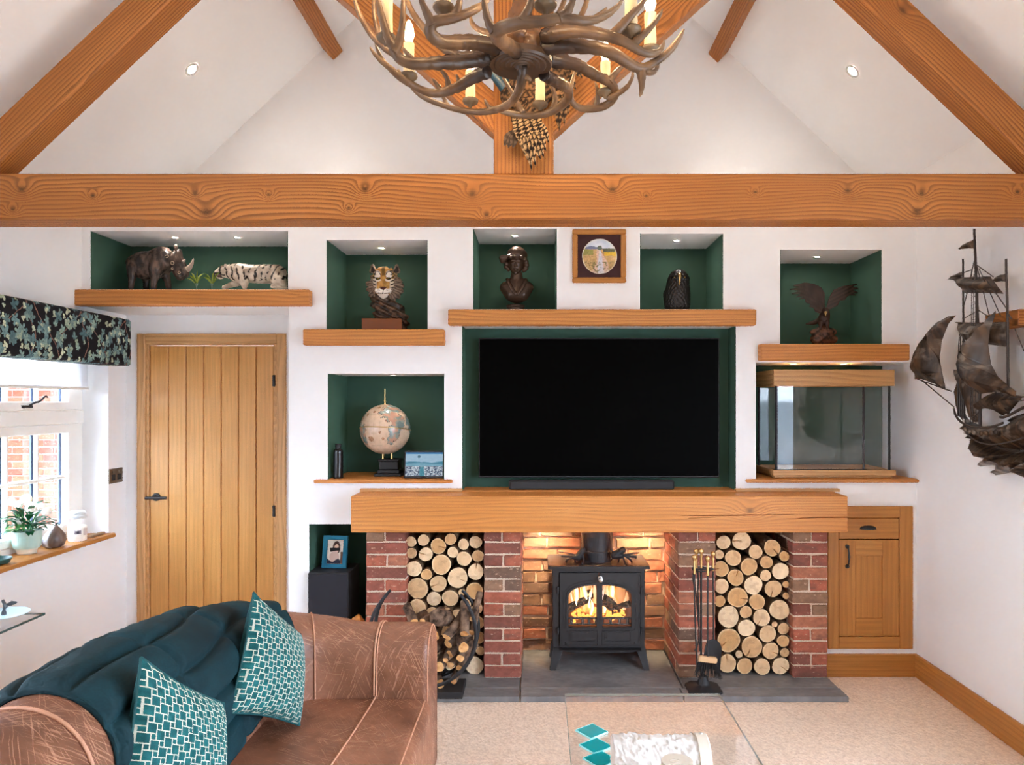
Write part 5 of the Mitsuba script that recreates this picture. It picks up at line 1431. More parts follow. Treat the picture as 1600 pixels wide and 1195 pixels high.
D_, L_c = lin(34, 24, 18), lin(168, 138, 102)
prng = random.Random(2)
for i, (rx, ry, tx, ty, w_) in enumerate(((806, 178, 822, 244, .020), (809, 180, 827, 255, .020), (812, 181, 831, 267, .020), (817, 182, 837, 261, .021), (823, 184, 845, 250, .022), (829, 186, 850, 247, .022), (834, 186, 853, 236, .022), (838, 186, 858, 224, .02),
                                          (806, 176, 813, 225, .024), (813, 172, 826, 222, .026), (820, 170, 838, 216, .026), (830, 172, 846, 214, .026))):
    front = 0.0 if i < 8 else -0.016
    feather(at(rx, ry, YPH - .015 - .002 * (i % 8) + front), at(tx, ty, YPH - .010 - .002 * (i % 8) + front), w_ * 0.85, prng.uniform(-.004, .004), 7 if i < 8 else 9, D_, L_c, ph, 0.012)
for i, (rx, ry, tx, ty) in enumerate(((868, 120, 874, 205), (874, 116, 882, 196), (880, 112, 888, 180), (884, 108, 893, 166), (878, 96, 900, 140), (880, 88, 910, 122))):
    feather(at(rx, ry, YPH - .02 - .004 * i), at(tx, ty, YPH - .015 - .004 * i), .022, prng.uniform(-.004, .004), 8, D_, lin(128, 98, 68), ph, 0.012)
for i, (tx, ty) in enumerate(((787, 228), (794, 231), (802, 231))):
    feather(at(806, 205, YPH - .006 - .002 * i), at(tx, ty, YPH - .012 - .002 * i), .02, .004, 3, lin(70, 56, 46), lin(96, 80, 66), ph, 0.006)


# ---------------------------------------------------------------- log holder, fire irons, loudspeaker
lh = thing('log_holder', 'black iron hoop log holder on the hearth, left of the stove', 'log holder')
hx, hz, hr = X(664, 3.9), 0.365, 0.285
add('base', bb(hx - 0.205, hx + 0.215, 3.80, 4.00, HZ + 0.0005, HZ + 0.035, 0.003), 'm_matt_black', False, lh)
for y, dx in ((3.83, 0.0), (3.97, -0.0)):
    for s in (1, -1):
        a = np.linspace(math.radians(-92), math.radians(46), 40)
        p = np.stack([hx + s * hr * np.cos(a), np.full(40, y), hz + hr * np.sin(a)], 1)
        p[:, 1] += (3.9 - y) * 0.35 * np.clip((a - 0.2) / 0.6, 0, 1) ** 1.5
        add('hoop', tube(p, np.interp(np.linspace(0, 1, 40), [0, .6, 1], [.009, .011, .008]), 10, flat=0.7), 'm_matt_black', 40, lh)
add('cross_bar', cat(*[rod((hx + hr * math.cos(a), 3.825, hz + hr * math.sin(a)), (hx + hr * math.cos(a), 3.975, hz + hr * math.sin(a)), 0.007, 8) for a in (-2.2, -1.57, -0.9)]), 'm_matt_black', 40, lh)


def rough_fn(p, n, uv):
    r, t = uv.x, uv.y - dr.floor(uv.y)
    s = dr.floor(uv.y)
    b = mikit.fbm(p.x * 34.0 + s, p.y * 20.0, p.z * 34.0, 4)
    bark = mikit.mix(c3(lin(46, 34, 28)), c3(lin(138, 112, 92)), dr.clip(b * 2.0 - 0.55, 0, 1))
    a = mikit.fbm(p.x * 60.0, p.y * 60.0, p.z * 60.0, 3)
    end = mikit.mix(c3(lin(184, 126, 70)), c3(lin(226, 184, 130)), dr.clip(a * 1.4 - 0.2 + 0.4 * (t - 0.5), 0, 1))
    return dr.select(r > 0.94, bark, end)


M['m_rough_log'] = prin(mikit.proc(rough_fn), 0.85, specular=0.15)
rng2 = random.Random(21)
HL = [(255, 385, 84, 8, -18), (320, 565, 46, 32, 30), (480, 540, 50, 8, 50), (500, 665, 54, -8, 4), (375, 640, 52, 40, 8), (400, 735, 40, 30, 20), (385, 830, 42, 26, 18), (450, 860, 48, 24, 30), (375, 970, 38, 14, 12), (320, 785, 30, 10, 5), (305, 1005, 44, -10, 0),
      (150, 440, 44, 25, 10), (60, 430, 48, -30, 10), (560, 400, 36, 12, 40), (550, 520, 34, 10, 30), (200, 560, 60, 10, 5), (90, 560, 60, -10, 5), (0, 480, 50, 20, 8), (210, 700, 60, 14, 0), (90, 700, 60, -8, 3), (240, 850, 55, 5, 0), (130, 840, 55, 8, 0), (200, 970, 48, 0, 0), (500, 770, 40, 16, 10)]
HORD = ('first', 'second', 'third', 'fourth', 'fifth', 'sixth', 'seventh', 'eighth')
for i, (u, v, r, yaw, pit) in enumerate(HL):
    y0 = 3.80 if i in (0, 1, 2, 3) else 3.84 + rng2.uniform(-0.02, 0.05)
    c = at(640 + u / 5.97, 900 + v / 5.97, y0); R_ = 0.9 * r / 5.97 * y0 / F
    ln = rng2.uniform(0.15, 0.20)
    m = log_mesh(R_, ln, rng2, rng2.random(), i, None, 0.10, 18)
    uvs = m.uvs.copy()
    if i == 0: uvs[:, 0] = np.maximum(uvs[:, 0], np.where(uvs[:, 0] < 0.97, 1.5, 0))     # its bark-covered end shows
    m.vertices[:, 0] += 0.02 * np.sin(m.vertices[:, 1] * 9 + i); m.vertices += (meshkit.noise(m.vertices * 40 + i, 1)[:, None] - .5) * 0.008
    if i == 0: m.vertices[:, 1] -= 0.03 * np.clip(1 - (m.vertices[:, 0] ** 2 + m.vertices[:, 2] ** 2) / R_ ** 2, 0, 1) * (m.vertices[:, 1] < 0.05)
    m2 = move(m, c, rz=math.radians(-yaw), rx=math.radians(pit)); m2.uvs = uvs
    hm = [q for q in sorted(range(len(HL)), key=lambda q: HL[q][0]) if int((HL[q][1] - 330) / 110) == int((v - 330) / 110)]
    lab = {0: 'thick dark bark-covered log end on top of the hoop log holder', 3: 'log with a clean orange sawn end in the hoop log holder', 1: 'pale log tilted towards the sofa in the hoop log holder', 2: 'mossy dark log pointing down in the hoop log holder'}.get(i) or f'rough bark-covered log, {HORD[hm.index(i)]} along {HORD[int((v - 330) / 110)]} layer of the hoop log holder'
    add('split_log', m2, 'm_rough_log', False, label=lab, cat='log', group='split logs in the hoop log holder')

fi = thing('fire_iron_stand', 'black fire iron stand with a brass-knobbed pole on the hearth', 'fire iron stand')
cx, cy = X(1099, 3.93), 3.93
b_ = lathe([(0.10, 0.001), (0.098, 0.012), (0.07, 0.022), (0.038, 0.034), (0.026, 0.055), (0.022, 0.075), (0.010, 0.082)], 40, (cx, cy, HZ))
a_ = np.arctan2(b_.vertices[:, 1] - cy, b_.vertices[:, 0] - cx)
k_ = (1 + 0.10 * np.cos(4 * (a_ + 0.78)) + 0.05 * np.cos(12 * a_))[:, None] ** np.clip((HZ + 0.05 - b_.vertices[:, 2:3]) / 0.05, 0, 1)
b_.vertices[:, :2] = np.array([cx, cy]) + (b_.vertices[:, :2] - [cx, cy]) * k_
add('base', b_, 'm_matt_black', 30, fi)
ztop = Z(888, cy)
add('pole', rod((cx - .012, cy, HZ + .07), (cx - .012, cy, ztop), 0.0055, 12), 'm_black_metal', 30, fi)
add('hook_ring', cat(tube(np.stack([cx - .012 + .05 * np.cos(np.linspace(0, 6.28, 30)), cy + .05 * np.sin(np.linspace(0, 6.28, 30)), np.full(30, ztop - .004)], 1), .004, 6), rod((cx - .062, cy, ztop - .004), (cx + .056, cy, ztop - .004), .004, 6)), 'm_black_metal', 30, fi)
HAND = [(0.004, -0.0), (0.008, 0.004), (0.006, 0.012), (0.0075, 0.02), (0.0065, 0.06), (0.008, 0.07), (0.005, 0.078), (0.011, 0.084), (0.0145, 0.094), (0.0125, 0.104), (0.004, 0.109)]
def brass_handle(p, parent): return add('handle', lathe(HAND, 18, p), 'm_brass', True, parent, label='brass knobbed handle')
brass_handle((cx - .012, cy, ztop), fi)
def tool(name, lab, px, ytop, dy):
    return thing(name, lab, 'fire iron', 'fire irons on the stand'), np.array([X(px, cy), cy + dy, Z(ytop, cy) - .0])
k, p = tool('poker', 'slim black fire poker hanging leftmost on the fire iron stand', 1082, 894, -.05)
brass_handle(p, k); add('shaft', tube(spline([p, p + [.004, 0, -.25], at(1086, 1030, cy) + [0, -.05, 0], at(1086.5, 1048, cy) + [0, -.05, 0]], 20), np.r_[np.full(16, .0045), .0055, .006, .005, .002], 8), 'm_black_metal', 30, k)
k, p = tool('fire_tongs', 'black fire tongs with bowed arms on the fire iron stand', 1090, 890, .03)
brass_handle(p, k)
for s in (0, 1):
    pts = [p, p + [-.02 + .03 * s, 0, -.05], at(1088.5 + 4 * s, 925, cy) + [0, .03, 0], at(1092 + 2 * s, 960, cy) + [0, .03, 0], at(1094.5, 995, cy) + [0, .03, 0], at(1087 + 9 * s, 1020, cy) + [0, .03, 0]]
    add('arm', tube(spline(pts, 24), .004, 8), 'm_black_metal', 30, k)
k, p = tool('hearth_brush', 'hearth brush with a pale wooden head hanging on the fire iron stand', 1102, 896, -.055)
brass_handle(p, k); e = at(1102, 1021, cy) + [0, -.055, 0]
add('shaft', rod(p, e, .0045, 8), 'm_black_metal', 30, k)
hd_ = add('head', move(bb(-.05, .05, -.014, .014, -.016, .016, .005), e + [0.0, 0, -.012], rx=0, ry=0.12), prin(lin(196, 160, 118), 0.5), False, k, label='pale wooden brush head')
brr = random.Random(4); br = []
for q in range(130):
    x, y = brr.uniform(-.046, .046), brr.uniform(-.011, .011)
    a = e + [x, y, -.026 - x * .12]; br.append(tube([a, a + [x * .35 + brr.uniform(-.003, .003), y * .8, -.045], a + [x * .6 + brr.uniform(-.006, .006), y * 1.5, -.082 + brr.uniform(-.006, .004)]], [.0016, .0014, .0006], 4, False))
add('bristles', cat(br), 'm_matt_black', False, k, kind='stuff')
k, p = tool('hearth_shovel', 'black hearth shovel hanging rightmost on the fire iron stand', 1115, 893, .01)
brass_handle(p, k); e = at(1115.5, 1000, cy) + [0, .01, 0]
add('shaft', rod(p, e, .0045, 8), 'm_black_metal', 30, k)
a = np.linspace(0, math.pi, 12)
ol = Polygon([(-.047, -.165), (.047, -.165)] + [(.047 * math.cos(t) ** 1 if True else 0, -.05 + .05 * math.sin(t)) for t in a])
sv = extr(ol, 0, .003); sv = sv.subdivide().subdivide()
sv.vertices[:, 1] -= 6.0 * sv.vertices[:, 0] ** 2 - 0.004
add('blade', move(sv, e + [0, 0, 0.0], ry=0.08), 'm_matt_black', 40, k)

ls = thing('loudspeaker', 'tall black floor loudspeaker in the low niche left of the fireplace', 'loudspeaker')
y = 4.15
a, b, zt = X(481, y), X(544, y), Z(895, y)
add('cabinet', bb(a, b, y, y + .26, 0.001, zt, .004), 'm_matt_black', False, ls)
add('grille_cloth', bb(a + .004, b - .004, y - .006, y, 0.03, zt - .006, .003), prin(lin(30, 29, 35), 0.9), False, ls)
ff = thing('photo_frame', 'blue photo frame with a sepia portrait photo on top of the black loudspeaker', 'photo frame')
W_, H_ = .150, .190
mat_ = trimesh.transformations.euler_matrix(-0.16, 0, -0.10); mat_[:3, 3] = (X(522.5, 4.27), 4.27, zt + .001)
ring_ = sbox(-W_ / 2, 0, W_ / 2, H_).difference(sbox(-W_ / 2 + .024, .024, W_ / 2 - .024, H_ - .024))
m = extr(ring_, -.012, .006).subdivide(); m.apply_transform(mat_)
g = meshkit.fbm(m.vertices * 60, 3, 3)[:, None]
add('frame', m, 'm_vc_matt', False, ff, color=np.array(lin(8, 56, 80)) * (1 - g) + np.array(lin(52, 128, 152)) * g)
nx, nz = 40, 56
gx, gz = np.meshgrid(np.linspace(-W_ / 2 + .02, W_ / 2 - .02, nx), np.linspace(.02, H_ - .02, nz), indexing='ij')
u, v = (gx / (W_ / 2 - .02)), (gz - .02) / (H_ - .04)
base = np.array(lin(206, 192, 176)) * np.ones(gx.shape + (1,))
def put(c, cond, col): return np.where(cond[..., None], np.array(col), c)
n_ = meshkit.fbm(np.stack([gx * 90, gz * 90, gx * 0], -1), 3, 2)
base = base * (0.8 + 0.35 * n_[..., None])
base = put(base, ((u - .1) / .42) ** 2 + ((v - .66) / .26) ** 2 < 1, lin(70, 50, 42))
base = put(base, ((u - .1) / .27) ** 2 + ((v - .62) / .17) ** 2 < 1, lin(206, 168, 146))
base = put(base, ((u + .1) / .55) ** 2 + ((v - .28) / .24) ** 2 < 1, lin(190, 160, 146))
base = put(base, (v < .16 + .06 * np.sin(u * 5)) & (u < .55), lin(40, 40, 52))
base = put(base, (u > .55) & (v < .5), lin(96, 66, 54))
base[:, :2] = base[:, -2:] = base[:2] = base[-2:] = lin(226, 214, 198)
i, j = np.meshgrid(np.arange(nx - 1), np.arange(nz - 1), indexing='ij'); i, j = i.ravel(), j.ravel()
f = np.vstack([np.stack([i * nz + j, (i + 1) * nz + j, (i + 1) * nz + j + 1], 1), np.stack([i * nz + j, (i + 1) * nz + j + 1, i * nz + j + 1], 1)])
m = trimesh.Trimesh(np.stack([gx, gx * 0 + .002, gz], -1).reshape(-1, 3), f, process=False); m.apply_transform(mat_)
add('photo', m, 'm_vc_matt', False, ff, color=base.reshape(-1, 3))
m = bb(-W_ / 2 + .01, W_ / 2 - .01, .004, .009, .01, H_ - .01, .001); m.apply_transform(mat_); add('backing', m, 'm_matt_black', False, ff)
m = bb(-.03, .03, .0, .004, .002, .13, .001); m.apply_transform(trimesh.transformations.rotation_matrix(0.45, [1, 0, 0])); m.apply_translation((mat_[0, 3], 4.335, zt + .001)); add('stand', m, 'm_matt_black', False, ff)
ar = trimesh.creation.icosphere(4, 1.0); ar.vertices *= [.062, .06, .19]
ar.vertices += ar.vertex_normals * (0.05 * (meshkit.fbm(ar.vertices * 22, 3, 4)[:, None] - .5)); ar.vertices[:, 2] = np.maximum(ar.vertices[:, 2], -.187)
ar.apply_translation((X(560, 4.12), 4.12, .188))
g = meshkit.fbm(ar.vertices * 50, 3, 6)[:, None]
add('amber_rock', ar, 'm_vc_gloss', True, color=np.array(lin(110, 56, 22)) * (1 - g) + np.array(lin(214, 138, 60)) * g, label='amber brown rough rock standing between the loudspeaker and the brick pillar', cat='rock')


# ---------------------------------------------------------------- sculptures in the niches
def crop(ox, oy, sc, y0):
    """Turns (u, v, r[, dy]) measured on an enlarged view of the sculpture into a sphere (x, y, z, radius) around depth y0."""
    def f(u, v, r=None, dy=0.0):
        p = at(ox + u / sc, oy + v / sc, y0 + dy)
        return (*p, r / sc * y0 / F) if r is not None else p
    return f


def two_tone(m, a, b, freq, seed=1, thr=0.5, sc=(1, 1, 1)):
    g = meshkit.fbm(m.vertices * freq * np.array(sc), 4, seed)[:, None]
    g = np.clip((g - thr) * 3 + 0.5, 0, 1)
    return np.array(lin(a)) * (1 - g) + np.array(lin(b)) * g


# rhinoceros
c = crop(180, 370, 11.43, 4.40)
rh = thing('rhino_sculpture', 'dark carved rhinoceros sculpture on the left end of the long shelf over the door', 'sculpture')
sp = [c(345, 470, 140), c(500, 450, 190), c(680, 450, 195), c(850, 360, 190), c(940, 430, 150), c(1070, 400, 140), c(1120, 520, 140), c(1185, 630, 128, -.01), c(1130, 270, 62), c(1160, 690, 88),
      c(305, 560, 95, -.045), c(300, 740, 62, -.05), c(278, 905, 48, -.05), c(480, 600, 110, .045), c(555, 760, 58, .05), c(552, 905, 46, .05),
      c(720, 580, 120, -.05), c(700, 740, 62, -.05), c(688, 905, 46, -.05), c(860, 620, 100, .045), c(935, 770, 56, .05), c(955, 905, 46, .05), c(490, 590, 165), c(720, 590, 165)]
lk = [(0, 1), (1, 2), (2, 3), (3, 4), (4, 5), (5, 6), (6, 7), (5, 8), (7, 9), (6, 9), (0, 10), (10, 11), (11, 12), (0, 13), (13, 14), (14, 15), (3, 16), (16, 17), (17, 18), (4, 19), (19, 20), (20, 21), (0, 22), (22, 23), (23, 3), (1, 22), (2, 23)]
m = blob(sp, 0.008, 6, lk)
m.vertices += m.vertex_normals * (0.006 * (meshkit.fbm(m.vertices * np.array([70, 70, 22]), 3, 3)[:, None] - .5))
RS = min(s[2] - s[3] for s in sp)
m.vertices[:, 2] = np.maximum(m.vertices[:, 2], Z(452, YS) + 0.0004)
add('body', m, 'm_vc_satin', True, rh, color=two_tone(m, (30, 22, 20), (88, 70, 60), 60, 2, .55, (1, 1, .3)))
def cone_path(pts, r0, y0c, sides=12): return tube(spline([y0c(*q) for q in pts], 18), np.linspace(1, 0.04, 18) ** 0.8 * r0, sides)
add('horn', cone_path([(1240, 600, None, -.01), (1330, 540, None, -.01), (1375, 460, None, -.01), (1402, 380, None, -.01)], .022, c), prin(lin(136, 120, 108), 0.4), True, rh, label='grey-brown horn')
add('horn', cone_path([(1190, 450, None, -.01), (1230, 425, None, -.01), (1258, 392, None, -.01)], .012, c), prin(lin(136, 120, 108), 0.4), True, rh)
for dy in (-.035, .03):
    e = ell(c(1085, 195, None, dy), (.013, .007, .022), 2); add('ear', e, 'm_vc_satin', True, rh, color=two_tone(e, (50, 40, 36), (130, 112, 98), 80, 2))
for u, v, s in ((1005, 290, 1), (995, 378, 1.1), (1092, 492, 1.1), (1085, 590, .7), (1220, 665, .8)):
    p = np.array(c(u, v, None, 0)) ; p[1] = m.vertices[np.argmin(np.hypot(m.vertices[:, 0] - p[0], m.vertices[:, 2] - p[2]) + 10 * (m.vertices[:, 1] > 4.39)), 1]
    t_ = np.linspace(0, 2 * np.pi, 20)
    add('carved_ring', tube(np.stack([p[0] + .0085 * s * np.cos(t_), np.full(20, p[1] - .001), p[2] + .0085 * s * np.sin(t_)], 1), .0022, 6), prin(lin(168, 150, 130), 0.5), True, rh)

# white tiger, crouching
c = crop(310, 380, 10.0, 4.36)
wt = thing('white_tiger_sculpture', 'white tiger sculpture with black stripes crouching on the long shelf over the door', 'sculpture')
sp = [c(640, 430, 125), c(850, 480, 145), c(1050, 480, 150), c(1230, 480, 148), c(1330, 560, 105), c(500, 440, 112), c(390, 440, 92), c(310, 480, 66, -.01), c(345, 520, 45, -.01),
      c(690, 560, 85, -.05), c(720, 620, 62, -.06), c(722, 672, 44, -.06), c(620, 600, 70, .03), c(500, 655, 42, .02), c(400, 690, 32, .0),
      c(1260, 580, 110, -.045), c(1330, 650, 60, -.05), c(1160, 672, 34, -.06), c(1380, 640, 50), c(590, 520, 90)]
lk = [(0, 1), (1, 2), (2, 3), (3, 4), (0, 5), (5, 6), (6, 7), (7, 8), (6, 8), (0, 9), (9, 10), (10, 11), (0, 12), (12, 13), (13, 14), (3, 15), (15, 16), (16, 17), (4, 18), (5, 19), (19, 9), (19, 12)]
m = blob(sp, 0.006, 6, lk)
m.vertices[:, 2] = np.maximum(m.vertices[:, 2], Z(452, YS) + 0.0004)
q = m.vertices
u_ = (q[:, 0] * F / 4.36 + CX - 310) * 10; v_ = (CY - (q[:, 2] - EYE) * F / 4.36 - 380) * 10
w = np.sin((u_ + 0.35 * (v_ - 450) * np.sign(u_ - 800) + 40 * meshkit.noise(q * 30, 4)) / 15.5 + 3 * meshkit.noise(q * 22, 6))
on = (w > 0.62) & (v_ < 600) & (meshkit.noise(q * np.array([90, 20, 45]), 8) > .33)
on |= (u_ < 450) & (np.hypot(u_ - 430, v_ - 440) > 62) & (np.hypot(u_ - 430, v_ - 440) < 80) & (u_ > 380)
on |= (u_ < 372) & (v_ > 470) & (v_ < 500)
col = np.where(on[:, None], [lin(30, 24, 22)], two_tone(m, (176, 160, 142), (214, 202, 186), 30, 1))
add('body', m, 'm_vc_satin', True, wt, color=col)
for u, v in ((330, 512), ):
    e = ell(c(u, v, None, -.035), (.014, .008, .009), 2); add('mouth', e, prin(lin(70, 50, 44), 0.5), True, wt)
for dy in (-.03, .02):
    e = ell(c(425, 350, None, dy), (.010, .008, .012), 2); add('ear', e, prin(lin(190, 176, 160), 0.6), True, wt)
add('tail', tube(spline([c(1385, 620, None, 0), c(1400, 680, None, -.03), c(1340, 692, None, -.06), c(1230, 690, None, -.07)], 20), .011, 8), 'm_vc_satin', True, wt, color=np.tile(lin(190, 178, 162), (20 * 8 + 2, 1)))
# two little palms in glass stems
for px, s, lab in ((307, 1.0, 'left of two small green palm sprigs between the rhino and the white tiger'), (331, .95, 'right of two small green palm sprigs, beside the white tiger')):
    y = 4.33; x = X(px, y); zt = Z(452, YS)
    k = thing('palm_sprig', lab, 'plant', 'palm sprigs on the long shelf')
    add('stem_vase', cat(lathe([(.020, .0006), (.021, .003), (.004, .006), (.003, .045), (.007, .058), (.009, .066)], 20, (x, y, zt))), 'm_pane' if False else prin(lin(96, 120, 110), 0.1, specular=0.6), 30, k)
    rr_ = random.Random(int(px))
    for q in range(11):
        a = q / 11 * 6.28 + rr_.random(); out = rr_.uniform(.035, .068) * s; up = rr_.uniform(.03, .085) * s
        p = spline([(x, y, zt + .055), (x + math.cos(a) * out * .5, y + .6 * math.sin(a) * out * .5, zt + .06 + up * .75), (x + math.cos(a) * out, y + .6 * math.sin(a) * out, zt + .06 + up)], 10)
        lf = tube(p, np.sin(np.linspace(.15, 3.1, 10)) * .0052, 6, flat=.35)
        add('leaf', lf, prin(lin(*rr_.choice([(96, 116, 30), (70, 98, 28), (126, 138, 46)])), 0.5), True, k)

# tiger head bust
c = crop(550, 400, 9.95, 4.38)
tb = thing('tiger_bust', 'painted tiger head bust with open brown neck drape on a wooden plinth', 'sculpture')
y = 4.38
pl = Z(514, YS)
a, b, z0, z1 = X(565, 4.33), X(628, 4.33), pl + .0004, Z(497, 4.33)
add('plinth', wood(a, b, 4.33, 4.45, z0, z1, 0, .003, (.3, .1)), prin(lin(126, 68, 26), 0.35), parent=tb)
m = blob([c(440, 720, 150), c(500, 800, 140), c(640, 880, 170), c(760, 940, 110), c(420, 930, 90, -.02), c(760, 1060, 120)], .008, 6, [(0, 1), (1, 2), (2, 3), (1, 4), (2, 4), (3, 5), (2, 5)])
m.vertices += m.vertex_normals * (0.009 * np.sin((m.vertices[:, 2] * 1.0 + .5 * m.vertices[:, 0]) * 150)[:, None])
m.vertices[:, 2] = np.maximum(m.vertices[:, 2], np.where(m.vertices[:, 0] < b + .002, z1 + .0004, pl + .0004))
add('drape', m, 'm_vc_satin', True, tb, color=two_tone(m, (34, 24, 20), (104, 76, 56), 50, 5, .55))
mane = trimesh.creation.icosphere(5, 1.0)
v = mane.vertices.copy(); an = np.arctan2(v[:, 2], v[:, 0])
rad = 1 + .06 * np.sin(an * 17 + 2 * meshkit.noise(v * 3, 1)) * (np.abs(v[:, 1]) < .8) + .05 * (meshkit.noise(v * 9, 3) - .5)
ctr = np.array(c(515, 470, None, .02)); k_ = 4.38 / F / 9.95
mane.vertices = v * rad[:, None] * np.array([285 * k_, .075, 265 * k_]) * np.where(v[:, 2:3] > .3, [.86, 1, 1.12], [1, 1, 1]) + ctr
g = np.clip(.5 + .5 * np.sin(an * 34 + 5 * meshkit.noise(v * 6, 2)), 0, 1)[:, None]
top = sm(.25, .8, v[:, 2])[:, None]
add('mane', mane, 'm_vc_matt', True, tb, color=(np.array(lin(92, 76, 66)) * (1 - g) + np.array(lin(160, 138, 120)) * g) * (1 - top) + (np.array(lin(110, 82, 46)) * (1 - g) + np.array(lin(176, 136, 78)) * g) * top)
face = blob([c(490, 330, 165, -.035), c(412, 435, 84, -.05), c(568, 435, 84, -.05), c(490, 440, 120, -.065), c(485, 520, 85, -.088), c(420, 535, 62, -.085), c(550, 535, 62, -.085), c(485, 605, 58, -.07)], .0045, 5, [(0, 1, 3), (0, 2, 3), (1, 2, 3), (3, 4), (4, 5), (4, 6), (3, 7), (5, 7), (6, 7)])
q = face.vertices
u_ = (q[:, 0] * F / q[:, 1] + CX - 550) * 9.95; v_ = (CY - (q[:, 2] - EYE) * F / q[:, 1] - 400) * 9.95
U = np.abs(u_ - 485)
col = two_tone(face, (140, 100, 46), (190, 146, 82), 40, 3)
def pt(cond, cc): col[cond] = lin(*cc)
side = (U > 110)
pt(((U - 92) / 52) ** 2 + ((v_ - 285) / 62) ** 2 < 1, (226, 216, 204))
pt(((U - 105) / 75) ** 2 + ((v_ - 372) / 26) ** 2 < 1, (220, 208, 194))
pt((U > 100) & (v_ > 390) & (v_ < 520), (214, 198, 178))
pt((np.abs(((U - 92) / 44) ** 2 + ((v_ - 290) / 52) ** 2 - 1) < .22) & (v_ < 300), (36, 28, 24))
pt((np.sin(v_ / 8.5 + U / 22) > .45) & (U > 112) & (v_ < 500), (40, 30, 24))
pt(((U - 82) / 38) ** 2 + ((v_ - 350) / 19) ** 2 < 1, (24, 18, 16))
pt(((U - 78) / 14) ** 2 + ((v_ - 350) / 11) ** 2 < 1, (150, 120, 40))
pt(((U - 78) / 7) ** 2 + ((v_ - 350) / 8) ** 2 < 1, (10, 8, 8))
pt((U < 26) & (v_ < 300), (112, 84, 44))
pt((v_ > 505) & (v_ < 580) & (U < 160), (230, 222, 212))
pt((np.sin(v_ / 6.0 + U / 40) > .82) & (v_ > 525) & (v_ < 562) & (U > 50) & (U < 120), (120, 106, 98))
pt((v_ > 478) & (v_ < 520) & (U < 62 - (v_ - 478) * .9), (70, 40, 34))
pt((U < 6) & (v_ > 510) & (v_ < 575), (30, 20, 18))
pt((np.abs(v_ - 580 + U * .06) < 5) & (U < 95), (40, 28, 24))
pt((v_ > 584) & (U < 85), (214, 204, 192))
add('face', face, 'm_vc_matt', True, tb, color=col)
for s, u in ((-1, 330), (1, 690)):
    e = blob([c(u + s * 10, 150, 26, .0), c(u - s * 40, 250, 30, .0), c(u + s * 36, 240, 28, .0), c(u, 210, 44, .01)], .004, 3, [(0, 1, 2, 3)])
    add('ear', e, 'm_vc_matt', True, tb, color=two_tone(e, (84, 70, 60), (140, 122, 104), 60, 2))
    e = blob([c(u + s * 8, 180, 16, -.012), c(u - s * 22, 240, 20, -.014), c(u + s * 18, 235, 18, -.014)], .004, 3, [(0, 1, 2)])
    add('inner_ear', e, prin(lin(46, 36, 32), 0.9), True, tb)

# bronze bust of a boy in a cap
M['m_bronze'] = prin(lin(66, 46, 34), 0.28, specular=0.6, metallic=0.2)
c = crop(760, 370, 9.96, 4.40); k_ = 4.40 / F / 9.96
bb_ = thing('boy_bust', 'dark bronze bust of a boy in a peaked cap, left of the round picture', 'sculpture')
HB = [c(465, 370, 125, 0), c(462, 430, 112, -.012), c(458, 505, 84, -.018), c(456, 556, 42, -.030), c(505, 360, 125, .03),
      c(456, 400, 14, -.056), c(456, 440, 20, -.066), c(436, 448, 14, -.058), c(476, 448, 14, -.058), c(400, 372, 20, -.046), c(440, 366, 16, -.052), c(474, 366, 16, -.052), c(514, 372, 20, -.046), c(415, 470, 44, -.028), c(500, 470, 44, -.028),
      c(432, 502, 11, -.050), c(456, 499, 13, -.056), c(482, 502, 11, -.050), c(436, 517, 11, -.048), c(456, 520, 14, -.053), c(478, 517, 11, -.048), c(456, 558, 30, -.042)]
hd = blob(HB, .0028, 2, [(0, 1, 4), (1, 2), (2, 3), (0, 2, 4), (5, 6), (6, 7), (6, 8), (9, 10), (11, 12), (13, 1), (14, 1), (15, 16), (16, 17), (18, 19), (19, 20), (3, 21)])
add('head', hd, 'm_bronze', True, bb_)
body = blob([c(470, 600, 92), c(470, 700, 100), c(470, 800, 140, .0), c(300, 790, 92), c(640, 790, 92), c(400, 890, 120, -.01), c(550, 890, 120, -.01), c(470, 940, 100)], .006, 6, [(0, 1), (1, 2), (1, 3, 2), (1, 4, 2), (3, 5), (4, 6), (2, 5, 6), (5, 6, 7), (3, 2, 5), (4, 2, 6)])
add('shoulders', body, 'm_bronze', True, bb_)
for s in (-1, 1):
    p = spline([c(470 + s * 140, 660, None, -.03), c(470 + s * 110, 740, None, -.06), c(470 + s * 55, 830, None, -.07), c(470, 900, None, -.075)], 16)
    add('collar', tube(p, .008, 8, flat=1.6), 'm_bronze', True, bb_)
cap = blob([c(470, 280, 138, .005), c(500, 300, 140, .02), c(420, 270, 100, -.01)], .006, 5, [(0, 1, 2)])
add('cap', cap, 'm_bronze', True, bb_)
pk = blob([c(400, 262, 22, -.02), c(330, 300, 24, -.06), c(235, 330, 40, -.055), c(250, 380, 34, -.04), c(320, 330, 30, .0)], .006, 5, [(0, 1, 4), (1, 2, 3), (1, 3, 4)])
add('peak', pk, 'm_bronze', True, bb_)
curls = [ell(c(u, v, None, dy), (r * k_, .018, r * k_), 2) for u, v, r, dy in ((320, 420, 46, 0), (312, 470, 40, 0), (345, 500, 36, .0), (610, 390, 46, 0), (625, 440, 44, 0), (610, 490, 42, .0), (585, 520, 34, 0), (330, 390, 36, .01), (380, 320, 34, -.045), (430, 310, 32, -.05), (545, 320, 36, -.045), (590, 350, 40, -.02))]
add('curls', cat(curls), 'm_bronze', True, bb_)
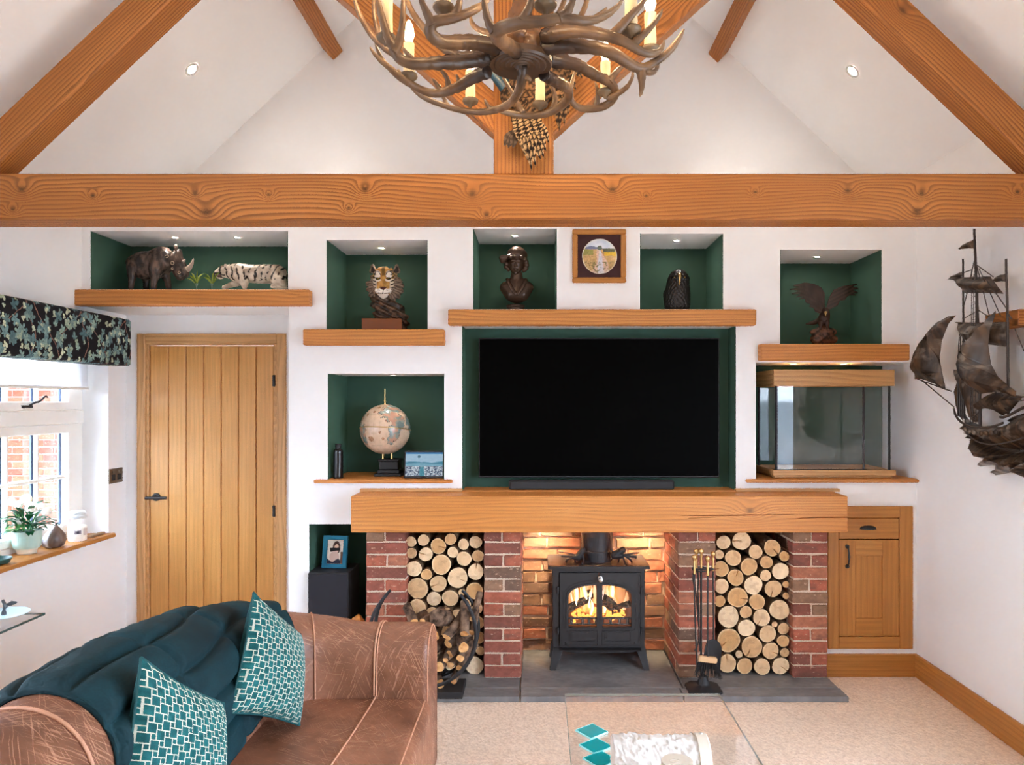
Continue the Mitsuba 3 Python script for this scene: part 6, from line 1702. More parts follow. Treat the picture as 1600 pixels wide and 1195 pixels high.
add('pedestal', lathe([(160 * k_, 0.0), (160 * k_, .012), (140 * k_, .016), (132 * k_, .040), (142 * k_, .046), (142 * k_, .056), (100 * k_, .060)], 32, (X(760 + 455 / 9.96, 4.40), 4.40, Z(483, YS) + .0005)), 'm_bronze', 30, bb_)

# dark eagle head
c = crop(1010, 400, 13.28, 4.40); k_ = 4.40 / F / 13.28
eh = thing('eagle_bust', 'almost black eagle head sculpture with a gold beak right of the round picture', 'sculpture')
M['m_dark_bronze'] = prin(lin(30, 24, 22), 0.35, specular=0.5)
m = blob([c(640, 990, 265), c(640, 820, 262), c(650, 640, 240), c(665, 500, 215), c(680, 450, 175, -.02), c(860, 470, 40, .0), c(500, 800, 150)], .006, 5, [(0, 1), (1, 2), (2, 3), (3, 4), (3, 5), (1, 6), (0, 6)])
an = np.arctan2(m.vertices[:, 1] - 4.4, m.vertices[:, 0] - X(1059, 4.4))
m.vertices += m.vertex_normals * (.0035 * np.sin(an * 22 + 6 * meshkit.noise(m.vertices * 30, 2)) * np.sin(m.vertices[:, 2] * 190))[:, None]
m.vertices[:, 2] = np.maximum(m.vertices[:, 2], Z(483, YS) + .0006)
add('head', m, 'm_dark_bronze', True, eh)
add('beak', tube(spline([c(690, 385, None, -.075), c(692, 420, None, -.098), c(690, 490, None, -.102), c(688, 600, None, -.082)], 18), np.linspace(1, .1, 18) ** .7 * .0135, 12), 'm_brass', True, eh, label='gold beak')
for s in (-1, 1):
    add('eye', ell(c(690 + s * 105, 445, None, -.070), (.006, .005, .006), 2), prin(lin(110, 84, 40), 0.2), True, eh)
    add('brow', tube(spline([c(690 + s * 50, 395, None, -.082), c(690 + s * 110, 405, None, -.076), c(690 + s * 170, 440, None, -.05)], 10), .006, 8), 'm_dark_bronze', True, eh)
add('base_ring', lathe([(290 * k_, 0), (292 * k_, .010), (280 * k_, .016), (270 * k_, .022)], 36, (X(1010 + 625 / 13.28, 4.40), 4.40, Z(483, YS) + .0006)), 'm_dark_bronze', 30, eh)

# eagle with spread wings
c = crop(1220, 420, 9.957, 4.40); k_ = 4.40 / F / 9.957
fe = thing('eagle_sculpture', 'dark bronze eagle with raised spread wings landing on a rock', 'sculpture')
bm = blob([c(695, 660, 58, -.03), c(685, 720, 80, -.01), c(665, 800, 88, 0), c(640, 850, 60, .01), c(700, 700, 50, -.05)], .005, 5, [(0, 1), (1, 2), (2, 3), (0, 4)])
M['m_eagle'] = prin(lin(58, 38, 28), 0.45, specular=0.4)
add('body', bm, 'm_eagle', True, fe)
add('beak', tube(spline([c(697, 680, None, -.062), c(697, 705, None, -.075), c(696, 745, None, -.068)], 8), np.linspace(1, .1, 8) * .010, 8), 'm_brass', True, fe)
LW = [(660, 640), (655, 500), (655, 390), (600, 305), (490, 250), (340, 222), (300, 235), (200, 250), (205, 275), (290, 288), (155, 308), (160, 325), (285, 340), (175, 378), (180, 395), (290, 395), (218, 445), (330, 440), (260, 482), (350, 475), (365, 540), (430, 555), (410, 600), (480, 622), (500, 680), (565, 700), (620, 690)]
RW = [(680, 640), (700, 560), (725, 460), (790, 340), (900, 288), (1040, 262), (1180, 232), (1185, 245), (1100, 285), (1210, 293), (1208, 306), (1105, 335), (1205, 362), (1195, 378), (1100, 380), (1165, 412), (1040, 420), (1000, 440), (960, 495), (880, 502), (850, 585), (790, 610), (740, 640)]
for pts, s in ((LW, -1), (RW, 1)):
    po = Polygon([(X(1220 + u / 9.957, 4.40), Z(420 + v / 9.957, 4.40)) for u, v in pts]).buffer(0)
    w = extr(po, 4.395, 4.402)
    for _ in range(3): w = w.subdivide()
    xr = X(1220 + 685 / 9.957, 4.40)
    d = np.abs(w.vertices[:, 0] - xr)
    w.vertices[:, 1] += -.02 + .5 * d ** 1.5 - 0.03 * np.sin(d * 12)
    uu = (w.vertices[:, 0] * F / 4.40 + CX - 1220) * 9.957; vv = (CY - (w.vertices[:, 2] - EYE) * F / 4.40 - 420) * 9.957
    dd = np.abs(uu - 690)
    strp = .75 + .25 * np.sin((uu * .5 + vv * s) / 9)
    col = np.array(lin(64, 46, 37)) * strp[:, None]
    add('wing', w, 'm_vc_satin', 40 if False else False, fe, color=col)
tl = blob([c(600, 800, 45, .02), c(500, 840, 35, .03), c(400, 855, 12, .035)], .006, 4); add('tail', tl, 'm_eagle', True, fe)
for s in (0, 1):
    add('leg', blob([c(630 + 90 * s, 830, 40, -.03), c(615 + 110 * s, 900, 22, -.035), c(620 + 100 * s, 935, 14, -.04)], .005, 3), 'm_eagle', True, fe)
rk = blob([c(650, 1000, 120), c(560, 1000, 70), c(800, 985, 60), c(700, 950, 70), c(560, 1100, 95), c(700, 1100, 110), c(810, 1100, 70), c(480, 985, 30)], .007, 3, [(0, 1), (0, 2), (0, 3), (4, 5), (5, 6), (0, 5), (1, 7), (1, 4)])
rk.vertices += rk.vertex_normals * (.016 * (meshkit.fbm(rk.vertices * 45, 3, 3)[:, None] - .5)); rk.vertices[:, 2] = np.maximum(rk.vertices[:, 2], Z(537, YS) + .0006)
add('rock', rk, 'm_vc_satin', True, fe, color=two_tone(rk, (34, 22, 18), (104, 66, 46), 50, 2))


# ---------------------------------------------------------------- metal galleon on the right wall
XSH = 2.085
def patina_fn(p, n, uv):
    a = mikit.fbm(p.y * 8.0, p.z * 8.0, p.x * 8.0, 4)
    b = mikit.fbm(p.y * 55.0 + 5.0, p.z * 9.0, 3.0, 3)
    c = mikit.mix(c3(lin(54, 45, 39)), c3(lin(104, 80, 58)), mikit.smoothstep(0.25, 0.95, b))
    c = mikit.mix(c, c3(lin(96, 104, 112)), mikit.smoothstep(0.52, 0.78, a) * 0.5)
    return mikit.mix(c, c3(lin(182, 172, 160)), mikit.smoothstep(0.55, 0.85, mikit.fbm(p.y * 20.0, p.z * 26.0, 9.0, 4)) * 0.35)


M['m_patina'] = two({'type': 'principled', 'base_color': mikit.proc(patina_fn), 'metallic': 0.55, 'roughness': 0.42})
M['m_ship_dark'] = prin(lin(54, 46, 42), 0.45, specular=0.5)
sh = thing('metal_ship', 'dark bronzed metal galleon wall sculpture with curved sails on the right wall', 'wall sculpture')
def s1(u, v, x=XSH):
    px, py = 1420 + u / 5.433, 340 + v / 5.433
    y = x * F / (px - CX); return np.array([x, y, Z(py, y)])
def s2(u, v, x=XSH): return s1(u, v + 200 * 5.433, x)


def plate(name, pts, bulge, x=XSH, mat='m_patina', th=0.004, sub=3, tilt=0.0):
    P = np.array([p[1:] for p in pts])                      # (y, z)
    po = Polygon(P).buffer(0)
    ms = []
    for g in getattr(po, 'geoms', [po]):
        g = g.segmentize(0.05)
        ms.append(trimesh.creation.extrude_polygon(g, th, engine='earcut'))
    m = cat(ms)
    for _ in range(sub): m = m.subdivide()
    from shapely import points, distance, boundary
    d = distance(points(m.vertices[:, :2]), boundary(po)); dm = d.max() + 1e-9
    off = bulge * np.sin(np.clip(d / dm, 0, 1) * np.pi / 2) + tilt * (m.vertices[:, 1] - P[:, 1].min())
    v = np.stack([x - off - m.vertices[:, 2], m.vertices[:, 0], m.vertices[:, 1]], 1)
    m = trimesh.Trimesh(v, m.faces, process=False)
    return add(name, m, mat, 40, sh)


def line(a, b, r=.0022): return rod(a, b, r, 6)


add('mast', tube([s1(555, 95), s1(575, 600), s2(600, 300), s2(605, 690)], [.0055, .0065, .0075, .008], 10), 'm_ship_dark', True, sh)
add('mast', tube([s1(460, 352), s1(463, 900), s2(465, 205), s2(470, 600, XSH + .03)], [.0045, .005, .0055, .006], 10), 'm_ship_dark', True, sh)
add('mast', tube([s1(825, 350), s1(838, 800), s1(842, 1195), s2(845, 600)], [.005, .0055, .006, .006], 10), 'm_ship_dark', True, sh)
plate('pennant', [s1(*q) for q in ((556, 188), (500, 212), (455, 235), (450, 248), (424, 262), (430, 270), (500, 262), (556, 262))], .01)
plate('pennant', [s1(*q) for q in ((822, 478), (780, 486), (738, 508), (714, 545), (735, 540), (745, 548), (760, 540), (825, 542))], .01)
plate('pennant', [s1(*q) for q in ((458, 458), (410, 478), (362, 498), (350, 520), (400, 510), (460, 500))], .01)
plate('sail', [s1(*q) for q in ((330, 524), (380, 503), (500, 506), (690, 498), (718, 535), (760, 590), (806, 645), (640, 640), (480, 642), (430, 570), (385, 528))], .05, sub=2)
plate('sail', [s1(*q) for q in ((392, 884), (520, 890), (830, 885), (836, 1096), (680, 1075), (515, 1066), (470, 1000), (424, 900))], .05, sub=2)
plate('sail', [s1(*q) for q in ((455, 830), (392, 838), (290, 890), (205, 990), (145, 1100), (118, 1190))] + [s2(*q) for q in ((98, 200), (104, 284), (170, 284), (270, 322), (366, 376), (332, 225), (312, 110))] + [s1(*q) for q in ((312, 1180), (332, 1040), (388, 900))], .07, XSH - .03, sub=2)
plate('sail', [s1(*q) for q in ((836, 794), (720, 920), (642, 1020), (600, 1130))] + [s2(*q) for q in ((572, 60), (574, 160), (592, 260), (634, 345), (690, 410), (760, 400), (850, 390), (930, 405), (1010, 432), (1010, 385), (930, 330), (850, 258), (792, 155), (772, 20))] + [s1(*q) for q in ((770, 1060), (785, 960), (836, 800))], .09, XSH - .05, sub=2)
plate('sail', [s2(*q) for q in ((385, 204), (480, 214), (572, 214), (600, 330), (612, 500), (605, 650), (545, 650), (500, 480), (450, 360), (408, 270))], .04, sub=2)
plate('sail', [s2(*q) for q in ((612, 545), (618, 480), (700, 425), (780, 392), (880, 405), (1010, 430), (900, 560), (840, 592), (760, 545), (690, 532))], .05, XSH - .02, sub=2)
HULL = [s2(*q) for q in ((383, 535), (405, 600), (435, 640), (560, 690), (700, 688), (792, 655), (786, 606), (880, 578), (985, 520), (1200, 470), (1420, 420), (1440, 560), (1330, 760), (1180, 850), (980, 880), (850, 885), (680, 860), (560, 805), (470, 740), (425, 680), (388, 590))]
plate('hull', HULL, .11, XSH + .05, sub=2)
add('gunwale', tube(spline([s2(383, 535, XSH - .01), s2(435, 640, XSH - .03), s2(560, 690, XSH - .04), s2(700, 688, XSH - .04), s2(800, 655, XSH - .03)], 30), .0055, 8), 'm_ship_dark', True, sh)
add('gunwale', tube(spline([s2(780, 606, XSH - .03), s2(880, 575, XSH - .04), s2(985, 520, XSH - .03), s2(1200, 468, XSH - .02), s2(1420, 420, XSH)], 30), .006, 8), 'm_ship_dark', True, sh)
add('hull_strake', tube(spline([s2(460, 700, XSH - .01), s2(600, 820, XSH - .05), s2(760, 835, XSH - .06), s2(930, 795, XSH - .05), s2(1200, 700, XSH - .04)], 30), .004, 6), 'm_ship_dark', True, sh)
for u, v in ((480, 712), (515, 725), (555, 738), (615, 744), (655, 742), (700, 738), (738, 735)):
    add('gun_port', ell(s2(u, v, XSH - .055), (.008, .012, .012), 2), 'm_patina', True, sh)
plate('bow', [s2(*q) for q in ((362, 382), (385, 330), (402, 218), (420, 300), (425, 420), (430, 640), (400, 595), (385, 525), (368, 450))], .02, XSH + .02, sub=1)
for u in (415, 432, 448, 462): add('bow_rail', rod(s2(u, 250 + (u - 400) * 2.4), s2(u + 4, 600), .0045, 6), 'm_ship_dark', True, sh)
SEA = [(330, 712), (340, 690), (372, 655), (365, 690), (440, 690), (480, 740), (560, 810), (690, 865), (860, 895), (1000, 890), (1200, 860), (1330, 780), (1420, 800), (1360, 880), (1430, 930), (1340, 960), (1380, 1040), (1270, 1020), (1220, 1110), (1140, 1040), (1060, 1130), (978, 1086), (892, 1050), (908, 1136), (840, 1116), (780, 1085), (730, 1076), (670, 1090), (605, 1098), (588, 1078), (610, 1050), (650, 1032), (590, 1012), (540, 1018), (476, 1026), (480, 1005), (530, 962), (500, 930), (445, 896), (442, 880), (458, 852), (440, 820), (395, 808), (400, 796), (436, 795), (395, 780), (436, 772), (342, 742), (400, 735)]
plate('sea_base', [s2(*q) for q in SEA], .09, XSH + .075, 'm_patina', sub=2)
rig = [((555, 370), (470, 740)), ((555, 370), (530, 470)), ((575, 400), (720, 505)), ((575, 400), (690, 860)), ((595, 430), (780, 835)), ((640, 500), (832, 775)), ((745, 648), (836, 780)), ((470, 465), (540, 440)), ((470, 855), (590, 785)), ((590, 785), (700, 855)), ((470, 970), (540, 940)), ((836, 800), (872, 860)), ((900, 940), (978, 1130)), ((430, 990), (410, 1290)), ((440, 980), (430, 1290))]
for a, b in rig: add('rigging_line', line(s1(*a, XSH - .02), s1(*b, XSH - .02)), 'm_ship_dark', True, sh)
for a, b in (((72, 283), (360, 386)), ((118, 300), (386, 522)), ((700, 450), (1010, 432)), ((690, 462), (1010, 464)), ((440, 195), (575, 120)), ((545, 610), (620, 545)), ((690, 470), (740, 400)), ((760, 460), (840, 560)), ((800, 420), (760, 470))): add('rigging_line', line(s2(*a, XSH - .04), s2(*b, XSH - .04), .003), 'm_ship_dark', True, sh)
lad = [line(s1(u0, 480, XSH - .03), s2(u0 - 12 if u0 < 560 else u0 + 4, 660, XSH - .03), .0018) for u0 in (536, 552, 566)]
for q in range(24):
    t = q / 24; lad.append(line(s1(532 - 8 * t, 520 + 1200 * t, XSH - .03), s1(566 + 2 * t, 514 + 1200 * t, XSH - .03), .0014))
add('rope_ladder', cat(lad), 'm_ship_dark', True, sh)
# wooden bracket that carries the ship
y0, y1 = s1(965, 880, XR)[1], s1(600, 880, XR)[1]
add('wall_bracket', wood(XSH + .045, XR, y0 - .1, y0 + .14, Z(514, 3.35), Z(490, 3.35), 1, .003, (.4, .2)), 'm_beam', parent=sh, label='wooden wall bracket')


# ---------------------------------------------------------------- globe, bottle, tablet
gl = thing('globe', 'antique style parchment globe on a stepped black stand', 'globe')
gy = 4.42; gc = at(602, 670.5, gy); gr = 38.8 * gy / F
zs = Z(749.5, 4.165)
s_ = trimesh.creation.uv_sphere(gr, count=[90, 180])
n_ = s_.vertices / gr
tilt = (trimesh.transformations.rotation_matrix(-0.03, [0, 1, 0]) @ trimesh.transformations.rotation_matrix(0.13, [1, 0, 0]))[:3, :3]
nn = n_ @ tilt.T
lat = np.degrees(np.arcsin(np.clip(nn[:, 2], -1, 1))); lon = np.degrees(np.arctan2(nn[:, 0], -nn[:, 1]))
g = meshkit.fbm(n_ * 9, 4, 3); g2 = meshkit.fbm(n_ * 5, 3, 8)
land = np.zeros(len(n_))
for la, lo, rl, ro in ((38, 22, 18, 26), (52, 40, 14, 30), (22, 38, 14, 24), (12, 45, 12, 16), (-12, 34, 20, 15), (-28, 28, 12, 9), (-8, -52, 13, 15), (-24, -50, 18, 9), (18, -66, 16, 12), (60, 80, 20, 30), (20, 110, 25, 40), (-25, 135, 16, 18), (50, -100, 20, 34)):
    d = np.hypot((lat - la) / rl, (lon - lo) / ro); land = np.maximum(land, 1.25 - d + (g - .5) * 1.3)
col = np.array(lin(206, 178, 152)) * (.86 + .3 * g[:, None])
isl = land > .25
tone = np.where(g2[:, None] > .53, [lin(116, 130, 126)], np.where(g2[:, None] > .40, [lin(142, 144, 132)], [lin(184, 140, 116)]))
col = np.where(isl[:, None], tone * (.85 + .3 * g[:, None]), col)
col = np.where(((land > .17) & (land <= .25))[:, None], [lin(90, 86, 78)], col)
for la, lo, r_ in ((-28, -24, 7), (-27, 8, 3.5), (-12, 0, 3), (38, -22, 3.5), (54, -16, 4), (30, -42, 4)):
    d = np.hypot(lat - la, (lon - lo) * np.cos(np.radians(la)))
    col = np.where((d < r_)[:, None], np.where((np.sin(d * 3.2) > .2)[:, None], [lin(150, 108, 76)], [lin(186, 146, 112)]), col)
grid = (np.abs(((lat + 7.5) % 15) - 7.5) < .35) | (np.abs(((lon + 7.5) % 15) - 7.5) < .35)
col = np.where((grid & ~isl)[:, None], col * .88, col)
s_.apply_translation(gc)
add('sphere', s_, 'm_vc_gloss', True, gl, color=col)
t_ = np.linspace(0, 2 * np.pi, 72)
ring = np.stack([np.cos(t_), np.sin(t_), 0 * t_], 1) @ tilt * (gr + .0015) + gc
add('equator_band', tube(ring, .0028, 6), 'm_brass', True, gl)
tp = gc[2] + gr
add('finial', lathe([(.010, -.002), (.006, .004), (.004, .012), (.008, .018), (.008, .024), (.004, .028), (.006, .034), (.0045, .040), (.0045, .095), (.002, .098)], 20, (gc[0] - .002, gy, tp)), 'm_brass', 30, gl)
add('stand', cat(bb(gc[0] - .05, gc[0] + .115, gy - .09, gy + .09, zs, zs + .018, .004), bb(gc[0] - .035, gc[0] + .1, gy - .07, gy + .07, zs + .018, zs + .04, .004), bb(gc[0] - .025, gc[0] + .09, gy - .06, gy + .06, zs + .04, zs + .092, .004), bb(gc[0] - .032, gc[0] + .098, gy - .068, gy + .068, zs + .092, zs + .102, .003)), 'm_matt_black', False, gl)
for dx in (-.012, .042):
    add('post', lathe([(.008, 0), (.006, .01), (.008, .02), (.006, .03), (.006, .05)], 16, (gc[0] + dx, gy - .01, zs + .102)), 'm_brass', 30, gl)
bt = thing('bottle', 'tall slim black bottle left of the globe', 'bottle')
p = (X(528.5, 4.25), 4.25, zs + .0004)
add('body', lathe([(.026, 0), (.029, .006), (.029, .150), (.026, .166), (.016, .176), (.015, .182)], 32, p), prin(lin(20, 18, 20), 0.12, specular=0.6), 30, bt)
add('cap', lathe([(.0165, .182), (.0175, .184), (.0175, .200), (.015, .204)], 28, p), 'm_matt_black', 30, bt)
tbm = thing('digital_frame', 'black digital photo frame showing a bright blue beach picture beside the globe', 'digital frame')
y = 4.22; a, b, zb, zt = X(631, y), X(693.5, y), zs + .001, Z(704, y)
mt = trimesh.transformations.rotation_matrix(-.12, [1, 0, 0], (0, y, zb))
m = bb(a, b, y, y + .012, zb + .002, zt, .004); m.apply_transform(mt); add('case', m, 'm_matt_black', False, tbm)
m = bb((a + b) / 2 - .03, (a + b) / 2 + .03, y + .012, y + .07, zb - .001, zb + .02, .003); add('foot', m, 'm_matt_black', False, tbm)
nx, nz = 110, 80
u, v = np.meshgrid(np.linspace(0, 1, nx), np.linspace(0, 1, nz), indexing='ij')
P_ = np.stack([a + .008 + (b - a - .016) * u, np.full(u.shape, y - .0008), zb + .014 + (zt - zb - .024) * v], -1)
sc = np.array(lin(176, 214, 240)) * np.ones(u.shape + (1,))
nz1 = meshkit.fbm(np.stack([u * 40, v * 40, u * 0], -1), 3, 2); nz2 = meshkit.fbm(np.stack([u * 7, v * 3, u * 0], -1), 4, 5)
hill = .60 + .12 * (meshkit.fbm(np.stack([u * 4, u * 0, u * 0], -1), 3, 9) - .5) + .10 * np.clip(u - .7, 0, 1)
sc = np.where((v < hill)[..., None], np.array(lin(70, 150, 178)) * (.6 + .7 * nz2[..., None]), sc)
sc = np.where((v < .55 - .1 * np.abs(u - .4))[..., None], np.array(lin(130, 190, 214)) * (.7 + .5 * nz2[..., None]), sc)
sc = np.where((v < .42)[..., None], np.where((nz1 > .5)[..., None], [lin(226, 240, 250)], [lin(60, 84, 116)]), sc)
sc = np.where((np.abs(u - .44) < .05 + .05 * (.4 - v))[..., None] & (v < .4)[..., None], np.array(lin(60, 150, 170)), sc)
sc = np.where((v > .93)[..., None], np.array(lin(40, 130, 190)), sc)
sc = np.where(((u - .36) ** 2 + ((v - .82) * .7) ** 2 < .0016)[..., None], np.array(lin(70, 120, 140)), sc)
i, j = np.meshgrid(np.arange(nx - 1), np.arange(nz - 1), indexing='ij'); i, j = i.ravel(), j.ravel()
f = np.vstack([np.stack([i * nz + j, (i + 1) * nz + j, (i + 1) * nz + j + 1], 1), np.stack([i * nz + j, (i + 1) * nz + j + 1, i * nz + j + 1], 1)])
m = trimesh.Trimesh(P_.reshape(-1, 3), f, process=False); m.apply_transform(mt)
SCREEN = 0.9
add('screen', m, 'm_matt_black', False, tbm, color=sc.reshape(-1, 3) * SCREEN * LAMP * 0.055, emit=dict(VC), weight=0.15)

# round painted plate in a wooden box frame
pf = thing('framed_plate', 'round painted country landscape plate in a square honey wooden frame', 'picture')
y = YM - .026
a, b, z0, z1 = X(894.5, y), X(978.5, y), Z(441.5, y), Z(357.5, y)
w_ = .031
for q, (x0, x1, zz0, zz1, ax) in enumerate(((a, b, z1 - w_, z1, 0), (a, b, z0, z0 + w_, 0), (a, a + w_, z0 + w_, z1 - w_, 2), (b - w_, b, z0 + w_, z1 - w_, 2))):
    add('frame_rail', wood(x0, x1, y, YM, zz0, zz1, ax, .006, (q * 1.1, .3 * q)), 'm_cabinet', parent=pf)
add('backing', bb(a + w_ - .002, b - w_ + .002, YM - .012, YM - .001, z0 + w_ - .002, z1 - w_ + .002, .001), prin(lin(52, 12, 14), 0.7, sheen=.4), False, pf, label='dark maroon backing')
pc = at(936.8, 400.5, YM - .02); pr = 27.3 * (YM - .02) / F
nr, na = 40, 96
r_, t_ = np.meshgrid(np.linspace(0, 1, nr), np.arange(na) * 2 * np.pi / na, indexing='ij')
u, v = r_ * np.cos(t_), r_ * np.sin(t_)
P_ = np.stack([pc[0] + pr * u, pc[1] + .006 * (1 - np.clip((r_ - .7) / .3, 0, 1)) , pc[2] + pr * v], -1)
n1 = meshkit.fbm(np.stack([u * 16, v * 16, u * 0], -1), 4, 3)[..., None]; n2 = meshkit.fbm(np.stack([u * 3, v * 3, u * 0], -1), 3, 4)[..., None]
sk = np.array(lin(150, 176, 206)) * (1 - n2) + np.array(lin(228, 230, 232)) * n2
cl = np.where((v > .42)[..., None], sk, np.array(lin(150, 116, 70)) * (1 - n1) + np.array(lin(214, 178, 120)) * n1)
cl = np.where(((v > .42) & (v < .62 - .25 * np.abs(u + .45)))[..., None], np.array(lin(112, 122, 150)), cl)
cl = np.where(((v > .24) & (v < .46) & (u > .2))[..., None], np.array(lin(84, 88, 66)) * (.6 + n1), cl)
cl = np.where(((v > .05) & (v < .26) & (u > .28))[..., None], np.array(lin(214, 178, 60)) * (.7 + .6 * n1), cl)
cl = np.where(((v > .1) & (v < .4) & (u < -.35))[..., None], np.array(lin(140, 136, 70)) * (.6 + .8 * n1), cl)
pth = np.abs(u - .05 + .1 * np.sin(v * 4)) < .10 + .30 * np.clip(.4 - v, 0, 2)
cl = np.where((pth & (v < .42))[..., None], np.array(lin(206, 176, 156)) * (.7 + .6 * n1), cl)
cl = np.where((pth & (v < .42) & (np.abs(u - .05) < .06 + .12 * np.clip(.3 - v, 0, 2)))[..., None], np.array(lin(206, 206, 214)) * (.7 + .5 * n1), cl)
cl = np.where(((np.hypot(u - .02, v - .5) < .13))[..., None], np.array(lin(92, 104, 96)) * (.6 + .8 * n1), cl)
cl = np.where(((v < -.3) & (n1[..., 0] > .58))[..., None], np.array(lin(110, 104, 60)), cl)
cl[r_ > .965] = lin(226, 220, 210)
i, j = np.meshgrid(np.arange(nr - 1), np.arange(na), indexing='ij'); i, j = i.ravel(), j.ravel(); j2 = (j + 1) % na
f = np.vstack([np.stack([i * na + j, (i + 1) * na + j2, (i + 1) * na + j], 1), np.stack([i * na + j, i * na + j2, (i + 1) * na + j2], 1)])
add('plate', trimesh.Trimesh(P_.reshape(-1, 3), f, process=False), 'm_vc_gloss', True, pf, color=cl.reshape(-1, 3), label='painted plate')

# ---------------------------------------------------------------- glass tank
tk = thing('glass_tank', 'empty glass tank with an oak hood and base in the niche beside the right wall', 'glass tank')
y0, y1 = 4.225, 4.605
x0, x1 = X(1209, y0), X(1398, y0)
zb = Z(748.5, 4.165)
zt, zh = Z(577.5, y0), Z(603, y0)
zb2, zb3 = Z(743, y0), Z(734.5, y0)
def trough(z0_, z1_, d):
    return [wood(x0 + d, x1 - d, y0 + d, y0 + d + .02, z0_, z1_, 0, .002, (d * 30, .1)), wood(x0 + d, x1 - d, y1 - d - .02, y1 - d, z0_, z1_, 0, .002, (1.2, .3)), wood(x0 + d, x0 + d + .02, y0 + d + .02, y1 - d - .02, z0_, z1_, 1, .002, (.7, .2)), wood(x1 - d - .02, x1 - d, y0 + d + .02, y1 - d - .02, z0_, z1_, 1, .002, (1.7, .5))]
def catg(ms):
    m = cat(ms); m.uvs = np.vstack([q.uvs for q in ms]); return m
add('hood', catg(trough(zh, zt, 0) + [wood(x0 + .002, x1 - .002, y0 + .002, y1 - .002, zt - .01, zt - .001, 0, .001)]), 'm_oak_frame', parent=tk)
add('base', catg(trough(zb2, zb3, -.006) + trough(zb + .0006, zb2, .006)), 'm_oak_frame', parent=tk)
add('floor_panel', bb(x0 + .01, x1 - .01, y0 + .01, y1 - .01, zb2, zb2 + .004, 0), 'm_matt_black', False, tk)
gx0, gx1, gy0, gy1 = x0 + .022, x1 - .022, y0 + .022, y1 - .022
for q in (qy(gy0, gx0, gx1, zb2 + .004, zh + .01), qy(gy1, gx0, gx1, zb2 + .004, zh + .01), qx(gx0, gy0, gy1, zb2 + .004, zh + .01), qx(gx1, gy0, gy1, zb2 + .004, zh + .01)):
    add('pane', q, 'm_pane', False, tk)
for x in (gx0, gx1):
    for y in (gy0, gy1): add('corner_seal', bb(x - .006, x + .006, y - .006, y + .006, zb2 + .004, zh + .004, .002), 'm_matt_black', False, tk)

# ---------------------------------------------------------------- on the window sill
pw = thing('flower_pot', 'white gardenia in a pale green ribbed pot on the window sill', 'potted plant')
y = 3.86; x = X(42, y)
pr_ = [(.044, .0006), (.046, .010), (.050, .026), (.060, .036), (.066, .060), (.0685, .120), (.0705, .124), (.069, .127), (.062, .124), (.058, .110)]
m = lathe(pr_, 72, (x, y, SILL))
a_ = np.arctan2(m.vertices[:, 1] - y, m.vertices[:, 0] - x); h_ = m.vertices[:, 2] - SILL
rib = 1 + .018 * np.cos(a_ * 36) * ((h_ > .035) & (h_ < .122))
m.vertices[:, :2] = np.array([x, y]) + (m.vertices[:, :2] - [x, y]) * rib[:, None]
g = meshkit.noise(m.vertices * 50, 2)
col = np.where((h_ < .034)[:, None], [lin(226, 222, 204)], np.array(lin(150, 192, 184)) * (1 - g[:, None]) + np.array(lin(198, 216, 200)) * g[:, None])
add('pot', m, 'm_vc_gloss', True, pw, color=col)
add('soil', lathe([(.002, .108), (.060, .112), (.03, .118)], 30, (x, y, SILL)), prin(lin(52, 38, 30), 0.95), True, pw)
frng2 = random.Random(9)
def leaf_mesh(base, tip, wid, droop):
    base, tip = np.array(base), np.array(tip)
    p = spline([base, (base + tip) / 2 + [0, 0, droop], tip], 10)
    d = tip - base; s = np.cross(d, [0, 0, 1.0]); s /= np.linalg.norm(s) + 1e-9
    w = wid * np.sin(np.linspace(.12, 3.1, 10)) ** .8
    V = np.concatenate([p - s * w[:, None], p + np.array([0, 0, -.004]), p + s * w[:, None]])
    f = []
    for k in range(9):
        for q in (0, 1): a = q * 10 + k; f += [[a, a + 1, a + 11], [a, a + 11, a + 10]]
    return trimesh.Trimesh(V, f, process=False)
M['m_leaf'] = prin(lin(26, 84, 48), 0.35, specular=0.5)
M['m_leaf_light'] = prin(lin(72, 132, 66), 0.4, specular=0.5)
for q in range(64):
    a = frng2.uniform(0, 6.28); el = frng2.uniform(-.35, 1.0); R0 = frng2.uniform(.02, .07); R1 = R0 + frng2.uniform(.045, .085)
    z0_ = SILL + .135 + .05 * max(el, 0) + frng2.uniform(-.01, .05)
    sq = .62 if math.cos(a) < 0 else .8
    b_ = (x + R0 * math.cos(a) * sq, y + R0 * math.sin(a), z0_)
    t_ = (x + R1 * 1.15 * math.cos(a) * sq, y + R1 * 1.15 * math.sin(a), z0_ + .05 * el)
    add('leaf', leaf_mesh(b_, t_, frng2.uniform(.014, .021), .014), 'm_leaf' if q % 5 else 'm_leaf_light', True, pw)
for q in range(7):
    a = q * .9; add('stem', tube(spline([(x + .01 * math.cos(a), y + .01 * math.sin(a), SILL + .11), (x + .03 * math.cos(a), y + .03 * math.sin(a), SILL + .17), (x + .05 * math.cos(a), y + .05 * math.sin(a), SILL + .22)], 8), .0025, 6), 'm_leaf_light', True, pw)
M['m_petal'] = prin(lin(246, 244, 234), 0.7, sheen=.3)
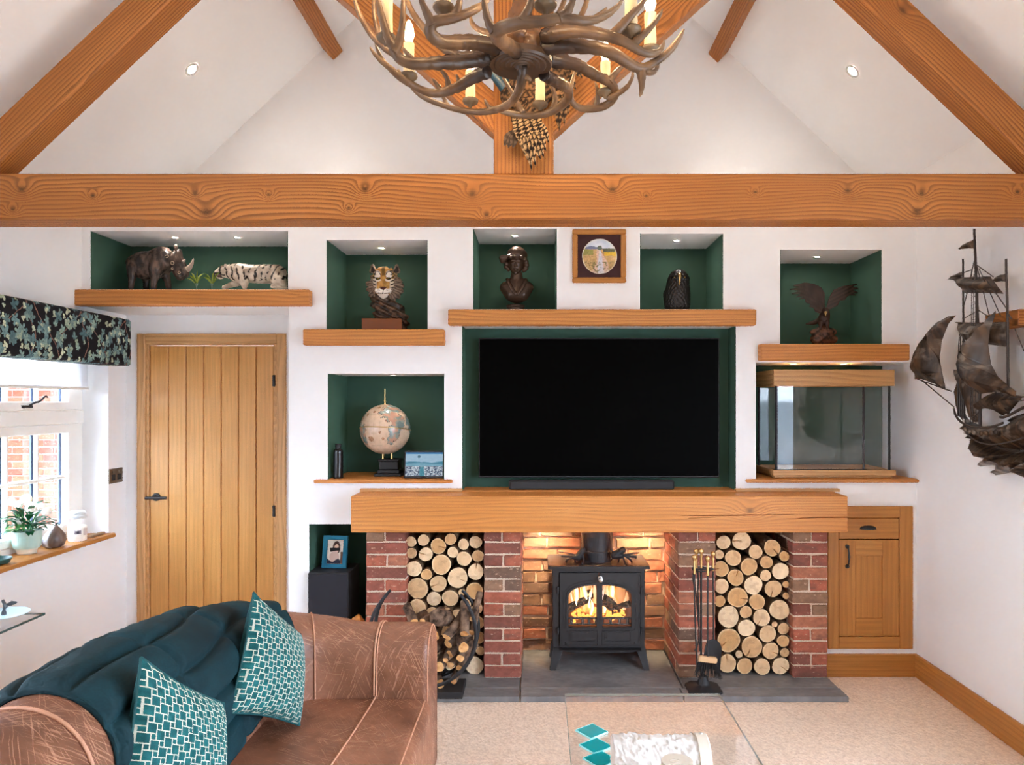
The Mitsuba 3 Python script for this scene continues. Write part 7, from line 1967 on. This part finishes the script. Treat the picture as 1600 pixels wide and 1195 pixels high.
for bu, bv, r in ((305, 300, .036), (130, 335, .032), (370, 395, .038), (545, 445, .030), (205, 555, .030), (215, 360, .028), (480, 385, .026)):
    cpt = at(bu / 7.47, 740 + bv / 7.47, y - .03 if bv > 380 else y)
    fl = []
    for k in range(22):
        th = k * 2.4; ph_ = math.acos(1 - (k + .5) / 22 * 1.35)
        d = np.array([math.sin(ph_) * math.cos(th), math.sin(ph_) * math.sin(th), math.cos(ph_)])
        e = ell((0, 0, 0), (.42 * r, .16 * r, .5 * r), 1)
        zax = d; xa = np.cross([.3, .2, 1], d); xa /= np.linalg.norm(xa); mt = np.eye(4); mt[:3, 0] = xa; mt[:3, 1] = zax; mt[:3, 2] = np.cross(xa, zax); mt[:3, 3] = cpt + d * r * .62
        e.apply_transform(mt); fl.append(e)
    fl.append(ell(cpt, (r * .55,) * 3, 1))
    add('flower', cat(fl), 'm_petal', True, pw)
ps = thing('stone_ornament', 'grey and brown striped pear-shaped stone ornament right of the flower pot', 'ornament')
y = 4.03; x = X(84, y)
m = lathe([(.030, .0006), (.052, .012), (.060, .040), (.052, .072), (.030, .098), (.014, .116), (.008, .126)], 40, (x, y, SILL))
m.vertices[:, 0] += .012 * np.clip((m.vertices[:, 2] - SILL) / .12, 0, 1) ** 2
w = np.sin((m.vertices[:, 0] - x) * 95 + 4 * meshkit.noise(m.vertices * 14, 3)); fr = (m.vertices[:, 0] - x) < .006
col = np.where((fr & (w > .1))[:, None], [lin(206, 204, 206)], np.where(fr[:, None], [lin(116, 112, 120)], two_tone(m, (84, 70, 64), (128, 108, 96), 60, 2)))
add('body', m, 'm_vc_satin', True, ps, color=col)
add('stalk', tube([(x + .012, y, SILL + .124), (x + .016, y, SILL + .134), (x + .026, y, SILL + .140)], [.006, .004, .003], 8), prin(lin(60, 50, 46), .6), True, ps)
jr = thing('jar_candle', 'clear glass jar with a white candle and a small label on the window sill', 'candle jar')
y = 4.22; x = X(121, y)
add('wax', lathe([(.046, .002), (.048, .010), (.048, .085), (.044, .090)], 40, (x, y, SILL)), prin(lin(244, 242, 234), 0.5), 30, jr)
add('jar', lathe([(.050, .0006), (.0535, .012), (.0535, .100), (.044, .120), (.043, .135), (.046, .138)], 40, (x, y, SILL)), 'm_pane', 30, jr)
add('lid', lathe([(.047, .134), (.049, .138), (.049, .150), (.044, .154), (.044, .166), (.038, .176), (.01, .178)], 40, (x, y, SILL)), {'type': 'principled', 'base_color': rgb(lin(236, 240, 240)), 'roughness': .1, 'spec_trans': .5}, 30, jr)
def badge(ac, w_, z0_, z1_, r, colr, name):
    aa = np.linspace(ac - w_, ac + w_, 10)
    V = np.concatenate([np.stack([x + r * np.cos(aa), y + r * np.sin(aa), np.full(10, SILL + z)], 1) for z in (z0_, z1_)])
    f = [[k, k + 1, k + 11] for k in range(9)] + [[k, k + 11, k + 10] for k in range(9)]
    add(name, trimesh.Trimesh(V, f, process=False), prin(lin(*colr), .6), True, jr)
ac = math.atan2(-y, -x) + .05
badge(ac, .40, .035, .080, .0541, (232, 230, 226), 'label_paper')
badge(ac, .32, .046, .066, .0544, (120, 116, 124), 'label_print')
badge(ac + .8, .28, .035, .078, .0541, (200, 190, 184), 'label_paper')
badge(ac, .12, .048, .063, .0547, (60, 58, 70), 'label_print')
add('bar_object', cat(bb(-2.72, -2.69, 4.33, 4.38, SILL + .0004, SILL + .014, .003)), prin(lin(116, 90, 66), .5), label='slim brown stick lying at the far end of the window sill', cat='stick')
scene['bar_object'] = mikit.ply(bb(-2.725, -2.695, 4.30, 4.44, SILL + .0004, SILL + .014, .003), {'type': 'twosided', 'b': {'type': 'diffuse', 'reflectance': rgb(lin(150, 124, 98))}})
dd = thing('green_dish', 'small dark green dish at the near end of the window sill', 'dish')
y = 3.60; x = X(-6, y)
add('bowl', lathe([(.03, .0006), (.055, .008), (.068, .030), (.066, .032), (.05, .012), (.02, .008)], 40, (x, y, SILL)), prin(lin(40, 84, 80), .3), 30, dd)
